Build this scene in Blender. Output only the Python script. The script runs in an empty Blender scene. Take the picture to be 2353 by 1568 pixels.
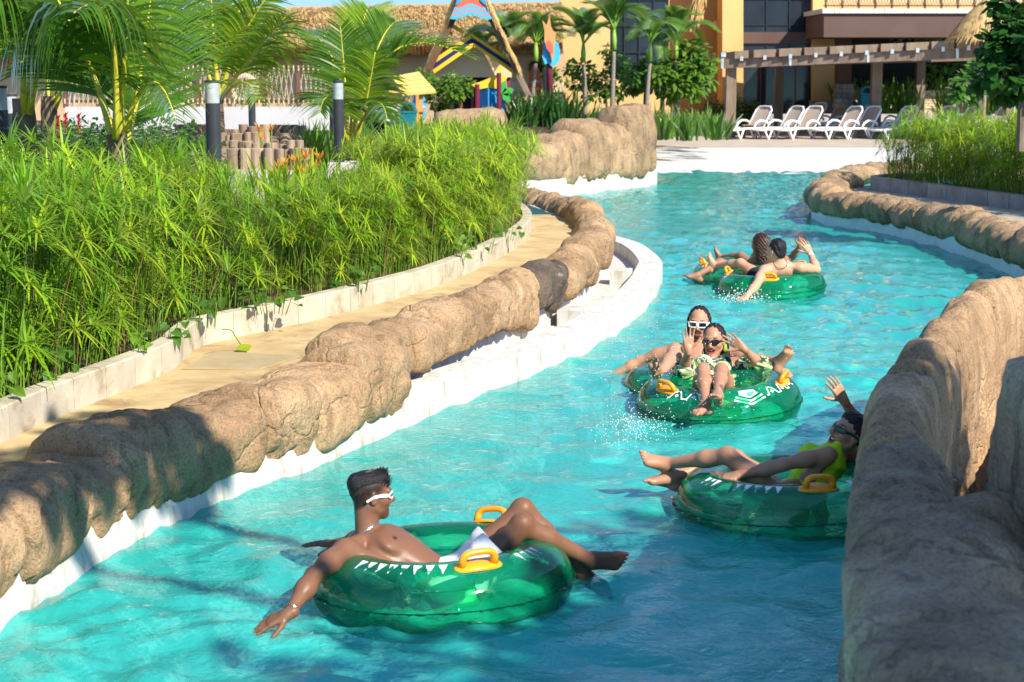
import bpy, bmesh, math, random
import numpy as np
from mathutils import Vector, Matrix, Quaternion, noise

random.seed(7)
RNG = np.random.default_rng(11)
SC = bpy.context.scene
COL = SC.collection
R = math.radians

# ------------------------------------------------------------------ camera
CAM_H = 2.4                    # eye height above the pool water (z = 0)
PITCH = math.atan(625 / 3900)
FOC = 3900.0                   # focal length in pixels of a 2353 px wide picture
cam_d = bpy.data.cameras.new('camera')
cam_d.sensor_width = 36.0
cam_d.lens = FOC / 2353 * 36.0
cam_d.clip_start = 0.05
cam_d.clip_end = 3000
cam_d.dof.use_dof = True
cam_d.dof.focus_distance = 11.5
cam_d.dof.aperture_fstop = 5.0
cam = bpy.data.objects.new('camera', cam_d)
COL.objects.link(cam)
cam.location = (0, 0, CAM_H)
cam.rotation_euler = (math.pi / 2 - PITCH, 0, 0)
SC.camera = cam

# ------------------------------------------------------------------ sky and sun
SUN_EL, SUN_AZ = R(39), R(40)  # the sun stands behind the camera and to its right
SUN = Vector((math.sin(SUN_AZ) * math.cos(SUN_EL), -math.cos(SUN_AZ) * math.cos(SUN_EL), math.sin(SUN_EL)))
world = bpy.data.worlds.new('World')
SC.world = world
world.use_nodes = True
wn = world.node_tree
wn.nodes.clear()
sky = wn.nodes.new('ShaderNodeTexSky')
sky.sky_type = 'NISHITA'
sky.sun_disc = False
sky.sun_elevation = SUN_EL
sky.altitude = 2500
sky.sun_rotation = math.atan2(SUN.x, SUN.y)
sky.air_density = 1.0
sky.dust_density = 0.0
sky.ozone_density = 4.0
bg = wn.nodes.new('ShaderNodeBackground')
bg.inputs['Strength'].default_value = 0.15
wo = wn.nodes.new('ShaderNodeOutputWorld')
tint = wn.nodes.new('ShaderNodeMix')          # one even tint over the whole sky: deep tropical blue
tint.data_type = 'RGBA'
tint.blend_type = 'MULTIPLY'
tint.inputs['Factor'].default_value = 1.0
tint.inputs[7].default_value = (1.0, 0.95, 0.91, 1)
# deep blue right down to the horizon, the same all the way round
geo = wn.nodes.new('ShaderNodeTexCoord')
sepz = wn.nodes.new('ShaderNodeSeparateXYZ')
wn.links.new(geo.outputs['Generated'], sepz.inputs[0])
ramp = wn.nodes.new('ShaderNodeValToRGB')
ramp.color_ramp.elements[0].position = 0.0
ramp.color_ramp.elements[0].color = (0.135, 0.22, 0.36, 1)
ramp.color_ramp.elements[1].position = 0.24
ramp.color_ramp.elements[1].color = (1, 1, 1, 1)
wn.links.new(sepz.outputs['Z'], ramp.inputs[0])
deep = wn.nodes.new('ShaderNodeMix')
deep.data_type = 'RGBA'
deep.blend_type = 'MULTIPLY'
deep.inputs['Factor'].default_value = 1.0
wn.links.new(sky.outputs[0], deep.inputs[6])
wn.links.new(ramp.outputs[0], deep.inputs[7])
wn.links.new(deep.outputs[2], tint.inputs[6])
wn.links.new(tint.outputs[2], bg.inputs['Color'])
wn.links.new(bg.outputs[0], wo.inputs['Surface'])
sun_d = bpy.data.lights.new('sun', 'SUN')
sun_d.energy = 4.1
sun_d.angle = R(0.55)
sun_d.color = (1.0, 0.91, 0.78)
sun = bpy.data.objects.new('sun', sun_d)
COL.objects.link(sun)
sun.rotation_euler = SUN.to_track_quat('Z', 'Y').to_euler()
sun.location = (20, -20, 30)

SC.view_settings.view_transform = 'Standard'
SC.view_settings.look = 'None'
SC.view_settings.exposure = 1.1
SC.view_settings.gamma = 1.0
SC.view_settings.use_curve_mapping = False
SC.render.engine = 'CYCLES'
SC.cycles.use_denoising = True
SC.cycles.max_bounces = 6
SC.cycles.transparent_max_bounces = 24
SC.cycles.caustics_reflective = False
SC.cycles.caustics_refractive = False
SC.cycles.sample_clamp_indirect = 6.0

# ------------------------------------------------------------------ layout helpers
_F = Vector((0, math.cos(PITCH), -math.sin(PITCH)))
_U = Vector((0, math.sin(PITCH), math.cos(PITCH)))
_X = Vector((1, 0, 0))
EYE = Vector((0, 0, CAM_H))


def ray(px, py):
    return _F + _X * ((px - 1176.5) / FOC) + _U * ((784 - py) / FOC)


def gz(px, py, z=0.0):
    """where the sight line through a picture point meets the level z"""
    d = ray(px, py)
    return EYE + d * ((z - CAM_H) / d.z)


def gy(px, py, Y):
    """where it meets the upright plane at distance Y"""
    d = ray(px, py)
    return EYE + d * (Y / d.y)


# ------------------------------------------------------------------ mesh helpers
class MB:
    def __init__(s):
        s.v, s.f, s.m = [], [], []

    def add(s, vs, fs, mi=0):
        o = len(s.v)
        s.v.extend(tuple(v) for v in vs)
        s.f.extend(tuple(i + o for i in f) for f in fs)
        s.m.extend([mi] * len(fs))

    def box(s, lo, hi, mi=0):
        x0, y0, z0 = lo
        x1, y1, z1 = hi
        s.add([(x0, y0, z0), (x1, y0, z0), (x1, y1, z0), (x0, y1, z0), (x0, y0, z1), (x1, y0, z1), (x1, y1, z1), (x0, y1, z1)],
              [(3, 2, 1, 0), (4, 5, 6, 7), (0, 1, 5, 4), (1, 2, 6, 5), (2, 3, 7, 6), (3, 0, 4, 7)], mi)

    def bar(s, a, b, w, h, up=(0, 0, 1), mi=0):
        a, b = Vector(a), Vector(b)
        d = (b - a).normalized()
        up = Vector(up)
        x = d.cross(up)
        if x.length < 1e-5:
            x = d.cross(Vector((1, 0, 0)))
        x.normalize()
        u = x.cross(d)
        vs = []
        for p in (a, b):
            for sx, su in ((-1, -1), (1, -1), (1, 1), (-1, 1)):
                vs.append(p + x * (sx * w / 2) + u * (su * h / 2))
        s.add(vs, [(0, 1, 2, 3), (7, 6, 5, 4), (0, 4, 5, 1), (1, 5, 6, 2), (2, 6, 7, 3), (3, 7, 4, 0)], mi)

    def tube(s, pts, rad, n=8, caps=True, mi=0, closed=False):
        pts = [Vector(p) for p in pts]
        m = len(pts)
        if not hasattr(rad, '__len__'):
            rad = [rad] * m
        vs, fs = [], []
        prev = None
        for i, p in enumerate(pts):
            if closed:
                t = pts[(i + 1) % m] - pts[i - 1]
            else:
                t = pts[min(i + 1, m - 1)] - pts[max(i - 1, 0)]
            t.normalize()
            if prev is None:
                a = Vector((0, 0, 1)) if abs(t.z) < 0.9 else Vector((1, 0, 0))
                x = t.cross(a).normalized()
            else:
                x = (prev - t * prev.dot(t)).normalized()
            prev = x
            y = t.cross(x)
            for k in range(n):
                an = 2 * math.pi * k / n
                vs.append(p + (x * math.cos(an) + y * math.sin(an)) * rad[i])
        rng = range(m) if closed else range(m - 1)
        for i in rng:
            j = (i + 1) % m
            for k in range(n):
                k2 = (k + 1) % n
                fs.append((i * n + k, i * n + k2, j * n + k2, j * n + k))
        if caps and not closed:
            fs.append(tuple(range(n - 1, -1, -1)))
            fs.append(tuple((m - 1) * n + k for k in range(n)))
        s.add(vs, fs, mi)

    def lathe(s, prof, c=(0, 0, 0), n=20, mi=0):
        vs, fs = [], []
        for (r, z) in prof:
            for k in range(n):
                a = 2 * math.pi * k / n
                vs.append((c[0] + r * math.cos(a), c[1] + r * math.sin(a), c[2] + z))
        for i in range(len(prof) - 1):
            for k in range(n):
                k2 = (k + 1) % n
                fs.append((i * n + k, i * n + k2, (i + 1) * n + k2, (i + 1) * n + k))
        s.add(vs, fs, mi)

    def prism(s, pts, ext, mi=0):
        """polygon (list of 3D points) pushed along the vector ext"""
        n = len(pts)
        ext = Vector(ext)
        vs = [Vector(p) for p in pts] + [Vector(p) + ext for p in pts]
        fs = [tuple(range(n)), tuple(range(2 * n - 1, n - 1, -1))]
        for i in range(n):
            j = (i + 1) % n
            fs.append((i, i + n, j + n, j))
        s.add(vs, fs, mi)

    def grid(s, P, mi=0, closed_u=False):
        """P[i][j] points"""
        a, b = len(P), len(P[0])
        vs = [p for row in P for p in row]
        fs = []
        for i in range(a - 1):
            for j in range(b if closed_u else b - 1):
                k = (j + 1) % b
                fs.append((i * b + j, i * b + k, (i + 1) * b + k, (i + 1) * b + j))
        s.add(vs, fs, mi)

    def mesh(s, name, mats, smooth=False):
        me = bpy.data.meshes.new(name)
        me.from_pydata(s.v, [], s.f)
        for m in (mats if isinstance(mats, (list, tuple)) else [mats]):
            me.materials.append(m)
        if max(s.m, default=0) > 0:
            me.polygons.foreach_set('material_index', s.m)
        if smooth:
            me.polygons.foreach_set('use_smooth', [True] * len(s.f))
        me.update()
        return me

    def build(s, name, mats, parent=None, smooth=False, **kw):
        return link(name, s.mesh(name, mats, smooth), parent, **kw)


def link(name, data, parent=None, label=None, cat=None, group=None, kind=None, loc=None, rz=None):
    o = bpy.data.objects.new(name, data)
    COL.objects.link(o)
    if parent:
        o.parent = parent
    if loc is not None:
        o.location = loc
    if rz is not None:
        o.rotation_euler = (0, 0, rz)
    for k, v in (('label', label), ('category', cat), ('group', group), ('kind', kind)):
        if v:
            o[k] = v
    return o


def thing(name, label, cat, group=None, loc=(0, 0, 0), rz=0):
    return link(name, None, None, label, cat, group, None, loc, rz)


def copy_tree(o, parent=None):
    c = o.copy()
    COL.objects.link(c)
    c.parent = parent
    for ch in [x for x in bpy.data.objects if x.parent == o]:
        copy_tree(ch, c)
    return c


def flip_out(me):
    bm = bmesh.new()
    bm.from_mesh(me)
    bmesh.ops.recalc_face_normals(bm, faces=bm.faces)
    bm.to_mesh(me)
    bm.free()


def bevel(o, w=0.01, seg=2):
    m = o.modifiers.new('bevel', 'BEVEL')
    m.width = w
    m.segments = seg
    m.limit_method = 'ANGLE'
    return o


# ------------------------------------------------------------------ materials
def _mat(name):
    m = bpy.data.materials.new(name)
    m.use_nodes = True
    nt = m.node_tree
    nt.nodes.clear()
    return m, nt, nt.nodes, nt.links


def _coords(N, L, scale=1.0, stretch=(1, 1, 1)):
    tc = N.new('ShaderNodeTexCoord')
    mp = N.new('ShaderNodeMapping')
    mp.inputs['Scale'].default_value = tuple(scale * q for q in stretch)
    L.new(tc.outputs['Object'], mp.inputs['Vector'])
    return mp.outputs[0]


def _noise(N, L, vec, scale, detail=6, rough=0.6, dist=0.0):
    n = N.new('ShaderNodeTexNoise')
    n.inputs['Scale'].default_value = scale
    n.inputs['Detail'].default_value = detail
    n.inputs['Roughness'].default_value = rough
    n.inputs['Distortion'].default_value = dist
    L.new(vec, n.inputs['Vector'])
    return n.outputs['Fac']


def _ramp(N, L, fac, stops):
    r = N.new('ShaderNodeValToRGB')
    while len(r.color_ramp.elements) < len(stops):
        r.color_ramp.elements.new(0.5)
    for e, (p, c) in zip(r.color_ramp.elements, stops):
        e.position = p
        e.color = (*c, 1) if len(c) == 3 else c
    L.new(fac, r.inputs[0])
    return r.outputs[0]


def _mix(N, L, fac, a, b, mode='MIX'):
    m = N.new('ShaderNodeMix')
    m.data_type = 'RGBA'
    m.blend_type = mode
    for sock, v in ((m.inputs['Factor'], fac), (m.inputs[6], a), (m.inputs[7], b)):
        if isinstance(v, (int, float)):
            sock.default_value = v
        elif isinstance(v, tuple):
            sock.default_value = (*v, 1)
        else:
            L.new(v, sock)
    return m.outputs[2]


def _math(N, L, op, a, b=None):
    m = N.new('ShaderNodeMath')
    m.operation = op
    for i, v in enumerate((a, b)):
        if v is None:
            continue
        if isinstance(v, (int, float)):
            m.inputs[i].default_value = v
        else:
            L.new(v, m.inputs[i])
    return m.outputs[0]


def _bump(N, L, h, strength, dist=0.02):
    b = N.new('ShaderNodeBump')
    b.inputs['Strength'].default_value = strength
    b.inputs['Distance'].default_value = dist
    L.new(h, b.inputs['Height'])
    return b.outputs[0]


def pmat(name, c1, c2=None, scale=4.0, rough=0.7, bump=0.0, bscale=40.0, bdist=0.01, stretch=(1, 1, 1), metal=0.0,
         spec=0.3, detail=6, c3=None, s3=0.7, var=0.0, emit=None, sss=0.0, lo=0.35, hi=0.65):
    """mottled surface: two tones mixed by noise, a third tone in blotches, fine bump, tint that varies per object"""
    m, nt, N, L = _mat(name)
    vec = _coords(N, L, 1.0, stretch)
    c2 = c2 or tuple(x * 0.8 for x in c1)
    col = _ramp(N, L, _noise(N, L, vec, scale, detail), [(lo, c2), (hi, c1)])
    if c3:
        f = _ramp(N, L, _noise(N, L, vec, scale * s3, 5, 0.65, 0.4), [(0.52, (0, 0, 0)), (0.68, (1, 1, 1))])
        col = _mix(N, L, f, col, c3)
    if var:
        oi = N.new('ShaderNodeObjectInfo')
        hs = N.new('ShaderNodeHueSaturation')
        L.new(_math(N, L, 'ADD', _math(N, L, 'MULTIPLY', oi.outputs['Random'], var * 2), 1 - var), hs.inputs['Value'])
        L.new(_math(N, L, 'ADD', _math(N, L, 'MULTIPLY', oi.outputs['Random'], var * 0.12), 0.5 - var * 0.06), hs.inputs['Hue'])
        L.new(col, hs.inputs['Color'])
        col = hs.outputs[0]
    p = N.new('ShaderNodeBsdfPrincipled')
    L.new(col, p.inputs['Base Color'])
    p.inputs['Roughness'].default_value = rough
    p.inputs['Metallic'].default_value = metal
    p.inputs['Specular IOR Level'].default_value = spec
    if sss:
        p.inputs['Subsurface Weight'].default_value = sss
        p.inputs['Subsurface Radius'].default_value = (0.02, 0.008, 0.004)
        p.inputs['Subsurface Scale'].default_value = 0.5
    if bump:
        L.new(_bump(N, L, _noise(N, L, vec, bscale, 8, 0.65), bump, bdist), p.inputs['Normal'])
    if emit:
        p.inputs['Emission Color'].default_value = (*emit[0], 1)
        p.inputs['Emission Strength'].default_value = emit[1]
    o = N.new('ShaderNodeOutputMaterial')
    L.new(p.outputs[0], o.inputs[0])
    return m


def leaf_mat(name, c1, c2, trans=0.45, scale=3.0, rough=0.45, var=0.15, tcol=None):
    """thin leaf: diffuse front, light shining through, a little gloss"""
    m, nt, N, L = _mat(name)
    vec = _coords(N, L)
    col = _ramp(N, L, _noise(N, L, vec, scale, 3), [(0.3, c2), (0.7, c1)])
    oi = N.new('ShaderNodeObjectInfo')
    hs = N.new('ShaderNodeHueSaturation')
    L.new(_math(N, L, 'ADD', _math(N, L, 'MULTIPLY', oi.outputs['Random'], var * 2), 1 - var), hs.inputs['Value'])
    L.new(col, hs.inputs['Color'])
    col = hs.outputs[0]
    d = N.new('ShaderNodeBsdfDiffuse')
    t = N.new('ShaderNodeBsdfTranslucent')
    g = N.new('ShaderNodeBsdfGlossy')
    g.inputs['Roughness'].default_value = rough
    g.inputs['Color'].default_value = (0.9, 0.95, 0.85, 1)
    L.new(col, d.inputs[0])
    L.new(_mix(N, L, 0.5, col, tcol or tuple(min(1, x * 1.6) for x in c1)), t.inputs[0])
    a = N.new('ShaderNodeMixShader')
    a.inputs[0].default_value = trans
    L.new(d.outputs[0], a.inputs[1])
    L.new(t.outputs[0], a.inputs[2])
    b = N.new('ShaderNodeMixShader')
    lw = N.new('ShaderNodeFresnel')
    lw.inputs['IOR'].default_value = 1.35
    L.new(_math(N, L, 'MULTIPLY', lw.outputs[0], 0.4), b.inputs[0])
    L.new(a.outputs[0], b.inputs[1])
    L.new(g.outputs[0], b.inputs[2])
    o = N.new('ShaderNodeOutputMaterial')
    L.new(b.outputs[0], o.inputs[0])
    return m


def rock_mat(name, base, dark, pale, grime):
    m, nt, N, L = _mat(name)
    vec = _coords(N, L)
    oi = N.new('ShaderNodeObjectInfo')
    big = _noise(N, L, vec, 1.7, 5, 0.6, 0.3)
    col = _ramp(N, L, big, [(0.3, dark), (0.52, base), (0.72, pale)])
    # rain streaks run down the faces
    vs = _coords(N, L, 1.0, (5.0, 5.0, 0.7))
    st = _ramp(N, L, _noise(N, L, vs, 2.2, 5, 0.6), [(0.5, (0, 0, 0)), (0.72, (0.7, 0.7, 0.7))])
    col = _mix(N, L, st, col, grime)
    speck = _ramp(N, L, _noise(N, L, vec, 70, 3, 0.7), [(0.34, (0.45, 0.45, 0.45)), (0.5, (1, 1, 1)), (0.68, (1.25, 1.2, 1.1))])
    col = _mix(N, L, 0.75, col, speck, 'MULTIPLY')
    lich = _ramp(N, L, _noise(N, L, vec, 6.0, 8, 0.75, 0.6), [(0.60, (0, 0, 0)), (0.70, (0.5, 0.5, 0.5))])
    col = _mix(N, L, lich, col, (0.42, 0.38, 0.30))
    hs = N.new('ShaderNodeHueSaturation')
    L.new(_math(N, L, 'ADD', _math(N, L, 'MULTIPLY', oi.outputs['Random'], 0.3), 0.85), hs.inputs['Value'])
    L.new(col, hs.inputs['Color'])
    p = N.new('ShaderNodeBsdfPrincipled')
    L.new(hs.outputs[0], p.inputs['Base Color'])
    p.inputs['Roughness'].default_value = 0.85
    p.inputs['Specular IOR Level'].default_value = 0.25
    vor = N.new('ShaderNodeTexVoronoi')
    vor.feature = 'DISTANCE_TO_EDGE'
    vor.inputs['Scale'].default_value = 1.7
    wv = N.new('ShaderNodeVectorMath')
    wv.operation = 'MULTIPLY_ADD'
    nz = N.new('ShaderNodeTexNoise')
    nz.inputs['Scale'].default_value = 3.0
    nz.inputs['Detail'].default_value = 5
    L.new(vec, nz.inputs['Vector'])
    L.new(nz.outputs['Color'], wv.inputs[0])
    wv.inputs[1].default_value = (0.5, 0.5, 0.5)
    L.new(vec, wv.inputs[2])
    L.new(wv.outputs[0], vor.inputs['Vector'])
    crack = _ramp(N, L, vor.outputs['Distance'], [(0.0, (0, 0, 0)), (0.035, (1, 1, 1))])
    h = _math(N, L, 'ADD', _math(N, L, 'MULTIPLY', _noise(N, L, vec, 7, 9, 0.67), 1.4), _math(N, L, 'MULTIPLY', crack, 0.26))
    h = _math(N, L, 'ADD', h, _math(N, L, 'MULTIPLY', _noise(N, L, vec, 90, 3, 0.8), 0.22))
    L.new(_bump(N, L, h, 0.9, 0.05), p.inputs['Normal'])
    o = N.new('ShaderNodeOutputMaterial')
    L.new(p.outputs[0], o.inputs[0])
    return m


def water_mat():
    m, nt, N, L = _mat('pool_water')
    vec = _coords(N, L)
    h = _math(N, L, 'ADD', _noise(N, L, vec, 7.0, 4, 0.55, 0.8), _math(N, L, 'MULTIPLY', _noise(N, L, vec, 22.0, 3, 0.6, 0.5), 0.35))
    nb = _bump(N, L, h, 0.55, 0.03)
    fr = N.new('ShaderNodeFresnel')
    fr.inputs['IOR'].default_value = 1.33
    L.new(nb, fr.inputs['Normal'])
    tr = N.new('ShaderNodeBsdfTransparent')
    tr.inputs[0].default_value = (0.55, 0.96, 0.95, 1)
    df = N.new('ShaderNodeBsdfDiffuse')
    df.inputs[0].default_value = (0.04, 0.62, 0.55, 1)
    L.new(nb, df.inputs['Normal'])
    gl = N.new('ShaderNodeBsdfGlossy')
    gl.inputs['Roughness'].default_value = 0.03
    L.new(nb, gl.inputs['Normal'])
    a = N.new('ShaderNodeMixShader')
    a.inputs[0].default_value = 0.48
    L.new(tr.outputs[0], a.inputs[1])
    L.new(df.outputs[0], a.inputs[2])
    b = N.new('ShaderNodeMixShader')
    L.new(fr.outputs[0], b.inputs[0])
    L.new(a.outputs[0], b.inputs[1])
    L.new(gl.outputs[0], b.inputs[2])
    o = N.new('ShaderNodeOutputMaterial')
    L.new(b.outputs[0], o.inputs[0])
    return m


def vinyl_mat(name, tint, body, mixd=0.3, rough=0.06):
    m, nt, N, L = _mat(name)
    vec = _coords(N, L)
    nb = _bump(N, L, _noise(N, L, vec, 5.0, 3, 0.5, 0.6), 0.25, 0.03)
    fr = N.new('ShaderNodeFresnel')
    fr.inputs['IOR'].default_value = 1.5
    L.new(nb, fr.inputs['Normal'])
    tr = N.new('ShaderNodeBsdfTransparent')
    tr.inputs[0].default_value = (*tint, 1)
    df = N.new('ShaderNodeBsdfDiffuse')
    df.inputs[0].default_value = (*body, 1)
    tl = N.new('ShaderNodeBsdfTranslucent')
    tl.inputs[0].default_value = (*body, 1)
    dm = N.new('ShaderNodeMixShader')
    dm.inputs[0].default_value = 0.5
    L.new(df.outputs[0], dm.inputs[1])
    L.new(tl.outputs[0], dm.inputs[2])
    gl = N.new('ShaderNodeBsdfGlossy')
    gl.inputs['Roughness'].default_value = rough
    L.new(nb, gl.inputs['Normal'])
    a = N.new('ShaderNodeMixShader')
    a.inputs[0].default_value = mixd
    L.new(tr.outputs[0], a.inputs[1])
    L.new(dm.outputs[0], a.inputs[2])
    b = N.new('ShaderNodeMixShader')
    L.new(fr.outputs[0], b.inputs[0])
    L.new(a.outputs[0], b.inputs[1])
    L.new(gl.outputs[0], b.inputs[2])
    o = N.new('ShaderNodeOutputMaterial')
    L.new(b.outputs[0], o.inputs[0])
    return m


M = {}
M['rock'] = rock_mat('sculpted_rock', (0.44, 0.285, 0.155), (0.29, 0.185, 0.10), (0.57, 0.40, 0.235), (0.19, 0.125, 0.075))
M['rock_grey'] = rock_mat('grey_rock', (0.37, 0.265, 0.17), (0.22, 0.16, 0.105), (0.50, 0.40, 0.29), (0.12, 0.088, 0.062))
M['rock_black'] = rock_mat('dark_rock', (0.13, 0.095, 0.07), (0.07, 0.055, 0.042), (0.20, 0.15, 0.11), (0.05, 0.04, 0.032))
M['rock_far'] = rock_mat('stained_rock', (0.40, 0.27, 0.15), (0.24, 0.16, 0.095), (0.50, 0.36, 0.21), (0.10, 0.075, 0.055))
M['white'] = pmat('white_plaster', (0.62, 0.61, 0.58), (0.52, 0.505, 0.465), 4, 0.75, 0.35, 60, c3=(0.36, 0.32, 0.25), s3=2.2, stretch=(1.6, 1.6, 0.35))
M['water'] = water_mat()
M['pool'] = pmat('pool_paint', (0.46, 0.90, 0.88), (0.34, 0.80, 0.80), 1.2, 0.8)
M['beach'] = pmat('beach_plaster', (0.60, 0.585, 0.555), (0.52, 0.505, 0.47), 1.0, 0.8, 0.1, 50, stretch=(0.6, 1.5, 1))
M['path'] = pmat('tan_concrete', (0.56, 0.42, 0.22), (0.40, 0.28, 0.13), 2.2, 0.85, 0.35, 45, c3=(0.30, 0.20, 0.095), s3=1.3)
M['kerb'] = pmat('kerb_block', (0.52, 0.47, 0.36), (0.42, 0.375, 0.28), 5, 0.9, 0.35, 90, c3=(0.33, 0.27, 0.17), s3=0.9, var=0.08)
M['soil'] = pmat('soil', (0.10, 0.065, 0.035), (0.05, 0.035, 0.02), 9, 0.95, 0.6, 40)
M['deck'] = pmat('deck_paving', (0.46, 0.39, 0.31), (0.38, 0.32, 0.25), 1.5, 0.9, 0.1, 50)
# ================================================================== the setting
def catmull(pts, step=0.05):
    P = [Vector((p[0], p[1])) for p in pts]
    P = [P[0] * 2 - P[1]] + P + [P[-1] * 2 - P[-2]]
    out = []
    for i in range(1, len(P) - 2):
        n = max(2, int((P[i + 1] - P[i]).length / step))
        for k in range(n):
            t = k / n
            a, b, c, d = P[i - 1], P[i], P[i + 1], P[i + 2]
            out.append(0.5 * ((2 * b) + (c - a) * t + (2 * a - 5 * b + 4 * c - d) * t * t + (3 * b - a - 3 * c + d) * t ** 3))
    out.append(P[-2])
    return out


class Line:
    """smooth plan line with arc length; nrm points to the left of travel"""
    def __init__(s, pts, step=0.05):
        s.p = catmull(pts, step)
        s.s = [0.0]
        for a, b in zip(s.p, s.p[1:]):
            s.s.append(s.s[-1] + (b - a).length)
        s.len = s.s[-1]

    def at(s, q):
        q = min(max(q, 0), s.len)
        i = int(np.searchsorted(s.s, q)) - 1
        i = min(max(i, 0), len(s.p) - 2)
        t = (q - s.s[i]) / max(1e-9, s.s[i + 1] - s.s[i])
        p = s.p[i].lerp(s.p[i + 1], t)
        a, b = s.p[max(0, i - 2)], s.p[min(len(s.p) - 1, i + 3)]
        d = (b - a).normalized()
        return p, d, Vector((-d.y, d.x))

    def near(s, pt):
        v = Vector((pt[0], pt[1]))
        i = min(range(len(s.p)), key=lambda k: (s.p[k] - v).length_squared)
        return s.s[i]


def sweep(line, s0, s1, prof, step=0.2, closed=True):
    """prof: (u, z) with u along the line's left normal"""
    mb = MB()
    n = max(2, int((s1 - s0) / step) + 1)
    rows = []
    for i in range(n):
        p, d, nn = line.at(s0 + (s1 - s0) * i / (n - 1))
        rows.append([(p.x + nn.x * u, p.y + nn.y * u, z) for u, z in prof])
    mb.grid(rows, closed_u=closed)
    if closed:
        k = len(prof)
        mb.f.append(tuple(range(k)))
        mb.f.append(tuple((n - 1) * k + j for j in reversed(range(k))))
        mb.m += [0, 0]
    return mb


def spline_prof(prof, n):
    """closed smooth profile resampled to n points"""
    P = [Vector(p) for p in prof]
    m = len(P)
    dense = []
    for i in range(m):
        a, b, c, d = P[i - 1], P[i], P[(i + 1) % m], P[(i + 2) % m]
        for k in range(12):
            t = k / 12
            dense.append(0.5 * ((2 * b) + (c - a) * t + (2 * a - 5 * b + 4 * c - d) * t * t + (3 * b - a - 3 * c + d) * t ** 3))
    L = [0]
    for i in range(len(dense)):
        L.append(L[-1] + (dense[(i + 1) % len(dense)] - dense[i]).length)
    out = []
    for k in range(n):
        q = L[-1] * k / n
        i = int(np.searchsorted(L, q, side='right')) - 1
        i = min(i, len(dense) - 1)
        t = (q - L[i]) / max(1e-9, L[i + 1] - L[i])
        out.append(dense[i].lerp(dense[(i + 1) % len(dense)], t))
    return out


def boulder(line, s0, s1, prof, mat, parent, amp=0.05, nseg=16, nprof=30, sc=1.0, seed=0.0, end=0.16, freq=2.2, fine=0.35, name='rock', skew=0.0, crk=0.4):
    """one lobe of sculpted rock swept along a line, pinched at both ends and roughened"""
    pr = spline_prof(prof, nprof)
    cu = sum(p.x for p in pr) / nprof
    cz = sum(p.y for p in pr) / nprof
    rows = []
    lo = min(p.y for p in pr)
    for i in range(nseg + 1):
        t = i / nseg
        e = min(t, 1 - t)
        k = 1.0
        if e < end:
            q = 1 - e / end
            k = (1 - q ** 2.5) * 0.20 + 0.80 if 0 < e else 0.66
        row = []
        for p in pr:
            sk = skew * (p.y - cz)
            pos, d, nn = line.at(s0 + (s1 - s0) * (0.5 + (t - 0.5) * 1.04) + sk * (s1 - s0))
            u = cu + (p.x - cu) * k * sc
            z = cz + (p.y - cz) * (k * sc if p.y > cz else k)
            v = Vector((pos.x + nn.x * u, pos.y + nn.y * u, z))
            dirv = Vector((nn.x * (p.x - cu), nn.y * (p.x - cu), p.y - cz)).normalized()
            q = v * freq + Vector((seed, seed * 1.7, 0))
            q = Vector(q)
            n1 = noise.noise(q)
            n2 = noise.noise(q * 3.1)
            n3 = 1 - abs(noise.noise(q * 1.6 + Vector((9, 2, 4)))) * 2
            n4 = noise.noise(q * 7.5)
            vd = noise.voronoi(q * Vector((.8, .8, .55)) + Vector((0.5 * n2, 0.5 * n1, 0.4 * n2)))[0]
            facet = min(0.30, vd[1] - vd[0]) / 0.30
            disp = amp * (n1 + fine * 0.8 * n2 + 0.3 * n3 + fine * 0.3 * n4 + 0.22 * (facet - 0.75)) - amp * crk * max(0.0, 1 - (vd[1] - vd[0]) / 0.06)
            v += dirv * disp
            row.append(v)
        rows.append(row)
    mb = MB()
    mb.grid(rows, closed_u=True)
    mb.f.append(tuple(range(nprof)))
    mb.f.append(tuple(nseg * nprof + j for j in reversed(range(nprof))))
    mb.m += [0, 0]
    me = mb.mesh('rock', mat, True)
    flip_out(me)
    return link(name, me, parent)


# ---- pool floor and the water sheet with real waves
mb = MB()
mb.grid([[(-1500, -1500, -1.0), (1500, -1500, -1.0)], [(-1500, 1500, -1.0), (1500, 1500, -1.0)]])
mb.build('pool_floor', M['pool'], kind='structure')


def wave_z(X, Y):
    rs = np.random.default_rng(5)
    wx = X + 0.10 * np.sin(Y * 1.9 + 0.7) + 0.05 * np.sin(X * 3.7 + Y * 2.1)
    wy = Y + 0.10 * np.sin(X * 2.3 + 1.1) + 0.05 * np.sin(Y * 4.1 - X * 1.3)
    Z = np.zeros_like(X)
    for i in range(46):
        lam = 0.14 * (1.6 / 0.14) ** (rs.random() ** 1.1)
        th = rs.normal(0.9, 1.0)
        k = 2 * math.pi / lam
        ph = rs.random() * 6.28
        a = 0.0032 * (lam / 0.4) ** 0.85
        s = np.sin(k * (wx * math.cos(th) + wy * math.sin(th)) + ph)
        Z += a * (1 - np.abs(s) * 1.35 if i % 3 == 0 else s)
    patch = 0.72 + 0.38 * np.sin(X * 0.8 + 1.3 * np.sin(Y * 0.45)) * np.cos(Y * 0.6 - 0.5)
    return Z * patch


# rings where hands and tubes meet the water
RIPPLES = []


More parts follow.
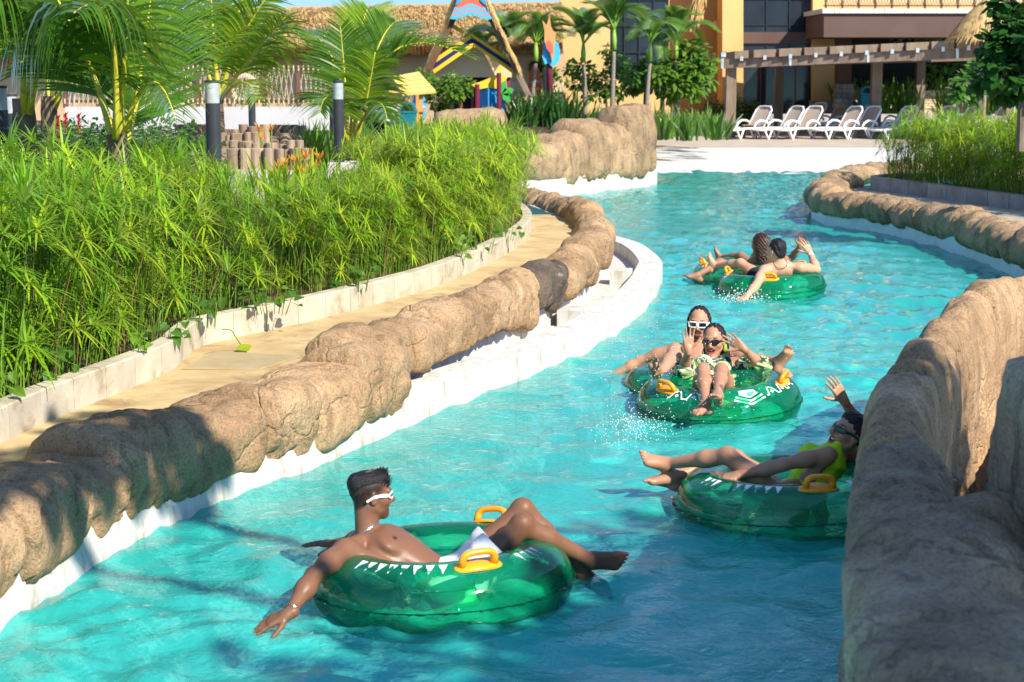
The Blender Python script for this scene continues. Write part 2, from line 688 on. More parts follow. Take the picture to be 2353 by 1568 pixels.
def build_water():
    ys = 2.2 * (46 / 2.2) ** (np.linspace(0, 1, 560))
    xs = np.linspace(-11, 11, 430)
    X, Y = np.meshgrid(xs, ys)
    Z = wave_z(X, Y)
    for (cx, cy, r0, a, w) in RIPPLES:
        D = np.sqrt((X - cx) ** 2 + (Y - cy) ** 2)
        Z += a * np.cos((D - r0) * 2 * math.pi / w) * np.exp(-np.abs(D - r0) / (1.3 * w)) * (D > r0 * 0.7)
    n, m = X.shape
    V = np.stack([X, Y, Z - Z.mean()], -1).reshape(-1, 3)
    idx = np.arange(n * m).reshape(n, m)
    F = np.stack([idx[:-1, :-1], idx[:-1, 1:], idx[1:, 1:], idx[1:, :-1]], -1).reshape(-1, 4)
    return link('water', np_mesh('water', V, F, M['water']), kind='structure')


def np_mesh(name, V, F, mats, smooth=True, mi=None):
    me = bpy.data.meshes.new(name)
    nf = len(F)
    k = F.shape[1]
    me.vertices.add(len(V))
    me.vertices.foreach_set('co', np.asarray(V, np.float32).ravel())
    me.loops.add(nf * k)
    me.loops.foreach_set('vertex_index', np.asarray(F, np.int32).ravel())
    me.polygons.add(nf)
    me.polygons.foreach_set('loop_start', np.arange(0, nf * k, k, dtype=np.int32))
    me.polygons.foreach_set('loop_total', np.full(nf, k, np.int32))
    me.polygons.foreach_set('use_smooth', np.full(nf, smooth, bool))
    for m in (mats if isinstance(mats, (list, tuple)) else [mats]):
        me.materials.append(m)
    if mi is not None:
        me.polygons.foreach_set('material_index', np.asarray(mi, np.int32))
    me.update(calc_edges=True)
    me.validate()
    return me


# ---- left bank: white pool wall, sculpted rock coping, path, kerb, planted slope
PATH_Z = 0.42
W_px = [(-420, 1760), (-180, 1580), (0, 1443), (90, 1385), (180, 1317), (252, 1279), (361, 1218), (487, 1159), (586, 1123), (721, 1074), (856, 1015),
        (935, 978), (1031, 933), (1197, 871), (1322, 821), (1400, 776), (1467, 726), (1500, 688), (1517, 651)]
W_pts = [gz(x, y, 0.0) for x, y in W_px]
W_top = [gz(x, y, 0.2) for x, y in [(1519, 600), (1500, 578), (1465, 557), (1405, 539), (1340, 512), (1270, 486)]]
WL = Line([(p.x, p.y) for p in W_pts + W_top])
sA = WL.near(gz(940, 975, 0))
sB1 = WL.near(gz(1405, 539, 0.2))

RB_px = [(830, 905), (945, 846), (1020, 814), (1080, 788), (1150, 758), (1220, 724), (1290, 690), (1345, 655), (1385, 612), (1398, 575), (1378, 538), (1325, 508), (1270, 487), (1210, 468)]
RB = Line([(p.x, p.y) for p in [gz(x, y, 0.30) for x, y in RB_px]])

K_px = [(-450, 1240), (-200, 1125), (0, 1022), (120, 965), (300, 893), (400, 848), (455, 800), (560, 772), (700, 742), (840, 706), (1000, 660), (1130, 603), (1200, 560), (1222, 528), (1200, 500), (1140, 488)]
KL = Line([(p.x, p.y) for p in [gz(x, y, PATH_Z) for x, y in K_px]])

bank = thing('pool_wall', 'low white plastered pool wall capped with brown sculpted rocks along the left bank', 'wall')
sweep(WL, 0, sA + 0.25, [(0.0, -1.0), (0.0, 0.02), (0.035, 0.22), (0.5, 0.30), (0.5, -1.0)], step=.07).build('white_base', M['white'], bank, smooth=False)
sweep(WL, sA - 0.1, WL.len, [(-0.01, -1.0), (-0.01, 0.19), (0.01, 0.205), (0.26, 0.205), (0.27, 0.19), (0.27, -1.0)], step=.06).build('weir_wall', M['white'], bank)
sweep(RB, 0, RB.len, [(0.10, -1.0), (0.10, 0.42), (0.40, 0.42), (0.40, -1.0)]).build('inner_wall', M['white'], bank)
# dry channel floor between the two white walls
mb = MB()
rows = []
for i in range(40):
    q = i / 39
    p, d, n = WL.at(sA + (sB1 - sA) * q)
    p2, d2, n2 = RB.at(RB.len * 0.93 * q)
    rows.append([(p.x + n.x * 0.25, p.y + n.y * 0.25, 0.06), (p2.x + n2.x * 0.2, p2.y + n2.y * 0.2, 0.06)])
mb.grid(rows)
mb.build('channel_floor', M['white'], bank)
for (px, py, ln) in [(1372, 712, 0.34), (1442, 622, 0.30)]:
    c = gz(px, py, 0.205)
    s = WL.near(c)
    sweep(WL, s - ln / 2, s + ln / 2, [(0.29, 0.03), (0.29, 0.215), (0.52, 0.215), (0.52, 0.03)], step=0.08).build('notch_block', M['white'], bank)

# rocks standing right on the water's edge
profA = [(0.05, 0.09), (-0.02, 0.17), (-0.045, 0.33), (-0.02, 0.46), (0.06, 0.535), (0.22, 0.555), (0.40, 0.53), (0.52, 0.46), (0.56, 0.37), (0.40, 0.14), (0.2, 0.08)]
q, k = 0.0, 0
rsz = random.Random(3)
while q < sA - 0.1:
    ln = rsz.choice((0.36, 0.46, 0.55, 0.66, 0.78))
    if q + ln > sA - 0.25:
        ln = sA + 0.02 - q
    h = rsz.uniform(0.84, 1.1)
    dw = rsz.uniform(-0.05, 0.05)
    pr = [(u + (dw if u > 0.2 else 0), 0.07 + (z - 0.07) * h) for u, z in profA]
    boulder(WL, q, q + ln, pr, M['rock'], bank, amp=0.06, nseg=30, nprof=52, seed=k * 3.3, end=0.15, skew=rsz.uniform(-0.25, 0.25))
    q += ln * 0.97
    k += 1
# rocks set back above the dry channel
profB = [(0.04, 0.32), (-0.03, 0.38), (-0.05, 0.49), (0.02, 0.60), (0.15, 0.64), (0.29, 0.60), (0.37, 0.50), (0.38, 0.38), (0.25, 0.32)]
q, k = 0.0, 0
while q < RB.len - 0.2:
    ln = rsz.uniform(0.36, 0.66)
    h = rsz.uniform(0.9, 1.12)
    t = q / RB.len
    lowr = 0.12 if t < 0.55 else 0.06
    pr = [(u + rsz.uniform(-0.02, 0.02), (0.32 + (z - 0.32) * h) - (lowr if z < 0.42 else 0) * rsz.uniform(0.0, 1.0)) for u, z in profB]
    if t > 0.7:
        pr = [(u, z - 0.10 * (t - 0.7) / 0.3) for u, z in pr]
    pos, _, _ = RB.at(q + ln / 2)
    P = RB.near(gz(1322, 700, 0.3))
    m = M['rock_black'] if abs(q + ln / 2 - P) < 0.36 else (M['rock'] if t < 0.75 else M['rock_far'])
    o = boulder(RB, q, q + ln, pr, m, bank, amp=0.06, nseg=22, nprof=40, seed=40 + k * 2.7, end=0.17, skew=rsz.uniform(-0.25, 0.25))
    if m is M['rock_black']:
        o['label'] = 'blackened dark rock'
    q += ln * 0.96
    k += 1

# path between the rocks and the kerb
mb = MB()
rows = []
N = 90
for i in range(N):
    t = i / (N - 1)
    a, _, _ = KL.at(KL.len * 0.97 * t)
    if True:
        # the opposite edge: nearest of the two rock lines
        s1 = WL.near(a)
        p1, d1, n1 = WL.at(min(s1, sA))
        s2 = RB.near(a)
        p2, d2, n2 = RB.at(s2)
        b = p1 + n1 * 0.3 if s1 < sA - 0.4 else p2 + n2 * 0.2
    rows.append([(a.x - 0.1, a.y, PATH_Z), ((a.x + b.x) / 2, (a.y + b.y) / 2, PATH_Z + 0.003), (b.x, b.y, PATH_Z - 0.002)])
mb.grid(rows)
mb.build('path', M['path'], kind='structure')
# access hatch set into the path
hc = [gz(420, 850, PATH_Z), gz(597, 852, PATH_Z), gz(690, 822, PATH_Z), gz(497, 812, PATH_Z)]
hm = pmat('hatch_plate', (0.42, 0.33, 0.19), (0.36, 0.28, 0.15), 6, 0.7, 0.1, 80)
mb = MB()
mb.prism([(p.x, p.y, PATH_Z + 0.004) for p in hc], (0, 0, 0.012))
mb.build('access_hatch', hm, label='flat tan access hatch plate set in the path beside the kerb', cat='hatch')

# kerb of concrete blocks
kerb = thing('kerb', 'pale concrete block kerb along the sedge bed on the left bank', 'kerb')
kerb['kind'] = 'structure'
q = 0.0
while q < KL.len - 0.2:
    ln = 0.40
    sweep(KL, q + 0.004, q + ln - 0.004, [(0.0, PATH_Z - 0.05), (-0.0, PATH_Z + 0.185), (0.008, PATH_Z + 0.195), (0.115, PATH_Z + 0.195), (0.12, PATH_Z + 0.185), (0.12, PATH_Z - 0.05)], step=0.14).build('kerb_block', M['kerb'], kerb)
    q += ln
sweep(KL, 0, KL.len, [(0.006, PATH_Z - 0.05), (0.006, PATH_Z + 0.183), (0.11, PATH_Z + 0.183), (0.11, PATH_Z - 0.05)]).build('mortar', M['kerb'], kerb)


def garden_z(x, y):
    """height of the planted slope behind the left kerb"""
    s = KL.near((x, y))
    p, d, n = KL.at(s)
    dist = (Vector((x, y)) - p).dot(n)
    return 0.56 + 0.62 * min(1.0, max(0.0, dist - 0.4) / 3.2)


mb = MB()
rows = []
for i in range(70):
    t = i / 69
    p, d, n = KL.at(KL.len * t)
    row = []
    for dd in (0.1, 0.5, 1.0, 1.8, 3.0, 4.5):
        x, y = p.x - dd * 0.97, p.y + dd * 0.25
        row.append((x, y, 0.56 + 0.62 * min(1, max(0, dd * 0.9 - 0.4) / 3.2) + 0.03 * noise.noise(Vector((x * 2, y * 2, 0)))))
    rows.append(row)
mb.grid(rows)
mb.build('planting_bed', M['soil'], kind='structure', smooth=True)
mb = MB()
mb.prism([(-90, 3, 0.2), (-6, 3, 0.2), (-4.2, 12, 0.2), (-3.0, 19, 0.2), (-3.2, 30, 0.2), (-1.4, 37, 0.2), (2.5, 44, 0.2), (2.5, 58, 0.2), (-90, 58, 0.2)], (0, 0, 0.62))
mb.build('garden_ground', M['soil'], kind='structure')

# ---- far: beach entry, deck and the ground to the horizon
mb = MB()
bx = [-2.0, 2.5, 6, 10, 14, 40]
mb.grid([[(x, y, z) for x in bx] for y, z in ((30, -0.75), (39.6, -0.02), (42, 0.06), (49.5, 0.16))])
mb.build('beach', M['beach'], kind='structure', smooth=True)
mb = MB()
mb.grid([[(x, y, z) for x in (-2, 4, 10, 60)] for y, z in ((49.46, 0.165), (54, 0.22), (70, 0.3), (90, 0.3))])
mb.build('deck', M['deck'], kind='structure')
mb = MB()
mb.grid([[(x, y, 0.25) for x in (-1500, 1500)] for y in (75, 1500)])
mb.build('ground', M['deck'], kind='structure')

# ---- right bank, far: rock-capped wall with a kerbed sedge bed
RFw = [gz(x, y, 0.0) for x, y in [(1925, 462), (1890, 474), (1868, 492), (1868, 506), (1909, 519), (2012, 534), (2114, 557), (2217, 588), (2320, 632), (2470, 705), (2700, 830)]]
RF = Line([(p.x, p.y) for p in RFw])
fw = thing('pool_wall', 'pale blue white pool wall with stained rock coping below the right sedge bed', 'wall')
tile_m = pmat('pale_tile', (0.62, 0.74, 0.74), (0.54, 0.67, 0.68), 8, 0.5, 0.05, 60, c3=(0.50, 0.60, 0.60))
sweep(RF, 0, RF.len, [(0.0, -1.0), (0.0, 0.25), (0.35, 0.25), (0.35, -1.0)]).build('white_base', tile_m, fw)
profF = [(0.02, 0.15), (-0.09, 0.23), (-0.11, 0.36), (-0.02, 0.48), (0.16, 0.53), (0.36, 0.50), (0.48, 0.40), (0.46, 0.28), (0.3, 0.18)]
q, k = 0.0, 0
while q < RF.len - 0.2:
    ln = rsz.uniform(0.45, 0.85)
    h = rsz.uniform(0.9, 1.15)
    pr = [(u + rsz.uniform(-0.02, 0.02), 0.13 + (z - 0.13) * h) for u, z in profF]
    boulder(RF, q, q + ln, pr, M['rock_far'], fw, amp=0.07, nseg=14, nprof=26, seed=90 + k * 1.9, end=0.22, skew=rsz.uniform(-0.3, 0.3), fine=0.5)
    q += ln * 0.96
    k += 1
# the back arm of coping that runs behind the bed
RF2 = Line([(p.x, p.y) for p in [gz(x, y, 0.15) for x, y in [(2150, 408), (2010, 416), (1935, 428), (1905, 440), (1880, 462)]]])
q = 0.0
while q < RF2.len - 0.2:
    ln = rsz.uniform(0.6, 1.1)
    pr = [(u + rsz.uniform(-0.02, 0.02), z) for u, z in profF]
    boulder(RF2, q, q + ln, pr, M['rock_far'], fw, amp=0.07, nseg=10, nprof=22, seed=130 + k * 1.9, end=0.22, fine=0.5)
    q += ln * 0.96
    k += 1
RK = Line([(p.x, p.y) for p in [gz(x, y, 0.3) for x, y in [(2120, 426), (2040, 428), (1999, 436), (2060, 444), (2353, 486), (2700, 540)]]])
rkerb = thing('kerb', 'grey block kerb holding the sedge bed on the right bank', 'kerb')
rkerb['kind'] = 'structure'
KG = pmat('grey_kerb', (0.30, 0.29, 0.26), (0.23, 0.22, 0.20), 4, 0.9, 0.2, 60, c3=(0.2, 0.17, 0.14), var=0.1)
q = 0.0
while q < RK.len - 0.2:
    ln = 0.62
    sweep(RK, q + 0.008, q + ln - 0.008, [(0.0, 0.2), (0.0, 0.53), (0.16, 0.53), (0.16, 0.2)], step=0.2).build('kerb_block', KG, rkerb)
    q += ln
mb = MB()
rows = []
for i in range(60):
    p, d, n = RF.at(RF.len * i / 59)
    rows.append([(p.x + n.x * .15, p.y + n.y * .15, .29), (p.x + n.x * 1.2 + .4, p.y + n.y * 1.2, .30), (p.x + 9, p.y + 2.5, .30)])
mb.grid(rows)
mb.build('bank_ground', pmat('bank_concrete', (0.40, 0.36, 0.29), (0.32, 0.28, 0.22), 2, 0.9, 0.1, 50), kind='structure')

# ---- right bank, near: tall sculpted rock wall beside the camera
RN_px = [(1965, 2050), (1950, 1750), (1942, 1500), (1938, 1250), (1952, 1085), (1988, 925), (2045, 842), (2115, 768), (2195, 690), (2285, 655), (2420, 640), (2600, 640)]
RN = Line([(p.x, p.y) for p in [gz(x, y, 0.98) for x, y in RN_px]])
nw = thing('rock_wall', 'tall sculpted brown rock wall beside the camera on the right', 'wall')
q, k = 0.0, 0
cuts = [0.0, 0.75, 1.35, 2.05, 2.9, 3.7, 4.5, 5.4, 6.3, 7.3, 8.3, 9.3]
while q < RN.len - 0.05:
    ln = [0.72, 0.62, 0.8, 0.62, 0.8, 0.7, 0.95, 0.8, 1.0, 1.0, 1.0, 1.0, 1.2][k % 13]
    ln = min(ln, RN.len - q)
    t = (q + ln / 2) / RN.len
    wy = RN.at(q + ln / 2)[0].y
    wd = 0.56 if wy < 5.3 else max(.27, 0.56 - 0.29 * (wy - 5.3) / .7)
    hz = [0.0, 0.0, -0.02, 0.01, -0.01, 0.02, 0.0, 0.03, 0.0][k % 9]
    pr = [(-0.05, -0.4), (-0.03, -0.05), (-0.04, 0.35), (-0.03, 0.70), (-0.01, 0.90), (-0.07, 1.02 + hz), (-wd * 0.6, 1.05 + hz), (-wd * 0.92, 0.98 + hz), (-wd - 0.03, 0.78), (-wd - 0.02, 0.4), (-wd - 0.05, -0.1), (-wd * 0.5, -0.4)]
    boulder(RN, q, q + ln, pr, M['rock_grey'] if wy < 6.3 else M['rock'], nw, amp=0.055, nseg=34, nprof=80, seed=200 + k * 4.1, end=0.10, freq=1.9, skew=rsz.uniform(-0.12, 0.12), fine=0.7)  # near stretch takes a darker, greyer rock: its shade is partly painted in
    q += ln * 0.985
    k += 1
# a taller block standing on the ledge
def rough_block(name, corners, z0, z1, mat, parent=None, amp=0.03, n=14, seed=0, **kw):
    """rounded, roughened block on a quadrilateral plan"""
    c = [Vector((x, y)) for x, y in corners]
    mid = sum(c, Vector((0, 0))) / 4
    rows = []
    rings = [(0.0, 1.0), (0.2, 1.0), (0.4, 1.0), (0.6, 1.0), (0.75, 1.0), (0.86, 0.99), (0.94, 0.96), (0.985, 0.90), (1.0, 0.8), (1.0, 0.5), (1.0, 0.15)]
    fr = []
    for a, b in zip(rings, rings[1:]):
        for j in range(3):
            fr.append((a[0] + (b[0] - a[0]) * j / 3, a[1] + (b[1] - a[1]) * j / 3))
    fr.append(rings[-1])
    for (h, sc) in fr:
        row = []
        for i in range(4):
            for j in range(n):
                t = j / n
                p = c[i].lerp(c[(i + 1) % 4], t)
                e = min(t, 1 - t)
                if e < 0.12:
                    p = p.lerp(mid, 0.045 * (1 - e / 0.12) ** 2)
                p = mid + (p - mid) * sc
                v = Vector((p.x, p.y, z0 + (z1 - z0) * h))
                dv = Vector((p.x - mid.x, p.y - mid.y, (h - 0.5) * 0.6)).normalized()
                q = v * 2.2 + Vector((seed, 0, seed))
                v += dv * amp * (noise.noise(q) + 0.5 * noise.noise(q * 3) + 0.3 * noise.noise(q * 7))
                row.append(v)
        rows.append(row)
    mb = MB()
    mb.grid(rows, closed_u=True)
    mb.f.append(tuple(range(len(rows) * 4 * n - 4 * n, len(rows) * 4 * n)))
    mb.m.append(0)
    me = mb.mesh(name, mat, True)
    flip_out(me)
    return link(name, me, parent, **kw)


b0 = gz(2268, 1105, 1.0)
b0.x -= .03
rough_block('rock_block', [(b0.x, b0.y), (b0.x + 0.06, b0.y - 0.95), (b0.x + 0.9, b0.y - 1.0), (b0.x + 0.9, b0.y + 0.25)], 0.3, 1.45, M['rock_grey'], amp=0.035, seed=3,
            label='grey weathered rock block rising from the ledge of the near wall', cat='rock')
mb = MB()
mb.prism([(b0.x + 0.05, b0.y - 3.5, 0.0), (8, 0, 0.0), (9, 12, 0.0), (3.9, 11.9, 0.0), (2.3, 8.0, 0.0), (b0.x + 0.3, b0.y + 0.9, 0.0)], (0, 0, 0.36))
mb.build('bank_soil', pmat('gravel_soil', (0.38, 0.30, 0.19), (0.22, 0.16, 0.10), 14, 0.95, 0.8, 30), kind='structure')

# ---- island rock with white base
ISL = Line([(p.x, p.y) for p in [gz(x, y, 0.0) for x, y in [(900, 452), (1060, 456), (1250, 457), (1330, 447), (1420, 437), (1510, 426)]]])
isl = thing('island_rock', 'large tan sculpted rock outcrop on a white base across the water', 'rock')
sweep(ISL, 0, ISL.len, [(0.02, -1.0), (0.0, 0.35), (1.6, 0.35), (1.6, -1.0)]).build('white_base', M['white'], isl)
tops = [(0.0, 0.16, 0.95), (0.14, 0.34, 0.98), (0.30, 0.52, 1.05), (0.49, 0.64, 1.16), (0.61, 0.73, 1.42), (0.70, 0.80, 1.28), (0.77, 0.87, 1.30), (0.84, 1.0, 1.66)]
for k, (a, b, h) in enumerate(tops):
    pr = [(0.03, 0.22 + 0.04 * (k % 3)), (-0.06, 0.55), (-0.02, h * 0.72), (0.12, h * 0.95), (0.40, h), (0.75, h * 0.95), (0.95, h * 0.7), (0.95, 0.3), (0.5, 0.2)]
    boulder(ISL, ISL.len * a, ISL.len * b, pr, M['rock_far'], isl, amp=0.085, nseg=20, nprof=40, seed=300 + k * 5.3, end=0.2, freq=1.5, fine=0.4)
c = gz(1075, 300, 0.9)
c = gy(1075, 300, 38.0)
boulder(Line([(c.x - 0.75, c.y), (c.x, c.y + 0.1), (c.x + 0.85, c.y)]), 0, 1.6, [(-0.3, 0.3), (-0.5, 0.9), (-0.25, 1.42), (0.1, 1.55), (0.5, 1.3), (0.6, 0.6), (0.2, 0.3)], M['rock_far'], isl, amp=0.09, nseg=20, nprof=34, seed=411, end=0.42, freq=1.4)
# ================================================================== plants
M['sedge'] = leaf_mat('sedge_leaf', (0.21, 0.40, 0.018), (0.11, 0.28, 0.014), 0.45, 2.0, 0.4, 0.24, tcol=(0.50, 0.66, 0.03))
M['sedge_y'] = leaf_mat('sedge_leaf_light', (0.40, 0.52, 0.03), (0.25, 0.41, 0.02), 0.45, 2.0, 0.4, 0.2, tcol=(0.70, 0.72, 0.05))
M['stem'] = pmat('sedge_stem', (0.16, 0.27, 0.025), (0.08, 0.16, 0.015), 5, 0.55, var=0.2)
M['drystem'] = pmat('dry_stem', (0.30, 0.20, 0.08), (0.17, 0.10, 0.04), 6, 0.8)
M['palm'] = leaf_mat('palm_leaf', (0.085, 0.20, 0.018), (0.04, 0.12, 0.014), 0.4, 4.0, 0.32, 0.2, tcol=(0.34, 0.52, 0.03))
M['palm_light'] = leaf_mat('palm_leaf_light', (0.22, 0.34, 0.02), (0.11, 0.22, 0.015), 0.42, 4.0, 0.35, 0.2, tcol=(0.48, 0.60, 0.04))
M['rachis'] = pmat('palm_stalk', (0.52, 0.46, 0.035), (0.36, 0.37, 0.03), 6, 0.4, c3=(0.30, 0.19, 0.04), s3=2.0)
M['ptrunk'] = pmat('palm_fibre', (0.20, 0.14, 0.09), (0.10, 0.07, 0.045), 14, 0.95, 0.8, 50, stretch=(1, 1, 0.3))
M['greytrunk'] = pmat('areca_trunk', (0.27, 0.23, 0.18), (0.17, 0.14, 0.11), 9, 0.85, 0.3, 30, stretch=(0.3, 0.3, 3))
M['shaft'] = pmat('crown_shaft', (0.25, 0.42, 0.06), (0.16, 0.30, 0.04), 5, 0.4)
M['areca'] = leaf_mat('areca_leaf', (0.11, 0.25, 0.03), (0.055, 0.15, 0.02), 0.45, 4.0, 0.4, 0.2, tcol=(0.32, 0.50, 0.05))
M['bush'] = leaf_mat('bush_leaf', (0.075, 0.19, 0.025), (0.035, 0.10, 0.014), 0.35, 3.0, 0.4, 0.2, tcol=(0.22, 0.40, 0.04))
M['bush_light'] = leaf_mat('bush_leaf_light', (0.15, 0.29, 0.03), (0.08, 0.19, 0.02), 0.4, 3.0, 0.4, 0.2, tcol=(0.35, 0.52, 0.05))
M['darkleaf'] = leaf_mat('glossy_dark_leaf', (0.035, 0.11, 0.02), (0.018, 0.065, 0.013), 0.25, 3.0, 0.25, 0.2, tcol=(0.14, 0.30, 0.03))
M['bark'] = pmat('bark', (0.20, 0.15, 0.10), (0.11, 0.08, 0.055), 10, 0.9, 0.6, 30, stretch=(1, 1, 0.3))
M['orange'] = leaf_mat('orange_flower', (0.85, 0.38, 0.02), (0.75, 0.24, 0.01), 0.4, 6, 0.5, 0.1, tcol=(0.95, 0.55, 0.05))
M['red'] = leaf_mat('red_flower', (0.62, 0.02, 0.025), (0.40, 0.01, 0.015), 0.3, 6, 0.5, 0.1)
M['whitefl'] = leaf_mat('white_flower', (0.8, 0.8, 0.76), (0.7, 0.7, 0.65), 0.3, 6, 0.5, 0.05, tcol=(0.8, 0.8, 0.76))


def ribbon(mb, base, direc, length, width, droop, side=None, seg=4, mi=0, taper=0.15, twist=0.0):
    """thin tapering blade that bends down towards its tip"""
    d = Vector(direc).normalized()
    s = side or d.cross(Vector((0, 0, 1)))
    if s.length < 1e-4:
        s = Vector((1, 0, 0))
    s = s.normalized()
    if twist:
        s = Quaternion(d, twist) @ s
    p = Vector(base)
    vs, fs = [], []
    st = length / seg
    for i in range(seg + 1):
        t = i / seg
        w = width * (0.55 + 0.45 * min(1, t * 3)) * (1 - (t ** 2.2) * (1 - taper))
        vs += [p - s * w / 2, p + s * w / 2]
        if i < seg:
            fs.append((2 * i, 2 * i + 1, 2 * i + 3, 2 * i + 2))
        p = p + d * st
        d = (d + Vector((0, 0, -1)) * droop * st).normalized()
    mb.add(vs, fs, mi)


def make_sedge(seed, n=30, h=(0.75, 1.25), rad=0.30, L=(0.19, 0.30), light=0.4, wl=0.0165, nl=(13, 18)):
    """a clump of umbrella sedge: upright stems, each with a whorl of drooping blades"""
    rg = random.Random(seed)
    st, lf = MB(), MB()
    for i in range(n):
        a = rg.random() * 6.283
        r = rad * math.sqrt(rg.random())
        b = Vector((r * math.cos(a), r * math.sin(a), 0))
        hh = rg.uniform(*h) if rg.random() < .68 else rg.uniform(.22, .8)
        lean = Vector((math.cos(a), math.sin(a), 0)) * (r / rad) * rg.uniform(0.05, 0.34) * hh + Vector((rg.uniform(-.08, .08), rg.uniform(-.08, .08), 0))
        pts = []
        for k in range(4):
            t = k / 3
            pts.append(b + lean * t ** 1.6 + Vector((0, 0, hh * t)))
        st.tube(pts, [0.0048, 0.0042, 0.0034, 0.0026], 3, False, mi=0 if rg.random() > 0.12 else 1)
        top = pts[-1]
        axis = (pts[-1] - pts[-2]).normalized()
        axis = (axis + Vector((math.cos(a), math.sin(a), 0)) * .45 + Vector((rg.uniform(-.5, .5), rg.uniform(-.5, .5), 0))).normalized()
        x = axis.orthogonal().normalized()
        y = axis.cross(x)
        m = rg.randint(*nl)
        sc = rg.uniform(0.8, 1.25)
        mi = 1 if rg.random() < light else 0
        op = rg.uniform(0.0, 0.5) if rg.random() < .8 else rg.uniform(.6, 1.1)
        for k in range(m):
            an = 6.283 * (k + rg.uniform(-.3, .3)) / m
            el = op + rg.uniform(-0.25, 0.3)
            dv = (x * math.cos(an) + y * math.sin(an)) * math.cos(el) + axis * math.sin(el)
            ribbon(lf, top, dv, rg.uniform(*L) * sc, wl * rg.uniform(0.8, 1.25), rg.uniform(1.0, 3.4), seg=4, mi=mi)
    # loose blades and short shoots low in the clump
    for i in range(n // 2):
        a = rg.random() * 6.283
        r = rad * math.sqrt(rg.random())
        b = Vector((r * math.cos(a), r * math.sin(a), 0))
        ribbon(lf, b, (rg.uniform(-.4, .4), rg.uniform(-.4, .4), 1), rg.uniform(0.25, 0.6), 0.010, 0.6, seg=3, mi=0)
    return st.mesh('stems', [M['stem'], M['drystem']]), lf.mesh('leaves', [M['sedge'], M['sedge_y']])


def in_poly(x, y, P):
    c = False
    for i in range(len(P)):
        x0, y0 = P[i]
        x1, y1 = P[i - 1]
        if (y0 > y) != (y1 > y) and x < (x1 - x0) * (y - y0) / (y1 - y0) + x0:
            c = not c
    return c


SEDGE = [make_sedge(100 + i, n=27, light=(0.2 if i < 3 else 0.65)) for i in range(7)]
SEDGE_SHORT = [make_sedge(150 + i, n=14, h=(0.35, 0.9), rad=.2, light=0.45) for i in range(4)]


def plant(meshes, name, parts, label, cat, group, loc, rz, sc):
    o = thing(name, label, cat, group, loc, rz)
    o.scale = (sc, sc, sc)
    for nm, me in zip(parts, meshes):
        link(nm, me, o)
    return o


rg = random.Random(21)
ROWN = {0.40: 'right behind the kerb', 0.72: 'one row in from the kerb', 1.15: 'in the middle rows', 1.65: 'in the rear rows', 2.3: 'in the last row'}
nsedge = 0
SIL_X = [0, 250, 390, 430, 560, 640, 680, 730, 760, 825, 850, 900, 1100, 1220, 1260]      # how tall the bed stands along its length
SIL_Y = [330, 345, 345, 372, 395, 430, 420, 395, 402, 398, 345, 308, 292, 300, 340]
for back, step in ((0.40, 0.28), (0.72, 0.36), (1.15, 0.42), (1.65, 0.5), (2.3, 0.6)):
    q = 0.1
    while q < KL.len - 0.25:
        p, d, n = KL.at(q)
        bk = back + rg.uniform(-0.10, 0.14)
        x, y = p.x + n.x * bk, p.y + n.y * bk
        # a worn gap in the bed and the clearing round the log steps stay open
        pp = q / KL.len
        gx = KL.near(gz(690, 742, PATH_Z)) / KL.len
        inview = abs(x / y) < 0.40
        gapped = back < 0.6 and abs(pp - gx) < 0.012
        if inview and not gapped and not (back > 1.4 and 0.30 < pp < 0.50):
            y_light = pp > 0.50
            ms = SEDGE[rg.randrange(3, 7)] if y_light or rg.random() < 0.3 else SEDGE[rg.randrange(0, 3)]
            hs = (0.98 if pp < 0.62 else 0.90) * rg.uniform(0.86, 1.1)
            if 0.40 < pp < 0.55:
                hs *= 0.74
            zz = 0.56 + 0.62 * min(1, max(0, bk - 0.4) / 3.2) * 0.8
            ppx = 1176.5 + x / y * FOC
            ty = float(np.interp(ppx, SIL_X, SIL_Y)) + rg.uniform(0, 45)
            room = gy(ppx, ty, y).z - zz
            if room < 0.25:
                q += step
                continue
            hs = min(hs, room / 1.2)
            SEDGE_LABEL = 'umbrella sedge clump ' + ROWN[back] + (' at the left bed\'s near end' if pp < .33 else ' in the left bed\'s middle' if pp < .62 else ' at the left bed\'s far tip')
            plant(ms, 'umbrella_sedge', ('stems', 'leaves'), SEDGE_LABEL, 'sedge', 'sedge clumps in the left bed', (x, y, zz), rg.uniform(0, 6.28), hs)
            nsedge += 1
        q += step * rg.uniform(0.8, 1.2)
q = 0.15
while q < KL.len - .25:
    p, d, n = KL.at(q)
    bk = .30 + rg.uniform(-.03, .06)
    x, y = p.x + n.x * bk, p.y + n.y * bk
    pp = q / KL.len
    if abs(x / y) < .40 and abs(pp - gx) > .02:
        plant(SEDGE_SHORT[rg.randrange(4)], 'umbrella_sedge', ('stems', 'leaves'), 'short young sedge clump against the kerb' + (" at the left bed's near end" if pp < .33 else " in the left bed's middle" if pp < .62 else " at the left bed's far tip"),
              'sedge', 'sedge clumps in the left bed', (x, y, .56), rg.uniform(0, 6.28), rg.uniform(.5, .8))
    q += rg.uniform(.3, .6)
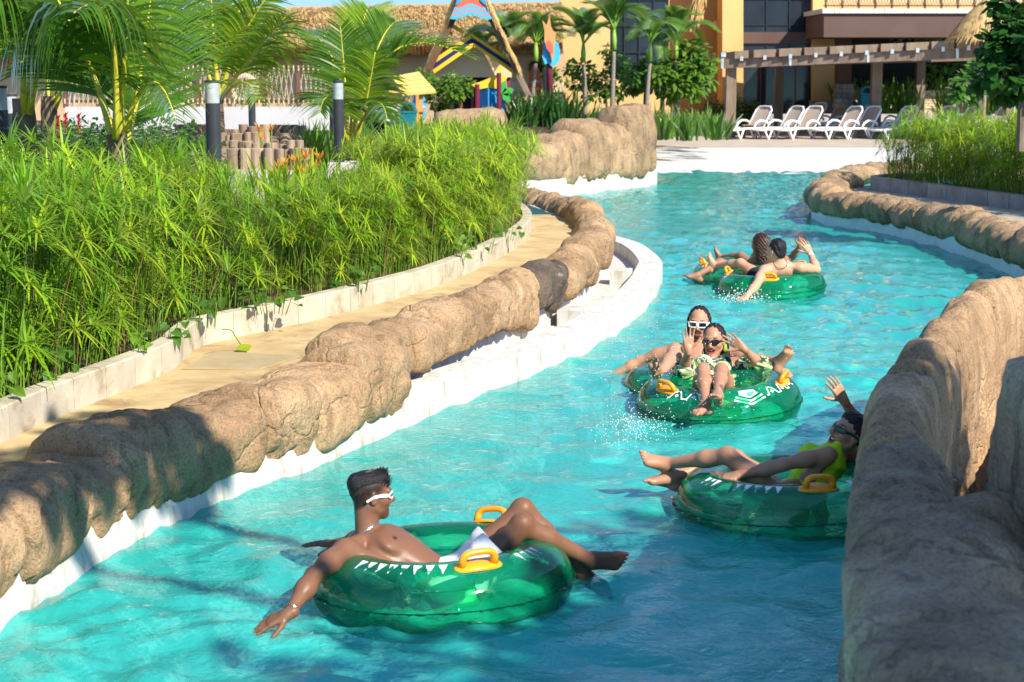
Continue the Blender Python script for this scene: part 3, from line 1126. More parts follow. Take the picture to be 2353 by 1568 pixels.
# the sedge bed on the right bank
kr0, kr1 = 0.3, RK.len
for back, step in ((0.5, 0.40), (1.0, 0.5), (1.6, 0.6), (2.4, 0.7), (3.3, 0.8)):
    q = 0.8
    while q < kr1:
        p, d, n = RK.at(q)
        x, y = p.x + n.x * back + rg.uniform(-.15, .15), p.y + n.y * back + rg.uniform(-.15, .15)
        if x / y < 0.37 and x > 5.6 and y > 14:
            ppx = 1176.5 + x / y * FOC
            room = gy(ppx, (262 if ppx > 2080 else 262 + (2080 - ppx) * .9) + rg.uniform(0, 40), y).z - .45
            if room < .25:
                q += step
                continue
            plant(SEDGE[rg.randrange(0, 5)], 'umbrella_sedge', ('stems', 'leaves'), 'umbrella sedge clump ' + {0.5: 'right behind the grey kerb', 1.0: 'one row in', 1.6: 'in the middle rows', 2.4: 'in the rear rows', 3.3: 'in the last row'}[back] + (' of the right bed, far half' if q < RK.len * .45 else ' of the right bed, near half'), 'sedge',
                  'sedge clumps in the right bed', (x, y, 0.45), rg.uniform(0, 6.28), min(rg.uniform(0.8, 1.1), room / 1.2))
        q += step * rg.uniform(0.8, 1.2)
q = RK.len * .32
while q < RK.len:
    p, d, n = RK.at(q)
    x, y = p.x + n.x * .38, p.y + n.y * .38
    if x / y < .37 and y > 14:
        plant(SEDGE_SHORT[rg.randrange(4)], 'umbrella_sedge', ('stems', 'leaves'), 'short young sedge clump against the grey kerb of the right bed', 'sedge', 'sedge clumps in the right bed', (x, y, .46), rg.uniform(0, 6.28), rg.uniform(.8, 1.1))
    q += rg.uniform(.25, .45)
mb = MB()
rows = []
for i in range(40):
    p, d, n = RK.at(RK.len * (.30 + .70 * i / 39))
    rows.append([(p.x + n.x * .12, p.y + n.y * .12, .47), (p.x + n.x * 2.5, p.y + n.y * 2.5, .5), (p.x + 7, p.y + 3.5, .5)])
mb.grid(rows)
mb.build('planting_bed', M['soil'], kind='structure')


# ---- arrow-leaf creepers that spill over the kerb
def heart_leaf(mb, base, d, up, L, mi=0):
    d = Vector(d).normalized()
    s = d.cross(Vector(up)).normalized()
    u = s.cross(d)
    o = [(-.18, .22), (0.05, .40), (.35, .42), (.7, .25), (1, 0), (.7, -.25), (.35, -.42), (.05, -.40), (-.18, -.22), (0, 0)]
    vs = [Vector(base) + d * (a * L) + s * (b * L) + u * (-abs(b) * -0.25 * L - 0.25 * a * a * L) for a, b in o]
    c = Vector(base) + d * 0.4 * L - u * 0.04 * L
    vs.append(c)
    mb.add(vs, [(i, (i + 1) % 10, 10) for i in range(10)], mi)


for j, px in enumerate([(20, 905), (95, 870), (150, 850), (330, 800), (420, 770), (520, 735), (660, 690), (670, 705), (860, 655), (1080, 585), (1140, 570), (1190, 540)]):
    g = gz(px[0], px[1], 0.64)
    rr = random.Random(j + 50)
    root = thing('arrowhead_vine', 'glossy arrow-leaved creeper behind the left kerb, ' + ['at the left picture edge', 'second from the left edge', 'third from the left edge', 'left of the path hatch', 'above the path hatch', 'beside the fallen leaf', 'at the gap in the sedges', 'just right of the sedge gap', 'below the middle sedges', 'before the kerb bends away', 'at the kerb bend', 'at the tip of the bed'][j], 'vine', 'creepers along the kerb', (g.x - .16, g.y + .06, 0.57))
    a, b = MB(), MB()
    for i in range(13):
        p = Vector((rr.uniform(-.22, .22), rr.uniform(-.10, .14), rr.uniform(0.05, 0.24)))
        a.tube([(p.x * .5, p.y * .5, 0), p * 0.7 + Vector((0, 0, .05)), p], 0.003, 4, False)
        heart_leaf(b, p, (rr.uniform(-.6, .9), -rr.uniform(0.1, 1), rr.uniform(-.7, .3)), (rr.uniform(-.4, .4), -.7, 0.8), rr.uniform(0.045, 0.085))
    a.build('stems', M['stem'], root)
    b.build('leaves', M['bush'] if j % 3 else M['bush_light'], root)
# a single broad leaf fallen over the kerb onto the path
g0, g1 = gz(510, 757, 0.63), gz(553, 792, PATH_Z + 0.05)
mb = MB()
mb.tube([g0, g0.lerp(g1, 0.5) + Vector((0, 0, 0.05)), g1], 0.004, 5)
lf = mb.build('drooping_leaf', M['stem'], label='single broad green leaf hanging over the kerb onto the path', cat='leaf')
mb = MB()
dv = (gz(570, 806, PATH_Z + 0.03) - g1)
o = [(0, .0), (.12, .2), (.4, .3), (.75, .2), (1, 0), (.75, -.2), (.4, -.3), (.12, -.2)]
s = dv.cross(Vector((0, -.6, 1))).normalized() * dv.length * 1.4
vs = [g1 + dv * (a * 1.05) + s * (b * .8) for a, b in o]
mb.add(vs + [sum(vs, Vector()) / 8 - Vector((0, 0, .008))], [(i, (i + 1) % 8, 8) for i in range(8)])
mb.build('blade', M['sedge_y'], lf)


# ---- palms
def bez(a, b, c, t):
    return a * (1 - t) ** 2 + b * (2 * t * (1 - t)) + c * t * t


def frond(parent, base, mid, tip, L=0.55, n=46, wid=0.032, r0=0.03, sag=1.6, stalk=0.18, mats=None, seed=0, vee=0.35, fwd=0.55, side=None, name='frond'):
    """feather frond: yellow stalk and two rows of long leaflets"""
    rr = random.Random(seed)
    base, mid, tip = Vector(base), Vector(mid), Vector(tip)
    mr, ml = mats or (M['rachis'], M['palm'])
    st = MB()
    K = 14
    pts = [bez(base, mid, tip, k / K) for k in range(K + 1)]
    st.tube(pts, [r0 * (1 - 0.86 * (k / K) ** 0.8) for k in range(K + 1)], 7)
    fo = st.build(name, mr, parent, smooth=True)
    lv = MB()
    e = 0.02
    for k in range(n):
        t = stalk + (1 - stalk) * (k + rr.random() * 0.4) / n
        p = bez(base, mid, tip, t)
        d = (bez(base, mid, tip, min(1, t + e)) - bez(base, mid, tip, t - e)).normalized()
        sd = side if side is not None else d.cross(Vector((0, 0, 1)))
        if sd.length < 0.15:
            sd = Vector((1, 0, 0))
        sd = (sd - d * sd.dot(d)).normalized()
        up = sd.cross(d)
        q = (t - stalk) / (1 - stalk)
        ll = L * (0.45 + 0.55 * math.sin(math.pi * min(1, q * 0.9 + 0.16))) * rr.uniform(0.9, 1.08) * (1 if q < 0.85 else 0.75)
        for sg in (-1, 1):
            f = fwd + 0.5 * q + rr.uniform(-.08, .08)
            dv = sd * sg + d * f + up * vee * rr.uniform(0.7, 1.2)
            ribbon(lv, p + d * rr.uniform(-.008, .008), dv, ll, wid * rr.uniform(0.85, 1.1), sag * rr.uniform(0.7, 1.3), seg=5, taper=0.08,
                   side=d * 1.0 + up * rr.uniform(-.4, .5))
    lv.build('leaflets', ml, fo)
    return fo


def coconut(label, specs, base, trunk, seed):
    """specs: fronds as three picture points with distances"""
    root = thing('coconut_palm', label, 'palm', 'young coconut palms in the left garden', base)
    tm = MB()
    h, r = trunk
    zs = 9
    tm.lathe([(0.001, -0.3)] + [(r * (1.15 - 0.35 * k / zs + 0.06 * (k % 2)), -0.3 + (h + 0.3) * k / zs) for k in range(zs + 1)] + [(0.001, h)], (0, 0, 0), 12)
    tm.build('trunk', M['ptrunk'], root, smooth=True)
    b = Vector(base)
    for i, sp in enumerate(specs):
        (bp, mp, tp), kw = sp[:3], (sp[3] if len(sp) > 3 else {})
        P = [gy(*q) - b for q in (bp, mp, tp)]
        P[1] = P[1] * 2 - (P[0] + P[2]) / 2
        frond(root, *P, seed=seed * 100 + i, **kw)
    return root


LT = {'mats': (M['rachis'], M['palm_light'])}
FX = Vector((1, 0, 0))
# nearest palm, stalks springing from behind the sedges
b = gy(272, 385, 13.0)
coconut('coconut palm with a thick yellow stalk rising behind the left sedges', [
    ((272, 345, 13.0), (283, 190, 12.9), (296, -60, 12.6), dict(L=0.62, n=40, r0=0.052, wid=0.034, sag=3.2, stalk=0.50, side=FX, vee=-0.1, seed=3) if False else dict(L=0.58, n=32, r0=0.052, wid=0.03, sag=2.0, stalk=0.5, side=FX, vee=0.0, fwd=.35, **LT)),
    ((282, 330, 13.1), (312, 240, 13.3), (350, -40, 13.8), dict(L=0.80, n=50, r0=0.042, wid=0.032, sag=0.5, stalk=0.32, side=FX, vee=0.05, fwd=0.8)),
    ((262, 330, 13.0), (205, 150, 13.1), (110, -40, 13.2), dict(L=0.80, n=48, r0=0.038, wid=0.032, sag=0.8, stalk=0.3, side=FX, vee=0.1, fwd=0.7)),
    ((280, 320, 13.1), (345, 190, 12.9), (405, 280, 12.6), dict(L=0.45, n=26, r0=0.026, wid=0.026, sag=3.0, stalk=0.3)),
    ((266, 320, 12.9), (250, 60, 12.6), (170, 30, 11.9), dict(L=0.85, n=40, r0=0.030, wid=0.045, sag=5.5, stalk=0.3)),
    ((288, 330, 13.3), (360, 120, 13.8), (420, -30, 14.2), dict(L=0.62, n=36, r0=0.030, wid=0.03, sag=1.2, stalk=0.3)),
], b, (0.25, 0.09), 1)
b = gy(60, 372, 13.6)
coconut('coconut palm with a stout fibrous trunk at the left edge', [
    ((62, 265, 13.6), (80, 120, 13.6), (115, -70, 13.5), dict(L=0.70, n=38, r0=0.045, wid=0.036, sag=2.2, stalk=0.42, side=FX, **LT)),
    ((55, 265, 13.7), (30, 80, 13.9), (-60, -60, 13.9), dict(L=0.75, n=42, r0=0.04, wid=0.032, sag=1.2, stalk=0.3, side=FX, fwd=.8)),
    ((66, 262, 13.5), (120, 60, 13.2), (175, 40, 12.6), dict(L=0.95, n=34, r0=0.034, wid=0.055, sag=6.0, stalk=0.45)),
    ((58, 262, 13.5), (20, 20, 13.2), (-70, 60, 12.8), dict(L=0.75, n=38, r0=0.034, wid=0.04, sag=5.0, stalk=0.3)),
    ((66, 262, 13.8), (90, 0, 14.5), (190, -80, 15.2), dict(L=0.7, n=40, r0=0.034, wid=0.036, sag=1.5, stalk=0.3)),
    ((60, 262, 13.8), (40, 20, 14.6), (60, -90, 15.4), dict(L=0.9, n=46, r0=0.034, wid=0.036, sag=2.2, stalk=0.25, side=FX)),
], b, (0.50, 0.105), 2)
b = gy(115, 315, 19.0)
coconut('coconut palm half hidden between the two left palms', [
    ((120, 250, 19), (150, 120, 19), (200, 30, 19.2), dict(L=0.9, n=44, r0=0.04, sag=1.5, stalk=0.3, side=FX)),
    ((112, 250, 19), (90, 130, 19), (20, 90, 18.6), dict(L=0.9, n=44, r0=0.04, sag=2.5, stalk=0.25)),
    ((124, 250, 19), (190, 160, 18.8), (260, 210, 18.4), dict(L=0.8, n=44, r0=0.04, sag=3.0, stalk=0.25)),
    ((118, 250, 19.2), (120, 70, 19.5), (100, -40, 19.8), dict(L=0.9, n=44, r0=0.04, sag=1.2, stalk=0.3, side=FX)),
], b, (0.45, 0.10), 3)
b = gy(503, 315, 23.0)
coconut('coconut palm behind the front bollard below the thatched roof', [
    ((505, 225, 23), (492, 110, 23), (483, -60, 23.2), dict(L=0.95, n=50, r0=0.045, sag=1.4, stalk=0.3, side=FX, **LT)),
    ((512, 222, 23), (540, 120, 23), (615, -10, 22.8), dict(L=0.95, n=50, r0=0.045, sag=1.6, stalk=0.3, side=FX, **LT)),
    ((500, 225, 23), (440, 110, 23), (370, 90, 22.6), dict(L=0.7, n=40, r0=0.035, sag=2.2, stalk=0.2)),
    ((510, 225, 22.9), (585, 120, 22.4), (655, 40, 22.0), dict(L=0.75, n=42, r0=0.035, sag=2.2, stalk=0.2, **LT)),
    ((500, 225, 23.2), (450, 40, 23.6), (420, -60, 24), dict(L=0.95, n=48, r0=0.035, sag=1.4, stalk=0.2, side=FX)),
    ((508, 225, 22.9), (560, 190, 22.2), (590, 230, 21.8), dict(L=0.7, n=40, r0=0.03, sag=2.6, stalk=0.2, **LT)),
    ((503, 225, 23.3), (540, 60, 24), (580, -50, 24.6), dict(L=0.9, n=48, r0=0.035, sag=1.4, stalk=0.2, side=FX)),
], b, (0.50, 0.085), 4)
b = gy(805, 375, 20.9)
coconut('coconut palm with fanned dark fronds beside the concrete block base', [
    ((800, 345, 20.9), (795, 220, 20.9), (782, 62, 20.9), dict(L=0.62, n=46, r0=0.032, sag=1.2, stalk=0.35, side=FX, vee=0.15)),
    ((812, 345, 20.8), (836, 260, 20.7), (862, 120, 20.5), dict(L=0.62, n=46, r0=0.034, sag=2.0, stalk=0.4, side=FX, **LT)),
    ((808, 330, 20.9), (900, 120, 20.9), (1095, 138, 21.1), dict(L=0.55, n=56, r0=0.030, sag=1.0, stalk=0.35, vee=0.5)),
    ((798, 330, 20.9), (770, 150, 21.2), (705, 75, 21.5), dict(L=0.60, n=46, r0=0.028, sag=1.0, stalk=0.3, vee=0.3)),
    ((806, 325, 21.0), (822, 120, 21.5), (845, 20, 21.9), dict(L=0.62, n=46, r0=0.030, sag=0.6, stalk=0.4, side=FX, vee=0.1, fwd=0.9, **LT)),
    ((806, 325, 20.9), (860, 130, 21.1), (910, 50, 21.5), dict(L=0.60, n=46, r0=0.028, sag=0.8, stalk=0.35, side=FX, vee=0.1, fwd=0.9)),
    ((798, 330, 20.8), (760, 230, 20.3), (735, 260, 19.9), dict(L=0.55, n=40, r0=0.025, sag=2.4, stalk=0.3)),
    ((806, 330, 20.7), (860, 240, 20.2), (890, 275, 19.8), dict(L=0.55, n=40, r0=0.025, sag=2.4, stalk=0.3)),
], b, (0.10, 0.06), 5)


# ---- slender areca palms in front of the far building
def areca_meshes(seed):
    rr = random.Random(seed)
    out = []
    for j in range(3):
        st, lv = MB(), MB()
        a = Vector((0, 0, 0))
        m, t = Vector((0.38, 0, 0.75)), Vector((0.92, 0, 0.62 - 0.28 * j))
        pts = [bez(a, m, t, k / 10) for k in range(11)]
        st.tube(pts, [0.022 * (1 - 0.8 * k / 10) for k in range(11)], 6)
        for k in range(36):
            q = 0.16 + 0.84 * k / 36
            p = bez(a, m, t, q)
            d = (bez(a, m, t, min(1, q + .02)) - bez(a, m, t, q - .02)).normalized()
            sd = Vector((0, 1, 0))
            for sg in (-1, 1):
                ribbon(lv, p, sd * sg + d * 0.9 + sd.cross(d) * -0.45, 0.40 * (0.55 + 0.45 * math.sin(math.pi * q)), 0.034, 1.5, seg=3, side=d)
        out.append((st.mesh('frond', M['shaft'], True), lv.mesh('leaflets', M['areca'])))
    return out


AR = areca_meshes(5)


def areca(label, px, ytop, ybase, Y, seed, lean=0.0, sc=1.0):
    rr = random.Random(seed)
    top, base = gy(px, ytop, Y), gy(px, ybase, Y)
    root = thing('areca_palm', label, 'palm', 'slender areca palms by the yellow building', base)
    h = top.z - base.z
    mb = MB()
    N_ = 12
    mb.tube([(lean * (k / N_) ** 2, 0, (h - 0.45 * sc) * k / N_ - 0.1) for k in range(N_ + 1)], [0.07 - 0.025 * k / N_ + 0.004 * (k % 2) for k in range(N_ + 1)], 8)
    mb.build('trunk', M['greytrunk'], root, smooth=True)
    mb = MB()
    mb.tube([(lean, 0, h - 0.50 * sc), (lean, 0, h - 0.25 * sc), (lean, 0, h)], [0.062, 0.068, 0.035], 8)
    mb.build('crown_shaft', M['shaft'], root, smooth=True)
    nf = rr.randint(8, 10)
    for i in range(nf):
        a, b = AR[rr.randrange(3)]
        f = link('frond', a, root)
        f.location = (lean, 0, h - 0.03)
        s = sc * rr.uniform(0.9, 1.15)
        f.scale = (s, s, s)
        f.rotation_euler = (rr.uniform(-.12, .12), rr.uniform(-0.55, 0.22), 6.283 * (i + rr.uniform(-.3, .3)) / nf)
        link('leaflets', b, f)
    return root


for i, (lab, px, yt, yb, Y, sc) in enumerate([
    ('small areca palm in front of the gable gate, lowest of the row', 1098, 132, 290, 47, 0.85),
    ('areca palm with a bright upright new leaf in the middle of the gable gate', 1165, 108, 285, 46, 1.0),
    ('areca palm in front of the red surfboard side of the gate', 1222, 98, 280, 46, 1.0),
    ('slim areca palm just left of the starfish pole', 1255, 112, 280, 47, 0.9),
    ('areca palm standing before the plain yellow wall', 1345, 100, 262, 46, 1.0),
    ('tallest areca palm, before the dark upper window edge', 1407, 68, 270, 45, 1.05),
    ('areca palm with a dry hanging leaf sheath', 1486, 98, 262, 46, 1.0),
    ('areca palm half behind the one with the dry sheath', 1522, 118, 262, 49, 0.95),
    ('areca palm nearest the recessed wall, leaf swept upright', 1557, 92, 258, 48, 1.05),
]):
    areca(lab, px, yt, yb, Y, 60 + i, lean=random.Random(i).uniform(-.12, .12), sc=sc)


# ---- broadleaf trees and shrubs
def leafy(parent, lobes, n, size, mat, name='crown', seed=0, aspect=0.55, curl=0.3, hang=0.3):
    """leaves spread through a set of uneven lobes"""
    rr = random.Random(seed)
    lv = MB()
    tot = sum(l[1] ** 2 for l in lobes)
    for (c, r) in lobes:
        c = Vector(c)
        for i in range(int(n * r * r / tot)):
            v = Vector((rr.gauss(0, 1), rr.gauss(0, 1), rr.gauss(0, 1))).normalized()
            p = c + Vector((v.x, v.y, v.z * 0.8)) * r * (rr.random() ** 0.45) * rr.uniform(0.75, 1.12)
            d = (v + Vector((rr.uniform(-1, 1), rr.uniform(-1, 1), rr.uniform(-1, .4) - hang))).normalized()
            up = Vector((rr.uniform(-.6, .6), rr.uniform(-.9, .3), 1))
            s = d.cross(up).normalized()
            u = s.cross(d)
            L = size * rr.uniform(0.65, 1.25)
            w = L * aspect * 0.5
            lv.add([p, p + d * L * .35 + s * w + u * L * .06, p + d * L * .35 - s * w + u * L * .06, p + d * L * .75 + s * w * .7, p + d * L * .75 - s * w * .7, p + d * L - u * curl * L * .3],
                   [(0, 1, 2), (2, 1, 3, 4), (4, 3, 5)])
    return lv.build(name, mat, parent)


def tree(name, label, cat, base, trunk_h, r, lobes, n, size, mat, seed=0, group=None, limbs=True, **kw):
    root = thing(name, label, cat, group, base)
    rr = random.Random(seed)
    mb = MB()
    mb.tube([(0, 0, -0.1), (rr.uniform(-.04, .04), 0, trunk_h * .5), (rr.uniform(-.06, .06), 0, trunk_h)], [r, r * .8, r * .55], 7)
    if limbs:
        for c, rad in lobes:
            c = Vector(c)
            s = Vector((0, 0, trunk_h * rr.uniform(0.55, 0.98)))
            mb.tube([s, s.lerp(c, 0.5) + Vector((rr.uniform(-.1, .1), 0, 0.08)), c, c + Vector((rr.uniform(-.5, .5), 0, .6)) * rad], [r * .45, r * .33, r * .2, r * .1], 5, False)
    mb.build('trunk', M['bark'], root)
    leafy(root, lobes, n, size, mat, seed=seed, **kw)
    return root


def lobes_px(pts, Y, base):
    b = Vector(base)
    out = []
    for (x, y, r) in pts:
        c = gy(x, y, Y)
        out.append((c - b + Vector((0, random.Random(x * 7 + y).uniform(-.4, .4), 0)), r / FOC * Y))
    return out


def ptree(name, label, cat, bx, by, Y, th, r, pts, n, size, mat, seed, **kw):
    base = gy(bx, by, Y)
    return tree(name, label, cat, base, th, r, lobes_px(pts, Y, base), n, size, mat, seed, **kw)


ptree('leafy_tree', 'airy dark green tree with small round leaves before the yellow wall', 'tree', 1395, 255, 47, 0.9, 0.035,
      [(1330, 195, 26), (1345, 160, 30), (1385, 185, 34), (1420, 150, 30), (1370, 215, 30), (1415, 205, 30), (1445, 175, 24), (1310, 160, 16), (1400, 115, 22)], 900, 0.17, M['bush'], 31)
ptree('leafy_tree', 'broad bright leafed tree beside the recessed tan wall', 'tree', 1590, 262, 48, 1.2, 0.045,
      [(1560, 150, 36), (1590, 115, 30), (1600, 165, 34), (1560, 195, 30), (1520, 175, 30), (1620, 140, 22), (1625, 185, 22), (1545, 215, 22), (1590, 205, 24)], 1300, 0.24, M['bush_light'], 32)
ptree('leafy_tree', 'dark leafed tree behind the row of areca palms', 'tree', 1480, 262, 50, 1.0, 0.04,
      [(1470, 170, 28), (1500, 185, 28), (1455, 195, 22), (1490, 150, 22)], 620, 0.22, M['bush'], 33)
ptree('leafy_tree', 'feathery green tree between the kiosk and the gate', 'tree', 1000, 290, 43, 0.8, 0.035,
      [(1000, 205, 30), (1035, 190, 28), (985, 180, 18), (1050, 215, 26), (1010, 235, 26), (1075, 195, 20), (965, 165, 12)], 1100, 0.13, M['bush_light'], 34)
ptree('leafy_tree', 'small drooping tree at the right foot of the gable gate', 'tree', 1300 - 60, 270, 49, 0.8, 0.03,
      [(1275 - 40, 150, 18), (1262, 165, 18), (1285, 185, 20), (1240, 195, 20), (1262, 215, 16), (1300, 150, 14)], 520, 0.17, M['bush'], 35)
ptree('leafy_tree', 'glossy green tree in front of the pergola end at the right edge', 'tree', 2345, 330, 22, 0.9, 0.06,
      [(2330, 60, 42), (2295, 110, 38), (2345, 140, 48), (2300, 175, 36), (2345, 205, 36), (2285, 150, 24), (2325, 10, 34), (2375, 90, 50), (2270, 185, 20), (2380, 30, 40), (2380, 190, 40)], 1900, 0.16, M['darkleaf'], 36, aspect=0.7)
ptree('leafy_tree', 'spreading light green tree rising above the pergola', 'tree', 2130, 245, 62, 2.0, 0.08,
      [(2060, 100, 22), (2110, 85, 32), (2150, 80, 26), (2185, 95, 24), (2130, 105, 26), (2080, 115, 20), (2140, 165, 28), (2180, 150, 26), (2200, 190, 28), (2110, 175, 16)], 1300, 0.30, M['bush_light'], 37)
ptree('leafy_tree', 'hanging dark foliage tree behind the right pergola post', 'tree', 2250, 250, 40, 1.2, 0.06,
      [(2215, 190, 24), (2245, 175, 28), (2240, 215, 26), (2200, 215, 18), (2270, 150, 26)], 700, 0.22, M['bush'], 38)
# the rounded hedge and canna border behind the deck
for i, (px, py, rpx, Y, lab) in enumerate([
    (1640, 262, 34, 57.5, 'dense feathery green hedge bush just left of the first pergola post'),
    (1690, 255, 34, 57.5, 'dense feathery hedge bush behind the first pergola post'),
    (1730, 265, 30, 57.5, 'rounded feathery hedge bush at the right end of the hedge')]):
    ptree('hedge_bush', lab, 'bush', px, 300, Y, 0.4, 0.03, [(px, py, rpx), (px - 20, py + 12, rpx * .8), (px + 18, py + 12, rpx * .8), (px, py - 14, rpx * .7)], 1400, 0.17, M['bush'], 40 + i, aspect=0.22, limbs=False, group='feathery hedge by the deck')


def upright_plant(seed, n, h, w, mat, spread=0.25, droop=0.7):
    rr = random.Random(seed)
    mb = MB()
    for i in range(n):
        b = Vector((rr.uniform(-spread, spread), rr.uniform(-spread, spread), 0))
        ribbon(mb, b, (b.x * 1.2 + rr.uniform(-.4, .4), b.y + rr.uniform(-.4, .4), rr.uniform(.9, 1.6)), h * rr.uniform(.6, 1.1), w * rr.uniform(.7, 1.1), droop, seg=5, twist=rr.uniform(-1, 1))
    return mb.mesh('leaves', mat)


CANNA = [upright_plant(70 + i, 18, 0.95, 0.15, M['bush']) for i in range(4)]
STRAP = [upright_plant(80 + i, 22, 1.0, 0.07, M['darkleaf'], 0.2, 1.2) for i in range(4)]
STRAPL = [upright_plant(90 + i, 24, 0.95, 0.07, M['bush_light'], 0.2, 1.0) for i in range(4)]
rr = random.Random(9)
for i in range(44):
    px = 1275 + i * 9.0 + rr.uniform(-5, 5)
    Y = rr.uniform(43, 50)
    base = Vector((gy(px, 280, Y).x, Y, .6))
    kind = 'strap' if px < 1400 and rr.random() < .6 else 'canna'
    ms = rr.choice(STRAP if kind == 'strap' else CANNA + STRAPL)
    lab = 'dark strap-leaved plant in the border behind the island rock' if kind == 'strap' else 'light green broad-leaved canna in the border behind the island rock'
    o = link('border_plant', ms, None, lab, 'plant', 'border plants behind the island rock', loc=base, rz=rr.uniform(0, 6.28))
    s = rr.uniform(0.65, 0.95)
    o.scale = (s, s, s * 1.05)
for i in range(16):
    px = 1180 + i * 9 + rr.uniform(-4, 4)
    base = gy(px, 292, rr.uniform(39.5, 41.5))
    o = link('border_plant', rr.choice(STRAP), None, 'dark strap-leaved plant standing before the gable gate', 'plant', 'strap plants before the gate', loc=base, rz=rr.uniform(0, 6.28))
    o.scale = (.95, .95, .95)
for i in range(26):
    px = 1940 + rr.uniform(-10, 420)
    base = gy(px, 262, rr.uniform(58, 61))
    o = link('border_plant', rr.choice(CANNA + STRAPL), None, 'broad-leaved plant in the raised brick bed behind the loungers', 'plant', 'plants in the brick bed', loc=base, rz=rr.uniform(0, 6.28))
    o.scale = (1.2, 1.2, 1.35)
# low green border beside the log steps, lily leaves with orange flowers
for i in range(26):
    px, py = rr.uniform(700, 1000), rr.uniform(300, 345)
    Y = rr.uniform(21.5, 27)
    base = gz(px, py + 35, 1.12) if False else Vector((gy(px, py, Y).x, Y, 1.1))
    o = link('border_plant', rr.choice(STRAPL), None, 'grassy light green plant behind the sedges near the concrete block', 'plant', 'grassy plants near the block', loc=base, rz=rr.uniform(0, 6.28))
    o.scale = (.6, .6, .65)
LILY = [upright_plant(95 + i, 12, 0.75, 0.075, M['sedge_y'], 0.12, 0.5) for i in range(3)]
for i, (px, py, Y) in enumerate([(715, 372, 17.5), (690, 390, 16.5), (660, 392, 16.3), (640, 405, 15.5), (608, 300, 19.5), (618, 318, 19.0)]):
    c = gy(px, py, Y)
    g = Vector((c.x, c.y, max(0.85, c.z - 0.62)))
    root = thing('flowering_lily', ['orange flower cluster nearest the round log post', 'orange flowers in front of the log steps', 'orange flowers low beside the log steps', 'lowest orange flowers among the sedges',
                 'orange flower standing on the log terrace', 'smaller orange flower on the log terrace'][i], 'flower', 'orange lilies by the log steps', g)
    if i < 4:
        link('leaves', LILY[i % 3], root)
    hb = c - g
    q2 = random.Random(i)
    for k in range(5 if i < 4 else 2):
        tp = hb + Vector((q2.uniform(-.11, .11), q2.uniform(-.1, .1), q2.uniform(-.05, .12)))
        mb = MB()
        mb.tube([(0, 0, 0), tp * .6, tp], 0.006, 5, False)
        f = mb.build('flower_stem', M['stem'], root)
        mb = MB()
        for j in range(8):
            ribbon(mb, tp, (math.cos(j * .9 + k), math.sin(j * .9 + k), q2.uniform(.3, 1.6)), 0.10, 0.022, 1.0, seg=3)
        mb.build('petals', M['orange'], f)
# red and white blossom patch left of the steps
for i in range(22):
    px = 75 + (i % 11) * 33 + rr.uniform(-8, 8)
    Y = rr.uniform(17, 20) if i < 11 else rr.uniform(22, 27)
    c = gy(px, 325 + rr.uniform(-8, 8) if i < 11 else 306 + rr.uniform(-5, 5), Y)
    root = thing('blossom_bush', 'low white-flowered bush under the left palms' if i < 11 else 'low white-flowered bush in the row farther back under the left palms', 'bush', 'white-flowered bushes', (c.x, c.y, c.z - .3))
    leafy(root, [((0, 0, 0.18), 0.42), ((0.3, 0, .12), .3)], 420, 0.075, M['bush'], 'leaves', 400 + i)
    mb = MB()
    for k in range(20):
        v = Vector((rr.gauss(0, .2), rr.gauss(-.15, .15), rr.uniform(.3, .45)))
        for j in range(5):
            ribbon(mb, v, (math.cos(j * 1.256), math.sin(j * 1.256), .4), 0.022, 0.016, 1, seg=2)
    mb.build('petals', M['whitefl'], root)['kind'] = 'stuff'
for i, (px, py) in enumerate([(152, 290), (182, 292), (262, 300), (135, 296)]):
    c = gy(px, py, 18.2)
    root = thing('ginger_flower', 'upright red ginger spike among the left bushes', 'flower', 'red ginger spikes', (c.x, c.y, 1.05))
    h = c.z - 1.05
    mb = MB()
    mb.tube([(0, 0, 0), (0, 0, h)], 0.01, 5)
    mb.build('stalk', M['stem'], root)
    mb = MB()
    for k in range(26):
        z = h - 0.13 + 0.26 * k / 26
        ribbon(mb, (0, 0, z), (math.cos(k * 2.4), math.sin(k * 2.4), 1.2), 0.055, 0.03, -1, seg=2)
    mb.build('bracts', M['red'], root)

# ---- big shade tree standing beside the camera, outside the picture; its crown shades the near wall and the nearest swimmers
sh = [((0.6, -0.1, 6.0), 1.2), ((1.2, -.6, 6.3), 1.6), ((0.1, -1.0, 6.1), 1.1), ((-3.5, 1.75, 6.1), .55), ((-3.9, .8, 6.1), .4), ((0.8, -2.2, 6.2), 1.5), ((-.7, -2.2, 6.1), 1.3), ((-.9, -3.6, 6.1), 1.3), ((-.2, -1.0, 5.6), 1.1)]
tree('shade_tree', 'large spreading shade tree beside the near rock wall', 'tree', (6.1, 1.7, .2), 4.6, .22, sh, 6000, .28, M['bush'], 91, aspect=.6)
# ================================================================== buildings and garden furniture
M['white_plastic'] = pmat('white_plastic', (0.82, 0.82, 0.80), (0.78, 0.78, 0.76), 5, 0.28, spec=0.5)
M['cream'] = pmat('cream_wall', (0.74, 0.53, 0.30), (0.66, 0.46, 0.25), 0.8, 0.85, 0.1, 30, c3=(0.62, 0.43, 0.23))
M['white_clean'] = pmat('white_render', (0.66, 0.65, 0.63), (0.60, 0.59, 0.57), 1.5, 0.8)
M['cream_lt'] = pmat('pale_band', (0.80, 0.66, 0.44), (0.74, 0.60, 0.39), 1, 0.85)
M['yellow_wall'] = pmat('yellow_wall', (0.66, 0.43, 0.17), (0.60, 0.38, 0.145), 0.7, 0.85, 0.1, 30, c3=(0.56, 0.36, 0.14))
M['tan_wall'] = pmat('tan_wall', (0.50, 0.29, 0.11), (0.44, 0.25, 0.095), 0.7, 0.85, 0.1, 30)
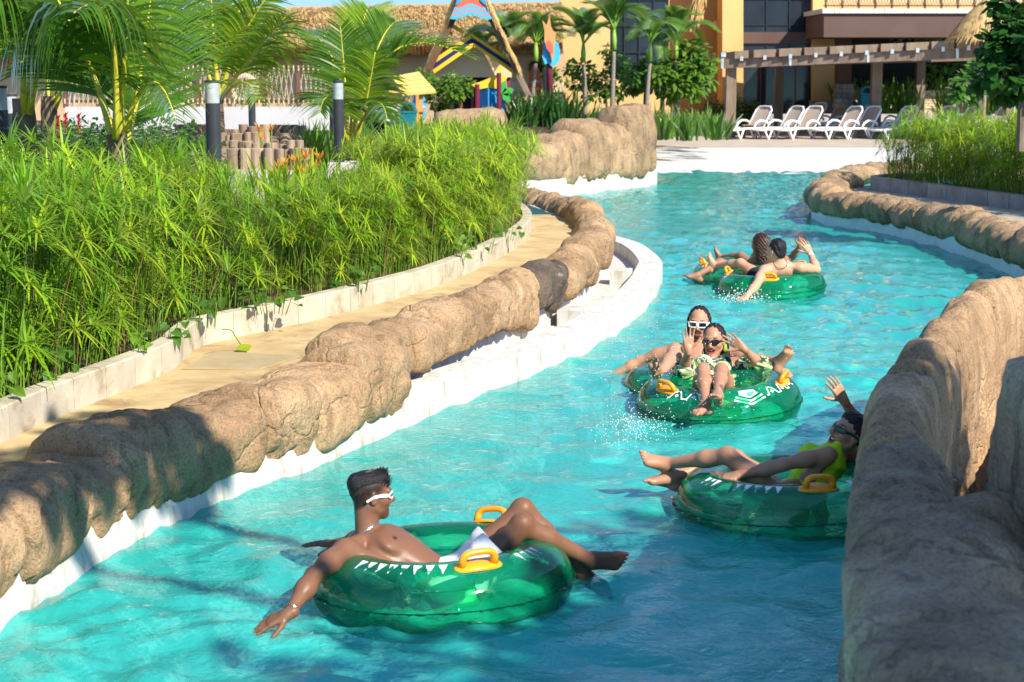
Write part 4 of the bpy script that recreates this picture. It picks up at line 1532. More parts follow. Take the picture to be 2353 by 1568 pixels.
M['brown_paint'] = pmat('brown_paint', (0.12, 0.075, 0.06), (0.10, 0.062, 0.05), 1, 0.8)
M['thatch'] = pmat('thatch', (0.55, 0.37, 0.15), (0.40, 0.255, 0.10), 7, 0.95, 0.6, 30, 0.04, stretch=(3, 3, .6))
M['straw'] = pmat('straw', (0.64, 0.44, 0.18), (0.44, 0.28, 0.11), 2.0, 0.9)
M['wood_brown'] = pmat('brown_timber', (0.17, 0.085, 0.05), (0.11, 0.055, 0.035), 6, 0.75, 0.4, 30, stretch=(1, 1, .2))
M['wood_grey'] = pmat('weathered_timber', (0.27, 0.20, 0.145), (0.17, 0.125, 0.09), 5, 0.85, 0.6, 40, stretch=(1, 1, .25), var=0.12)
M['wood_log'] = pmat('log_bark', (0.36, 0.27, 0.19), (0.19, 0.14, 0.10), 10, 0.9, 0.8, 30, stretch=(1, 1, .18), var=0.22, c3=(0.12, 0.09, 0.065))
M['wood_cut'] = pmat('log_end', (0.46, 0.37, 0.26), (0.30, 0.23, 0.16), 12, 0.85, 0.3, 40, var=0.15)
M['wood_tan'] = pmat('honey_timber', (0.62, 0.33, 0.10), (0.50, 0.25, 0.07), 5, 0.7, stretch=(1, 1, .3))
M['rope'] = pmat('rope', (0.60, 0.48, 0.33), (0.45, 0.35, 0.23), 30, 0.9)
M['glass'] = pmat('dark_glass', (0.025, 0.035, 0.045), (0.015, 0.02, 0.028), 0.6, 0.08, spec=0.35)
M['mullion'] = pmat('mullion', (0.03, 0.035, 0.04), (0.02, 0.025, 0.03), 5, 0.5)
M['mull_red'] = pmat('red_frame', (0.22, 0.05, 0.035), (0.17, 0.04, 0.03), 5, 0.6)
M['painted_gloom'] = pmat('unlit_depth', (0.03, 0.025, 0.022), (0.015, 0.013, 0.012), 1.5, 0.9)  # near-black colour painting the gloom of unlit rooms and openings
M['teal'] = pmat('teal_plastic', (0.0, 0.20, 0.26), (0.0, 0.17, 0.23), 5, 0.4)
M['blue'] = pmat('blue_paint', (0.03, 0.30, 0.62), (0.025, 0.25, 0.54), 2, 0.6)
M['sky_blue'] = pmat('light_blue_paint', (0.06, 0.42, 0.66), (0.05, 0.36, 0.6), 2, 0.6)
M['yellow'] = pmat('yellow_paint', (0.80, 0.50, 0.03), (0.72, 0.44, 0.025), 2, 0.6)
M['pale_yellow'] = pmat('yellow_boards', (0.82, 0.60, 0.17), (0.74, 0.53, 0.13), 3, 0.6)
M['navy'] = pmat('navy_paint', (0.02, 0.02, 0.10), (0.015, 0.015, 0.08), 2, 0.6)
M['maroon'] = pmat('maroon_paint', (0.17, 0.012, 0.04), (0.13, 0.01, 0.03), 2, 0.5)
M['coral'] = pmat('coral_paint', (0.62, 0.13, 0.07), (0.56, 0.11, 0.06), 2, 0.6)
M['board_red'] = pmat('red_orange_board', (0.78, 0.10, 0.03), (0.70, 0.085, 0.025), 2, 0.45)
M['star'] = pmat('ochre_star', (0.60, 0.30, 0.10), (0.50, 0.22, 0.08), 2, 0.6, c3=(0.48, 0.18, 0.09))
M['leafgreen'] = pmat('green_paint', (0.05, 0.40, 0.06), (0.04, 0.33, 0.05), 2, 0.6)
M['sling'] = pmat('taupe_sling', (0.42, 0.35, 0.29), (0.37, 0.31, 0.255), 30, 0.8)
M['bollard'] = pmat('charcoal_metal', (0.035, 0.04, 0.047), (0.028, 0.032, 0.038), 4, 0.5)
M['acrylic'] = pmat('frosted_acrylic', (0.40, 0.43, 0.43), (0.30, 0.33, 0.33), 9, 0.35, c3=(0.50, 0.52, 0.51))
M['concrete'] = pmat('grey_concrete', (0.42, 0.41, 0.37), (0.33, 0.32, 0.29), 3, 0.9, 0.3, 50, c3=(0.27, 0.26, 0.23))
M['steel'] = pmat('galvanised', (0.55, 0.58, 0.60), (0.45, 0.48, 0.50), 8, 0.4, metal=0.7)
M['stone'] = pmat('slate_stone', (0.36, 0.34, 0.30), (0.17, 0.17, 0.17), 2.5, 0.8, 0.4, 20, var=0.25)
M['brick'] = pmat('cream_brick', (0.66, 0.55, 0.38), (0.55, 0.44, 0.29), 3, 0.9, 0.2, 40, var=0.12)


def slab(parent, name, mat, quad, t, **kw):
    """flat board on four points, thickened along its normal"""
    q = [Vector(p) for p in quad]
    n = (q[1] - q[0]).cross(q[2] - q[0]).normalized()
    mb = MB()
    mb.prism(q, n * t)
    return mb.build(name, mat, parent, **kw)


def wallq(parent, name, mat, x0, x1, y0, y1, Y, t=0.2, Y1=None, **kw):
    """upright wall panel between picture points at distance Y (right end at Y1)"""
    Y1 = Y1 or Y
    a, b = gy(x0, y1, Y), gy(x1, y1, Y1)
    c, d = gy(x1, y0, Y1), gy(x0, y0, Y)
    mb = MB()
    mb.prism([(a.x, Y, a.z), (b.x, Y1, b.z), (c.x, Y1, c.z), (d.x, Y, d.z)], (0, t, 0))
    return mb.build(name, mat, parent, **kw)


def thatch_roof(parent, eL, eR, rL, rR, n=3200, th=.34, seed=1, strawlen=.55):
    """thatched slope: thick slab and thousands of straws with a ragged eave"""
    eL, eR, rL, rR = map(Vector, (eL, eR, rL, rR))
    nrm = (eR - eL).cross(rL - eL).normalized()
    if nrm.z < 0:
        nrm = -nrm
    mb = MB()
    mb.prism([eL, eR, rR, rL], -nrm * th)
    r = mb.build('roof', M['thatch'], parent)
    rr = random.Random(seed)
    st = MB()
    for i in range(n):
        u, v = rr.random(), rr.random()
        if i % 4 == 0:
            v = rr.random() * .06
        p = eL.lerp(eR, u).lerp(rL.lerp(rR, u), v)
        dn = (eL.lerp(eR, u) - rL.lerp(rR, u)).normalized()
        L = strawlen * rr.uniform(.5, 1.1)
        ls = (eR - eL).normalized()
        d = (dn + ls * rr.uniform(-.12, .12)).normalized()
        w = rr.uniform(.012, .03)
        up = nrm * rr.uniform(.015, .06)
        a = p + nrm * .01
        drop = Vector((0, 0, -1)) * (L * .5 if v < .06 else 0)
        st.add([a - ls * w, a + ls * w, a + d * L * .6 + up + ls * w * .8, a + d * L + up * .8 + drop * .5 + ls * w * .1], [(0, 1, 2, 3)])
    so = st.build('straw', M['straw'], r)
    so['kind'] = 'stuff'
    return r


# ---- long thatched building on the left
tb = thing('thatched_building', 'long cream building with a thatched roof behind the palms', 'building')
wallq(tb, 'wall', M['cream'], -260, 1300, 110, 330, 54.7, .3, 48.7)
wallq(tb, 'painted_band', M['cream_lt'], -200, 1296, 188, 212, 54.66, .02, 48.66)
for k, (x, w) in enumerate([(470, 40), (560, 30), (735, 34), (1225, 22)]):
    Yb = 54.64 - 6.0 * (x + 260) / 1560
    a, b, c_ = gy(x, 240, Yb), gy(x + w * 2, 240, Yb - .3), gy(x + w, 212, Yb - .15)
    mb = MB()
    mb.prism([a, b, c_], (0, .02, 0))
    mb.build('painted_triangle', M['yellow_wall'] if k % 2 else M['tan_wall'], tb)
thatch_roof(tb, gy(-260, 124, 54.2), gy(1292, 96, 48.2), gy(-260, 34, 58.5), gy(1292, 4, 52.5), 15000, .36, 3, .7)
mb = MB()
a, b = gy(-260, 116, 54.6), gy(1292, 90, 48.7)
mb.bar(a + Vector((0, .1, -.22)), b + Vector((0, .1, -.22)), .2, .12)
mb.build('fascia', M['wood_brown'], tb)
# life ring hung on the wall
mb = MB()
c = gy(560, 205, 46.2)
mb.tube([c + Vector((math.cos(a) * .34, 0, math.sin(a) * .34)) for a in [2 * math.pi * k / 28 for k in range(28)]], .09, 8, closed=True)
mb.build('life_ring', M['rope'], label='straw coloured ring hanging on the rope fence', cat='ring', smooth=True)

# ---- white retaining wall and rope-net fence
wallq(None, 'retaining_wall', M['white_clean'], 150, 800, 246, 300, 45.5, .4, 43.5, label='low white retaining wall below the rope fence', cat='wall')
rf = thing('rope_fence', 'brown post fence with a rope net in front of the thatched building', 'fence')
posts = [150, 225, 300, 380, 455, 528, 607, 686, 765, 842]
FP = []
for x in posts:
    Yp = 45.7 - 2.0 * (x - 150) / 650
    t_, b_ = gy(x, 150 + (686 - x) * .012, Yp), gy(x, 248, Yp)
    mb = MB()
    mb.bar(b_, t_, .10, .10, up=(0, 1, 0))
    mb.build('post', M['wood_brown'], rf)
    FP.append((gy(x, 157, Yp), gy(x, 233, Yp)))
for (t0, b0), (t1, b1) in zip(FP, FP[1:]):
    for p, q in ((t0, t1), (b0, b1)):
        mb = MB()
        mb.bar(p, q, .07, .08)
        mb.build('rail', M['wood_brown'], rf)
    net = MB()
    n = 7
    for k in range(n):
        u0, u1 = k / n, (k + .5) / n
        for (a, b) in ((u0, u1), (min(1, u0 + 1 / n), u1)):
            p0, p1, p2 = t0.lerp(t1, a), t0.lerp(t1, b).lerp(b0.lerp(b1, b), .5), b0.lerp(b1, a)
            net.tube([p0, p1, p2], .012, 4, False)
        p = t0.lerp(t1, u0)
        for q in (p, b0.lerp(b1, u0)):
            net.tube([q + Vector((0, -.06, .07)), q + Vector((0, -.06, -.07))], .025, 5)
    net.build('rope_net', M['rope'], rf)

# ---- gable gate with the wavy sign
gt = thing('gable_gate', 'tall thatched gable gate with a red and blue wave sign', 'gate')
GY = 45.0
for (a, b, m, w, nm) in [((1046, 30), (985, 158), M['wood_brown'], .19, 'timber'), ((1122, 30), (1228, 246), M['wood_grey'], .15, 'timber'),
                         ((1056, -10), (1046, 34), M['wood_brown'], .3, 'timber'), ((1104, -10), (1124, 34), M['wood_brown'], .3, 'timber')]:
    mb = MB()
    mb.bar(gy(*a, GY), gy(*b, GY), w, .25, up=(0, 1, 0))
    mb.build(nm, m, gt)
for sg, pts in ((-1, [(1048, -14), (1030, 50), (982, 152)]), (1, [(1112, -14), (1138, 50), (1186, 150)])):
    st = MB()
    rr = random.Random(sg + 5)
    for i in range(700):
        t = rr.random() * 2
        k = min(1, int(t))
        a, b = gy(*pts[k], GY - .1), gy(*pts[k + 1], GY - .1)
        p = a.lerp(b, t - k) + Vector((rr.uniform(-.05, .05), rr.uniform(-.25, .25), 0))
        d = (b - a).normalized() * rr.uniform(.3, .7) + Vector((sg * rr.uniform(0, .25), rr.uniform(-.1, .1), -.2))
        ribbon(st, p, d, rr.uniform(.22, .42), .035, .3, seg=2, side=Vector((sg * .5, .8, 0)))
    so = st.build('thatch_edge', M['straw'], gt)
    so['kind'] = 'stuff'
    k0 = MB()
    for k in (0, 1):
        k0.bar(gy(*pts[k], GY + .1), gy(*pts[k + 1], GY + .1), .10, .5, up=(0, 1, 0))
    k0.build('thatch_core', M['thatch'], gt)
# sign: coral field over blue wave bands
def waveline(x0, x1, y, amp, n=24):
    return [(x0 + (x1 - x0) * i / n, y + amp * math.cos((i / n - .5) * 2 * math.pi * 1.25) * -1) for i in range(n + 1)]


bands = [(-16, 14, M['coral']), (14, 20, M['sky_blue']), (20, 23, M['coral']), (23, 29, M['sky_blue']), (29, 32, M['coral']), (32, 40, M['sky_blue'])]
for k, (ya, yb, m) in enumerate(bands):
    hw = lambda y: 31 + (y + 2) * .42
    top = waveline(1082 - hw(ya), 1082 + hw(ya), ya, 5 if ya > 0 else 0)
    bot = waveline(1082 - hw(yb), 1082 + hw(yb), yb, 5)
    mb = MB()
    rows = [[gy(x, y, GY - .32 - .004 * k) for x, y in top], [gy(x, y, GY - .32 - .004 * k) for x, y in bot]]
    mb.grid(rows)
    r2 = [[p + Vector((0, .06, 0)) for p in row] for row in rows]
    mb.grid(r2)
    mb.grid([rows[1], r2[1]])
    mb.build('sign_band', m, gt)
for sg in (-1, 1):
    mb = MB()
    pts = [(1082 + sg * 31, -6), (1082 + sg * 20, -10), (1082 + sg * 22, 2), (1082 + sg * 30, 10), (1082 + sg * 36, 13)]
    mb.prism([gy(x, y, GY - .36) for x, y in pts], (0, .03, 0))
    mb.build('sign_corner', M['blue'], gt)
for (a, b, m) in [((992, 168), (1088, 102), M['yellow']), ((989, 158), (1086, 92), M['navy']), ((986, 149), (1084, 83), M['yellow']), ((1088, 102), (1176, 161), M['yellow']),
                  ((1086, 92), (1182, 156), M['navy']), ((1084, 83), (1186, 150), M['yellow']), ((1028, 53), (1066, 76), M['yellow']), ((1022, 68), (1040, 79), M['yellow'])]:
    mb = MB()
    mb.bar(gy(*a, GY + .3), gy(*b, GY + .3), .10, .11, up=(0, 1, 0))
    mb.build('gable_board', m, gt)
mb = MB()
mb.prism([gy(x, y, GY + .9) for x, y in [(996, 172), (1087, 104), (1176, 168), (1176, 178), (996, 178)]], (0, .15, 0))
mb.build('gable_wall', M['cream'], gt)
wallq(gt, 'doorway_gloom', M['painted_gloom'], 1018, 1172, 172, 290, GY + 1.2, .1)  # black sheet standing in for the unlit entrance
for x in (1018, 1060, 1085, 1118, 1170):
    wallq(gt, 'door_post', M['mull_red'], x - 3, x + 3, 175, 290, GY + 1.0, .15)

# ---- play totems
tt = thing('play_totem', 'blue and yellow play totem between two maroon posts', 'totem')
TY = 41.0
mb = MB()
b = [gy(x, 270, TY) for x in (1100, 1122, 1144)]
b = [(b[0].x, TY, b[0].z), (b[1].x, TY - .35, b[0].z), (b[2].x, TY, b[0].z), (b[1].x, TY + .5, b[0].z)]
hz = gy(1120, 203, TY).z - b[0][2]
mb.prism(b, (0, 0, hz))
mb.build('block', M['blue'], tt)
mb = MB()
mb.prism([gy(x, y, TY - .28) for x, y in [(1083, 195), (1110, 186), (1140, 173), (1158, 174), (1166, 180), (1152, 194), (1140, 204), (1120, 202), (1100, 206)]], (0, .6, 0))
mb.build('cap', M['yellow'], tt)
for x0, x1, y0, y1 in ((1091, 1102, 194, 255), (1141, 1152, 168, 268)):
    mb = MB()
    a, c = gy((x0 + x1) / 2, y1, TY - .5), gy((x0 + x1) / 2, y0, TY - .5)
    mb.tube([a, c], (x1 - x0) / 2 / FOC * TY, 10)
    mb.build('post', M['maroon'], tt)
mb = MB()
mb.prism([gy(x, y, TY - .5) for x, y in [(1143, 168), (1145, 155), (1150, 153), (1158, 157), (1151, 161), (1150, 168)]], (0, .08, 0))
mb.build('finial', M['yellow'], tt)
mb = MB()
for k, an in enumerate((20, 80, -35)):
    d = Vector((math.cos(R(an)), 0, math.sin(R(an))))
    s = Vector((-d.z, 0, d.x))
    c = gy(1153, 216, TY - .45)
    mb.prism([c, c + d * .10 + s * .09, c + d * .24 + s * .07, c + d * .30, c + d * .24 - s * .07, c + d * .10 - s * .09], (0, .05, 0))
mb.build('leaf_cutout', M['leafgreen'], tt)
wallq(tt, 'side_board', M['sky_blue'], 1152, 1159, 222, 275, TY - .3, .08)
# surfboards against the wall
def surfboard(label, cx, y0, y1, Y, w, mat, deco):
    root = thing('surfboard', label, 'surfboard', None)
    n = 24
    mb = MB()
    out = []
    for i in range(n):
        a = 2 * math.pi * i / n
        z = math.sin(a)
        x = math.cos(a) * (1 - .12 * z) * (1 - .25 * abs(z) ** 3)
        out.append(gy(cx + x * w / 2, (y0 + y1) / 2 - z * (y1 - y0) / 2, Y))
    mb.prism(out, (0, .07, 0))
    bevel(mb.build('board', mat, root), .02)
    for (dx, dy, ww, hh, m) in deco:
        mb = MB()
        c = (cx + dx, y0 + dy)
        mb.prism([gy(c[0] + math.cos(a) * ww * (1 + .25 * math.sin(3 * a)), c[1] + math.sin(a) * hh * (1 + .2 * math.cos(4 * a)), Y - .012) for a in [2 * math.pi * k / 18 for k in range(18)]], (0, .011, 0))
        mb.build('motif', m, root)
    return root


surfboard('red orange surfboard with yellow flower motifs leaning by the gate', 1229, 146, 242, 47.6, 31, M['board_red'],
          [(-2, 44, 12, 3, M['sky_blue']), (3, 41, 9, 2, M['white']), (0, 58, 5, 4, M['yellow']), (-7, 56, 4, 3, M['yellow']), (7, 58, 4, 3, M['yellow']), (2, 76, 6, 5, M['yellow']), (-3, 90, 4, 3, M['yellow'])])
surfboard('light blue surfboard standing beside the kiosk post', 974, 222, 276, 46, 11, M['sky_blue'], [(0, 24, 3, 3, M['white'])])
surfboard('narrow pale blue surfboard behind the kiosk shelf', 955, 200, 248, 47, 9, M['sky_blue'], [])

# ---- starfish signpost
sp = thing('starfish_sign', 'ochre starfish sign with a blue splash on a maroon pole', 'sign')
SY = 43.0
mb = MB()
mb.tube([gy(1266, 275, SY), gy(1262, 150, SY), gy(1257, 95, SY)], [.085, .08, .07], 10)
mb.build('pole', M['maroon'], sp, smooth=True)
def shape(pts, Y, t, mat, nm, par):
    mb = MB()
    mb.prism([gy(x, y, Y) for x, y in pts], (0, t, 0))
    return mb.build(nm, mat, par)


shape([(1248, 95), (1256, 90), (1264, 96), (1274, 92), (1283, 100), (1287, 118), (1286, 138), (1278, 150), (1268, 153), (1260, 146), (1252, 148), (1246, 130), (1249, 112)], SY - .14, .08, M['sky_blue'], 'splash', sp)
shape([(1246, 46), (1256, 58), (1263, 34), (1266, 60), (1272, 72), (1278, 74), (1275, 95), (1273, 122), (1269, 143), (1264, 122), (1256, 112), (1251, 94), (1251, 70)], SY - .26, .10, M['star'], 'star', sp)
shape([(1253, 100), (1262, 92), (1270, 104), (1271, 120), (1264, 122), (1256, 112)], SY - .275, .012, M['coral'], 'star_belly', sp)
shape([(1241, 60), (1247, 72), (1250, 80), (1245, 76)], SY - .12, .05, M['leafgreen'], 'leaf_tip', sp)

# ---- kiosk, serving counter and waste bins
kk_ = thing('kiosk', 'small kiosk with a slanted yellow roof and honey timber posts', 'kiosk')
KY = 40.0
rq = [gy(901, 176, KY + .6), gy(962, 165, KY + .9), gy(1001, 208, KY - .5), gy(925, 214, KY - .6)]
slab(kk_, 'roof', M['pale_yellow'], rq, .07)
for k in range(1, 5):
    a, b = rq[0].lerp(rq[3], k / 5), rq[1].lerp(rq[2], k / 5)
    n_ = (rq[1] - rq[0]).cross(rq[3] - rq[0]).normalized()
    mb = MB()
    mb.bar(a + Vector((0, -.01, .012)), b + Vector((0, -.01, .012)), .012, .012)
    mb.build('board_joint', M['wood_tan'], kk_)
for x, Yk in ((967, KY - .4), (898, KY - .3), (905, KY + .7), (960, KY + .8)):
    wallq(kk_, 'post', M['wood_tan'], x - 4.5, x + 4.5, 206, 304, Yk, .1)
for y in (208, 252):
    wallq(kk_, 'rail', M['wood_tan'], 896, 976, y, y + 6, KY - .45, .08)
wallq(kk_, 'platform', M['wood_tan'], 900, 974, 299, 305, KY - .6, 1.2)
ct = thing('serving_counter', 'white serving counter with a dark square opening beside the kiosk', 'counter')
wallq(ct, 'front', M['white'], 800, 826, 243, 305, 39.0, .6)
wallq(ct, 'lintel', M['white'], 826, 914, 243, 262, 39.0, .6)
wallq(ct, 'side', M['white'], 886, 914, 262.3, 305, 39.0, .6)
wallq(ct, 'opening', M['painted_gloom'], 826.3, 885.7, 262, 306, 39.4, .05)  # shade inside the hollow, painted as a dark sheet


def waste_bin(label, px, py, Y, s=1.0):
    b0 = gy(px, py, Y)
    root = thing('waste_bin', label, 'bin', 'teal waste bins', b0)
    mb = MB()
    w, h = .19 * s, .40 * s
    mb.add([(-w * .85, -w * .8, 0), (w * .85, -w * .8, 0), (w * .85, w * .8, 0), (-w * .85, w * .8, 0), (-w, -w * .95, h), (w, -w * .95, h), (w, w * .95, h), (-w, w * .95, h)],
           [(3, 2, 1, 0), (4, 5, 6, 7), (0, 1, 5, 4), (1, 2, 6, 5), (2, 3, 7, 6), (3, 0, 4, 7)])
    bevel(mb.build('body', M['teal'], root), .02)
    mb = MB()
    mb.box((-w * 1.08, -w * 1.04, h + .004), (w * 1.08, w * 1.04, h + .05 * s))
    # arched hood open to the front
    n = 12
    arc = [(w * 1.0 * math.cos(math.pi * k / n), h + .05 * s + .20 * s * math.sin(math.pi * k / n)) for k in range(n + 1)]
    inn = [(w * .74 * math.cos(math.pi * k / n), h + .05 * s + .15 * s * math.sin(math.pi * k / n)) for k in range(n + 1)]
    for y0 in (-w * 1.0,):
        rows = [[(x, y0, z) for x, z in arc], [(x, w, z) for x, z in arc]]
        mb.grid(rows)
        mb.grid([[(x, y0, z) for x, z in arc], [(x, y0, z) for x, z in inn]])
        mb.grid([[(x, y0, z) for x, z in inn], [(x, w * .9, z) for x, z in inn]])
        mb.grid([[(x, w, z) for x, z in arc], [(x, w, h + .05 * s) for x, z in arc]])
    mb.build('lid', M['teal'], root)
    mb = MB()
    for dx, hh in ((-.05, .05), (0, .085), (.05, .06)):
        mb.prism([(dx * s - .035 * s, -w * .93, .04 * s), (dx * s + .035 * s, -w * .93, .04 * s), (dx * s, -w * .945, (.04 + hh) * s)], (0, -.006, 0))
    mb.prism([(-.10 * s, -w * .93, .015 * s), (.10 * s, -w * .93, .015 * s), (.10 * s, -w * .93, .03 * s), (-.10 * s, -w * .93, .03 * s)], (0, -.008, 0))
    mb.build('emblem', M['white'], root)
    return root


waste_bin('teal waste bin with a small white emblem under the kiosk', 938, 301, 38.8, 1.0)
waste_bin('teal waste bin behind the sun loungers by the brick bed', 1989, 250, 57.5, 1.15)

# ---- bollard lights
def bollard(label, px, ytop, ybase, Y, r=.065):
    t, b = gy(px, ytop, Y), gy(px, ybase, Y)
    root = thing('bollard_light', label, 'bollard', 'bollard lights in the left garden', b)
    h = t.z - b.z
    mb = MB()
    mb.lathe([(.001, 0), (r, 0), (r, h - .20), (r - .004, h - .196), (.001, h - .196)], (0, 0, 0), 20)
    mb.build('pole', M['bollard'], root, smooth=False)
    mb = MB()
    mb.lathe([(r - .003, h - .197), (r - .003, h - .02)], (0, 0, 0), 20)
    mb.build('diffuser', M['acrylic'], root, smooth=True)
    mb = MB()
    mb.lathe([(r + .002, h - .02), (r + .002, h), (.001, h + .003)], (0, 0, 0), 20)
    mb.build('cap', M['bollard'], root)
    return root


bollard('charcoal bollard light in front of the log steps', 493, 185, 400, 15.0)
bollard('charcoal bollard light on a white concrete block', 780, 186, 378, 18.6, .058)
bollard('slim bollard light hidden just behind the block bollard', 769, 203, 340, 24.0)
bollard('far bollard light before the white retaining wall', 580, 191, 300, 31.0)
bollard('bollard light cut by the left picture edge', 4, 197, 350, 14.0)
bollard('second bollard light from the left edge', 30, 217, 340, 18.0)
bollard('small far bollard light behind the fibrous palm trunk', 62, 212, 320, 23.0)
mb = MB()
c = gy(788, 400, 18.6)
mb.box((c.x - .16, 18.5, .75), (c.x + .15, 18.9, gy(788, 373, 18.6).z))
bevel(mb.build('concrete_block', M['white'], label='white concrete footing block under the bollard', cat='block'), .015)

# ---- log steps
def log_row(label, spec, Y, seed, dY=0.0):
    """spec: x0, x1, top y, bottom y"""
    root = thing('log_edging', label, 'log edging', 'log post terraces')
    rr = random.Random(seed)
    for (x0, x1, yt, yb) in spec:
        x = x0
        while x < x1:
            w = rr.uniform(12, 33)
            Yl = Y + dY * (x - x0) + rr.uniform(-.08, .08)
            c = gy(x + w / 2, yb, Yl)
            top = gy(x, yt + rr.choice((0, 0, 6, 12)) * rr.random(), Yl).z
            r = w / 2 / FOC * Yl * 1.04
            mb = MB()
            n = 14
            prof = [(1.0, c.z - .25), (1.03, c.z + (top - c.z) * .4), (.99, top - .012), (.95, top)]
            ph = rr.random() * 6
            rows = [[(c.x + q * r * math.cos(a) * (1 + .05 * math.sin(3 * a + ph)), Yl + q * r * math.sin(a) * (1 + .05 * math.sin(3 * a + ph)), z) for a in [2 * math.pi * k / n for k in range(n)]] for q, z in prof]
            mb.grid(rows, closed_u=True)
            mb.add(rows[-1], [tuple(range(n))], 1)
            mb.build('log', [M['wood_log'], M['wood_cut']], root)
            x += w * .96
    return root


log_row('back row of short log posts edging the terrace', [(402, 632, 286, 318)], 24.0, 1)
log_row('middle row of log posts on the terrace', [(474, 690, 304, 335)], 21.5, 2)
log_row('third row of log posts below the middle row', [(510, 685, 320, 352)], 19.8, 3)
log_row('front row of tall log posts on the concrete ring', [(432, 692, 341, 394)], 18.0, 4)
log_row('shaded thick log posts at the right end of the terrace', [(628, 698, 287, 332)], 22.5, 5)
mb = MB()
a, b = gy(520, 396, 17.7), gy(700, 390, 18.2)
mb.prism([(a.x, 17.6, .6), (b.x, 17.9, .6), (b.x, 19, .6), (a.x, 19, .6)], (0, 0, gy(600, 392, 17.8).z - .6))
mb.build('concrete_ring', M['concrete'], label='grey concrete plinth under the front log posts', cat='plinth')
mb = MB()
mb.prism([(gy(330, 340, 20).x, 17.5, 1.1), (gy(480, 340, 20).x, 17.5, 1.1), (gy(480, 340, 24).x, 24, 1.1), (gy(330, 340, 24).x, 24, 1.1)], (0, 0, .035))
mb.build('garden_path', M['deck'], kind='structure')
mb = MB()
mb.prism([(gy(415, 340, 18.2).x, 18.2, .3), (gy(700, 340, 18.2).x, 18.2, .3), (gy(705, 340, 25).x, 25, .3), (gy(395, 340, 25).x, 25, .3)], (0, 0, .95))
mb.build('terrace', M['path'], kind='structure')

# ---- right building
rb = thing('resort_building', 'yellow resort building with dark glass and a brown balcony', 'building')
BY = 62.0
wallq(rb, 'wall', M['yellow_wall'], 1288, 1402, -160, 290, BY - 4, .4)
wallq(rb, 'wall', M['yellow_wall'], 1402, 1540, 183, 290, BY - 4, .4)
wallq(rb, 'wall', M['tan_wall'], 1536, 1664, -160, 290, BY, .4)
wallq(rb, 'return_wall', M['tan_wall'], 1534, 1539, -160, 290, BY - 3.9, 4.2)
wallq(rb, 'pilaster', M['yellow_wall'], 1660, 1708, -160, 262, BY - 2.2, 1.5)
wallq(rb, 'string_course', M['yellow_wall'], 1645, 1664, 48, 68, BY - 1.4, .9)
wallq(rb, 'pilaster', M['yellow_wall'], 1868, 1924, -160, 232, BY - 1.2, 1.2)
wallq(rb, 'stone_foot', M['stone'], 1866, 1926, 232, 262, BY - 1.4, 1.2)
wallq(rb, 'interior_gloom', M['painted_gloom'], 1400, 1540, -160, 186, BY - 3.2, .1)  # darkness behind the panes, given by a near-black sheet


def glazing(x0, x1, y0, y1, Y, nx, ny, mm):
    for i in range(nx):
        for j in range(ny):
            a0, a1 = x0 + (x1 - x0) * i / nx, x0 + (x1 - x0) * (i + 1) / nx
            b0, b1 = y0 + (y1 - y0) * j / ny, y0 + (y1 - y0) * (j + 1) / ny
            w = wallq(rb, 'window', mm, a0, a1, b1 - 1.2, b1, Y - .05, .12)
            wallq(rb, 'mullion', mm, a0 - .9, a0 + .9, b0, b1, Y - .06, .14)
            wallq(w, 'pane', M['glass'], a0 + .9, a1, b0, b1 - 1.2, Y, .03)


glazing(1401, 1536, -60, 183, BY - 3.9, 4, 4, M['mullion'])
glazing(1708, 1868, -60, 118, BY - .8, 3, 3, M['mullion'])
wallq(rb, 'spandrel', M['brown_paint'], 1707, 1869, 74, 100, BY - .9, .04)
glazing(1708, 1868, 118, 262, BY - .8, 4, 1, M['mull_red'])
wallq(rb, 'interior_gloom', M['painted_gloom'], 1700, 1880, -160, 262, BY + .6, .1)  # room gloom put into the colour of this sheet too
wallq(rb, 'balcony', M['brown_paint'], 1893, 2360, 30, 86, BY - 4.5, 3.5)
wallq(rb, 'balcony_edge', M['white'], 1890, 2362, 20, 31, BY - 4.6, 3.7)
wallq(rb, 'balcony_shade_panel', M['painted_gloom'], 1924, 2420, 80, 262, BY - .4, .3)  # near-black sheet painting the shade below the balcony
wallq(rb, 'upper_wall', M['yellow_wall'], 1924, 2420, -160, 20, BY - .5, .3)
wallq(rb, 'column', M['brown_paint'], 1924, 1957, 86, 193, BY - 3.8, .5)
for r_ in range(5):
    for k in range(3):
        jx = 1920 + k * 14 + (r_ % 2) * 2
        wallq(rb, 'stone', M['stone'], jx + .5, jx + 13.5, 193 + r_ * 11 + .5, 203.5 + r_ * 11, BY - 4.0 - .03 * ((r_ * 3 + k) % 3), .6)
# balcony railing
for k in range(13):
    x = 1896 + k * 38
    wallq(rb, 'rail_post', M['wood_brown'], x, x + 4, -30, 21, BY - 4.4, .1)
wallq(rb, 'rail', M['wood_brown'], 1893, 2362, 12, 15, BY - 4.4, .08)
wallq(rb, 'rail', M['wood_brown'], 1893, 2362, -28, -25, BY - 4.4, .08)
net = MB()
for k in range(70):
    x = 1898 + k * 6.6
    net.tube([gy(x, 13, BY - 4.35), gy(x + 3.3, 2, BY - 4.35), gy(x, -10, BY - 4.35), gy(x + 3.3, -24, BY - 4.35)], .018, 4, False)
    net.tube([gy(x + 6.6, 13, BY - 4.35), gy(x + 3.3, 2, BY - 4.35), gy(x + 6.6, -10, BY - 4.35), gy(x + 3.3, -24, BY - 4.35)], .018, 4, False)
net.build('rope_net', M['rope'], rb)
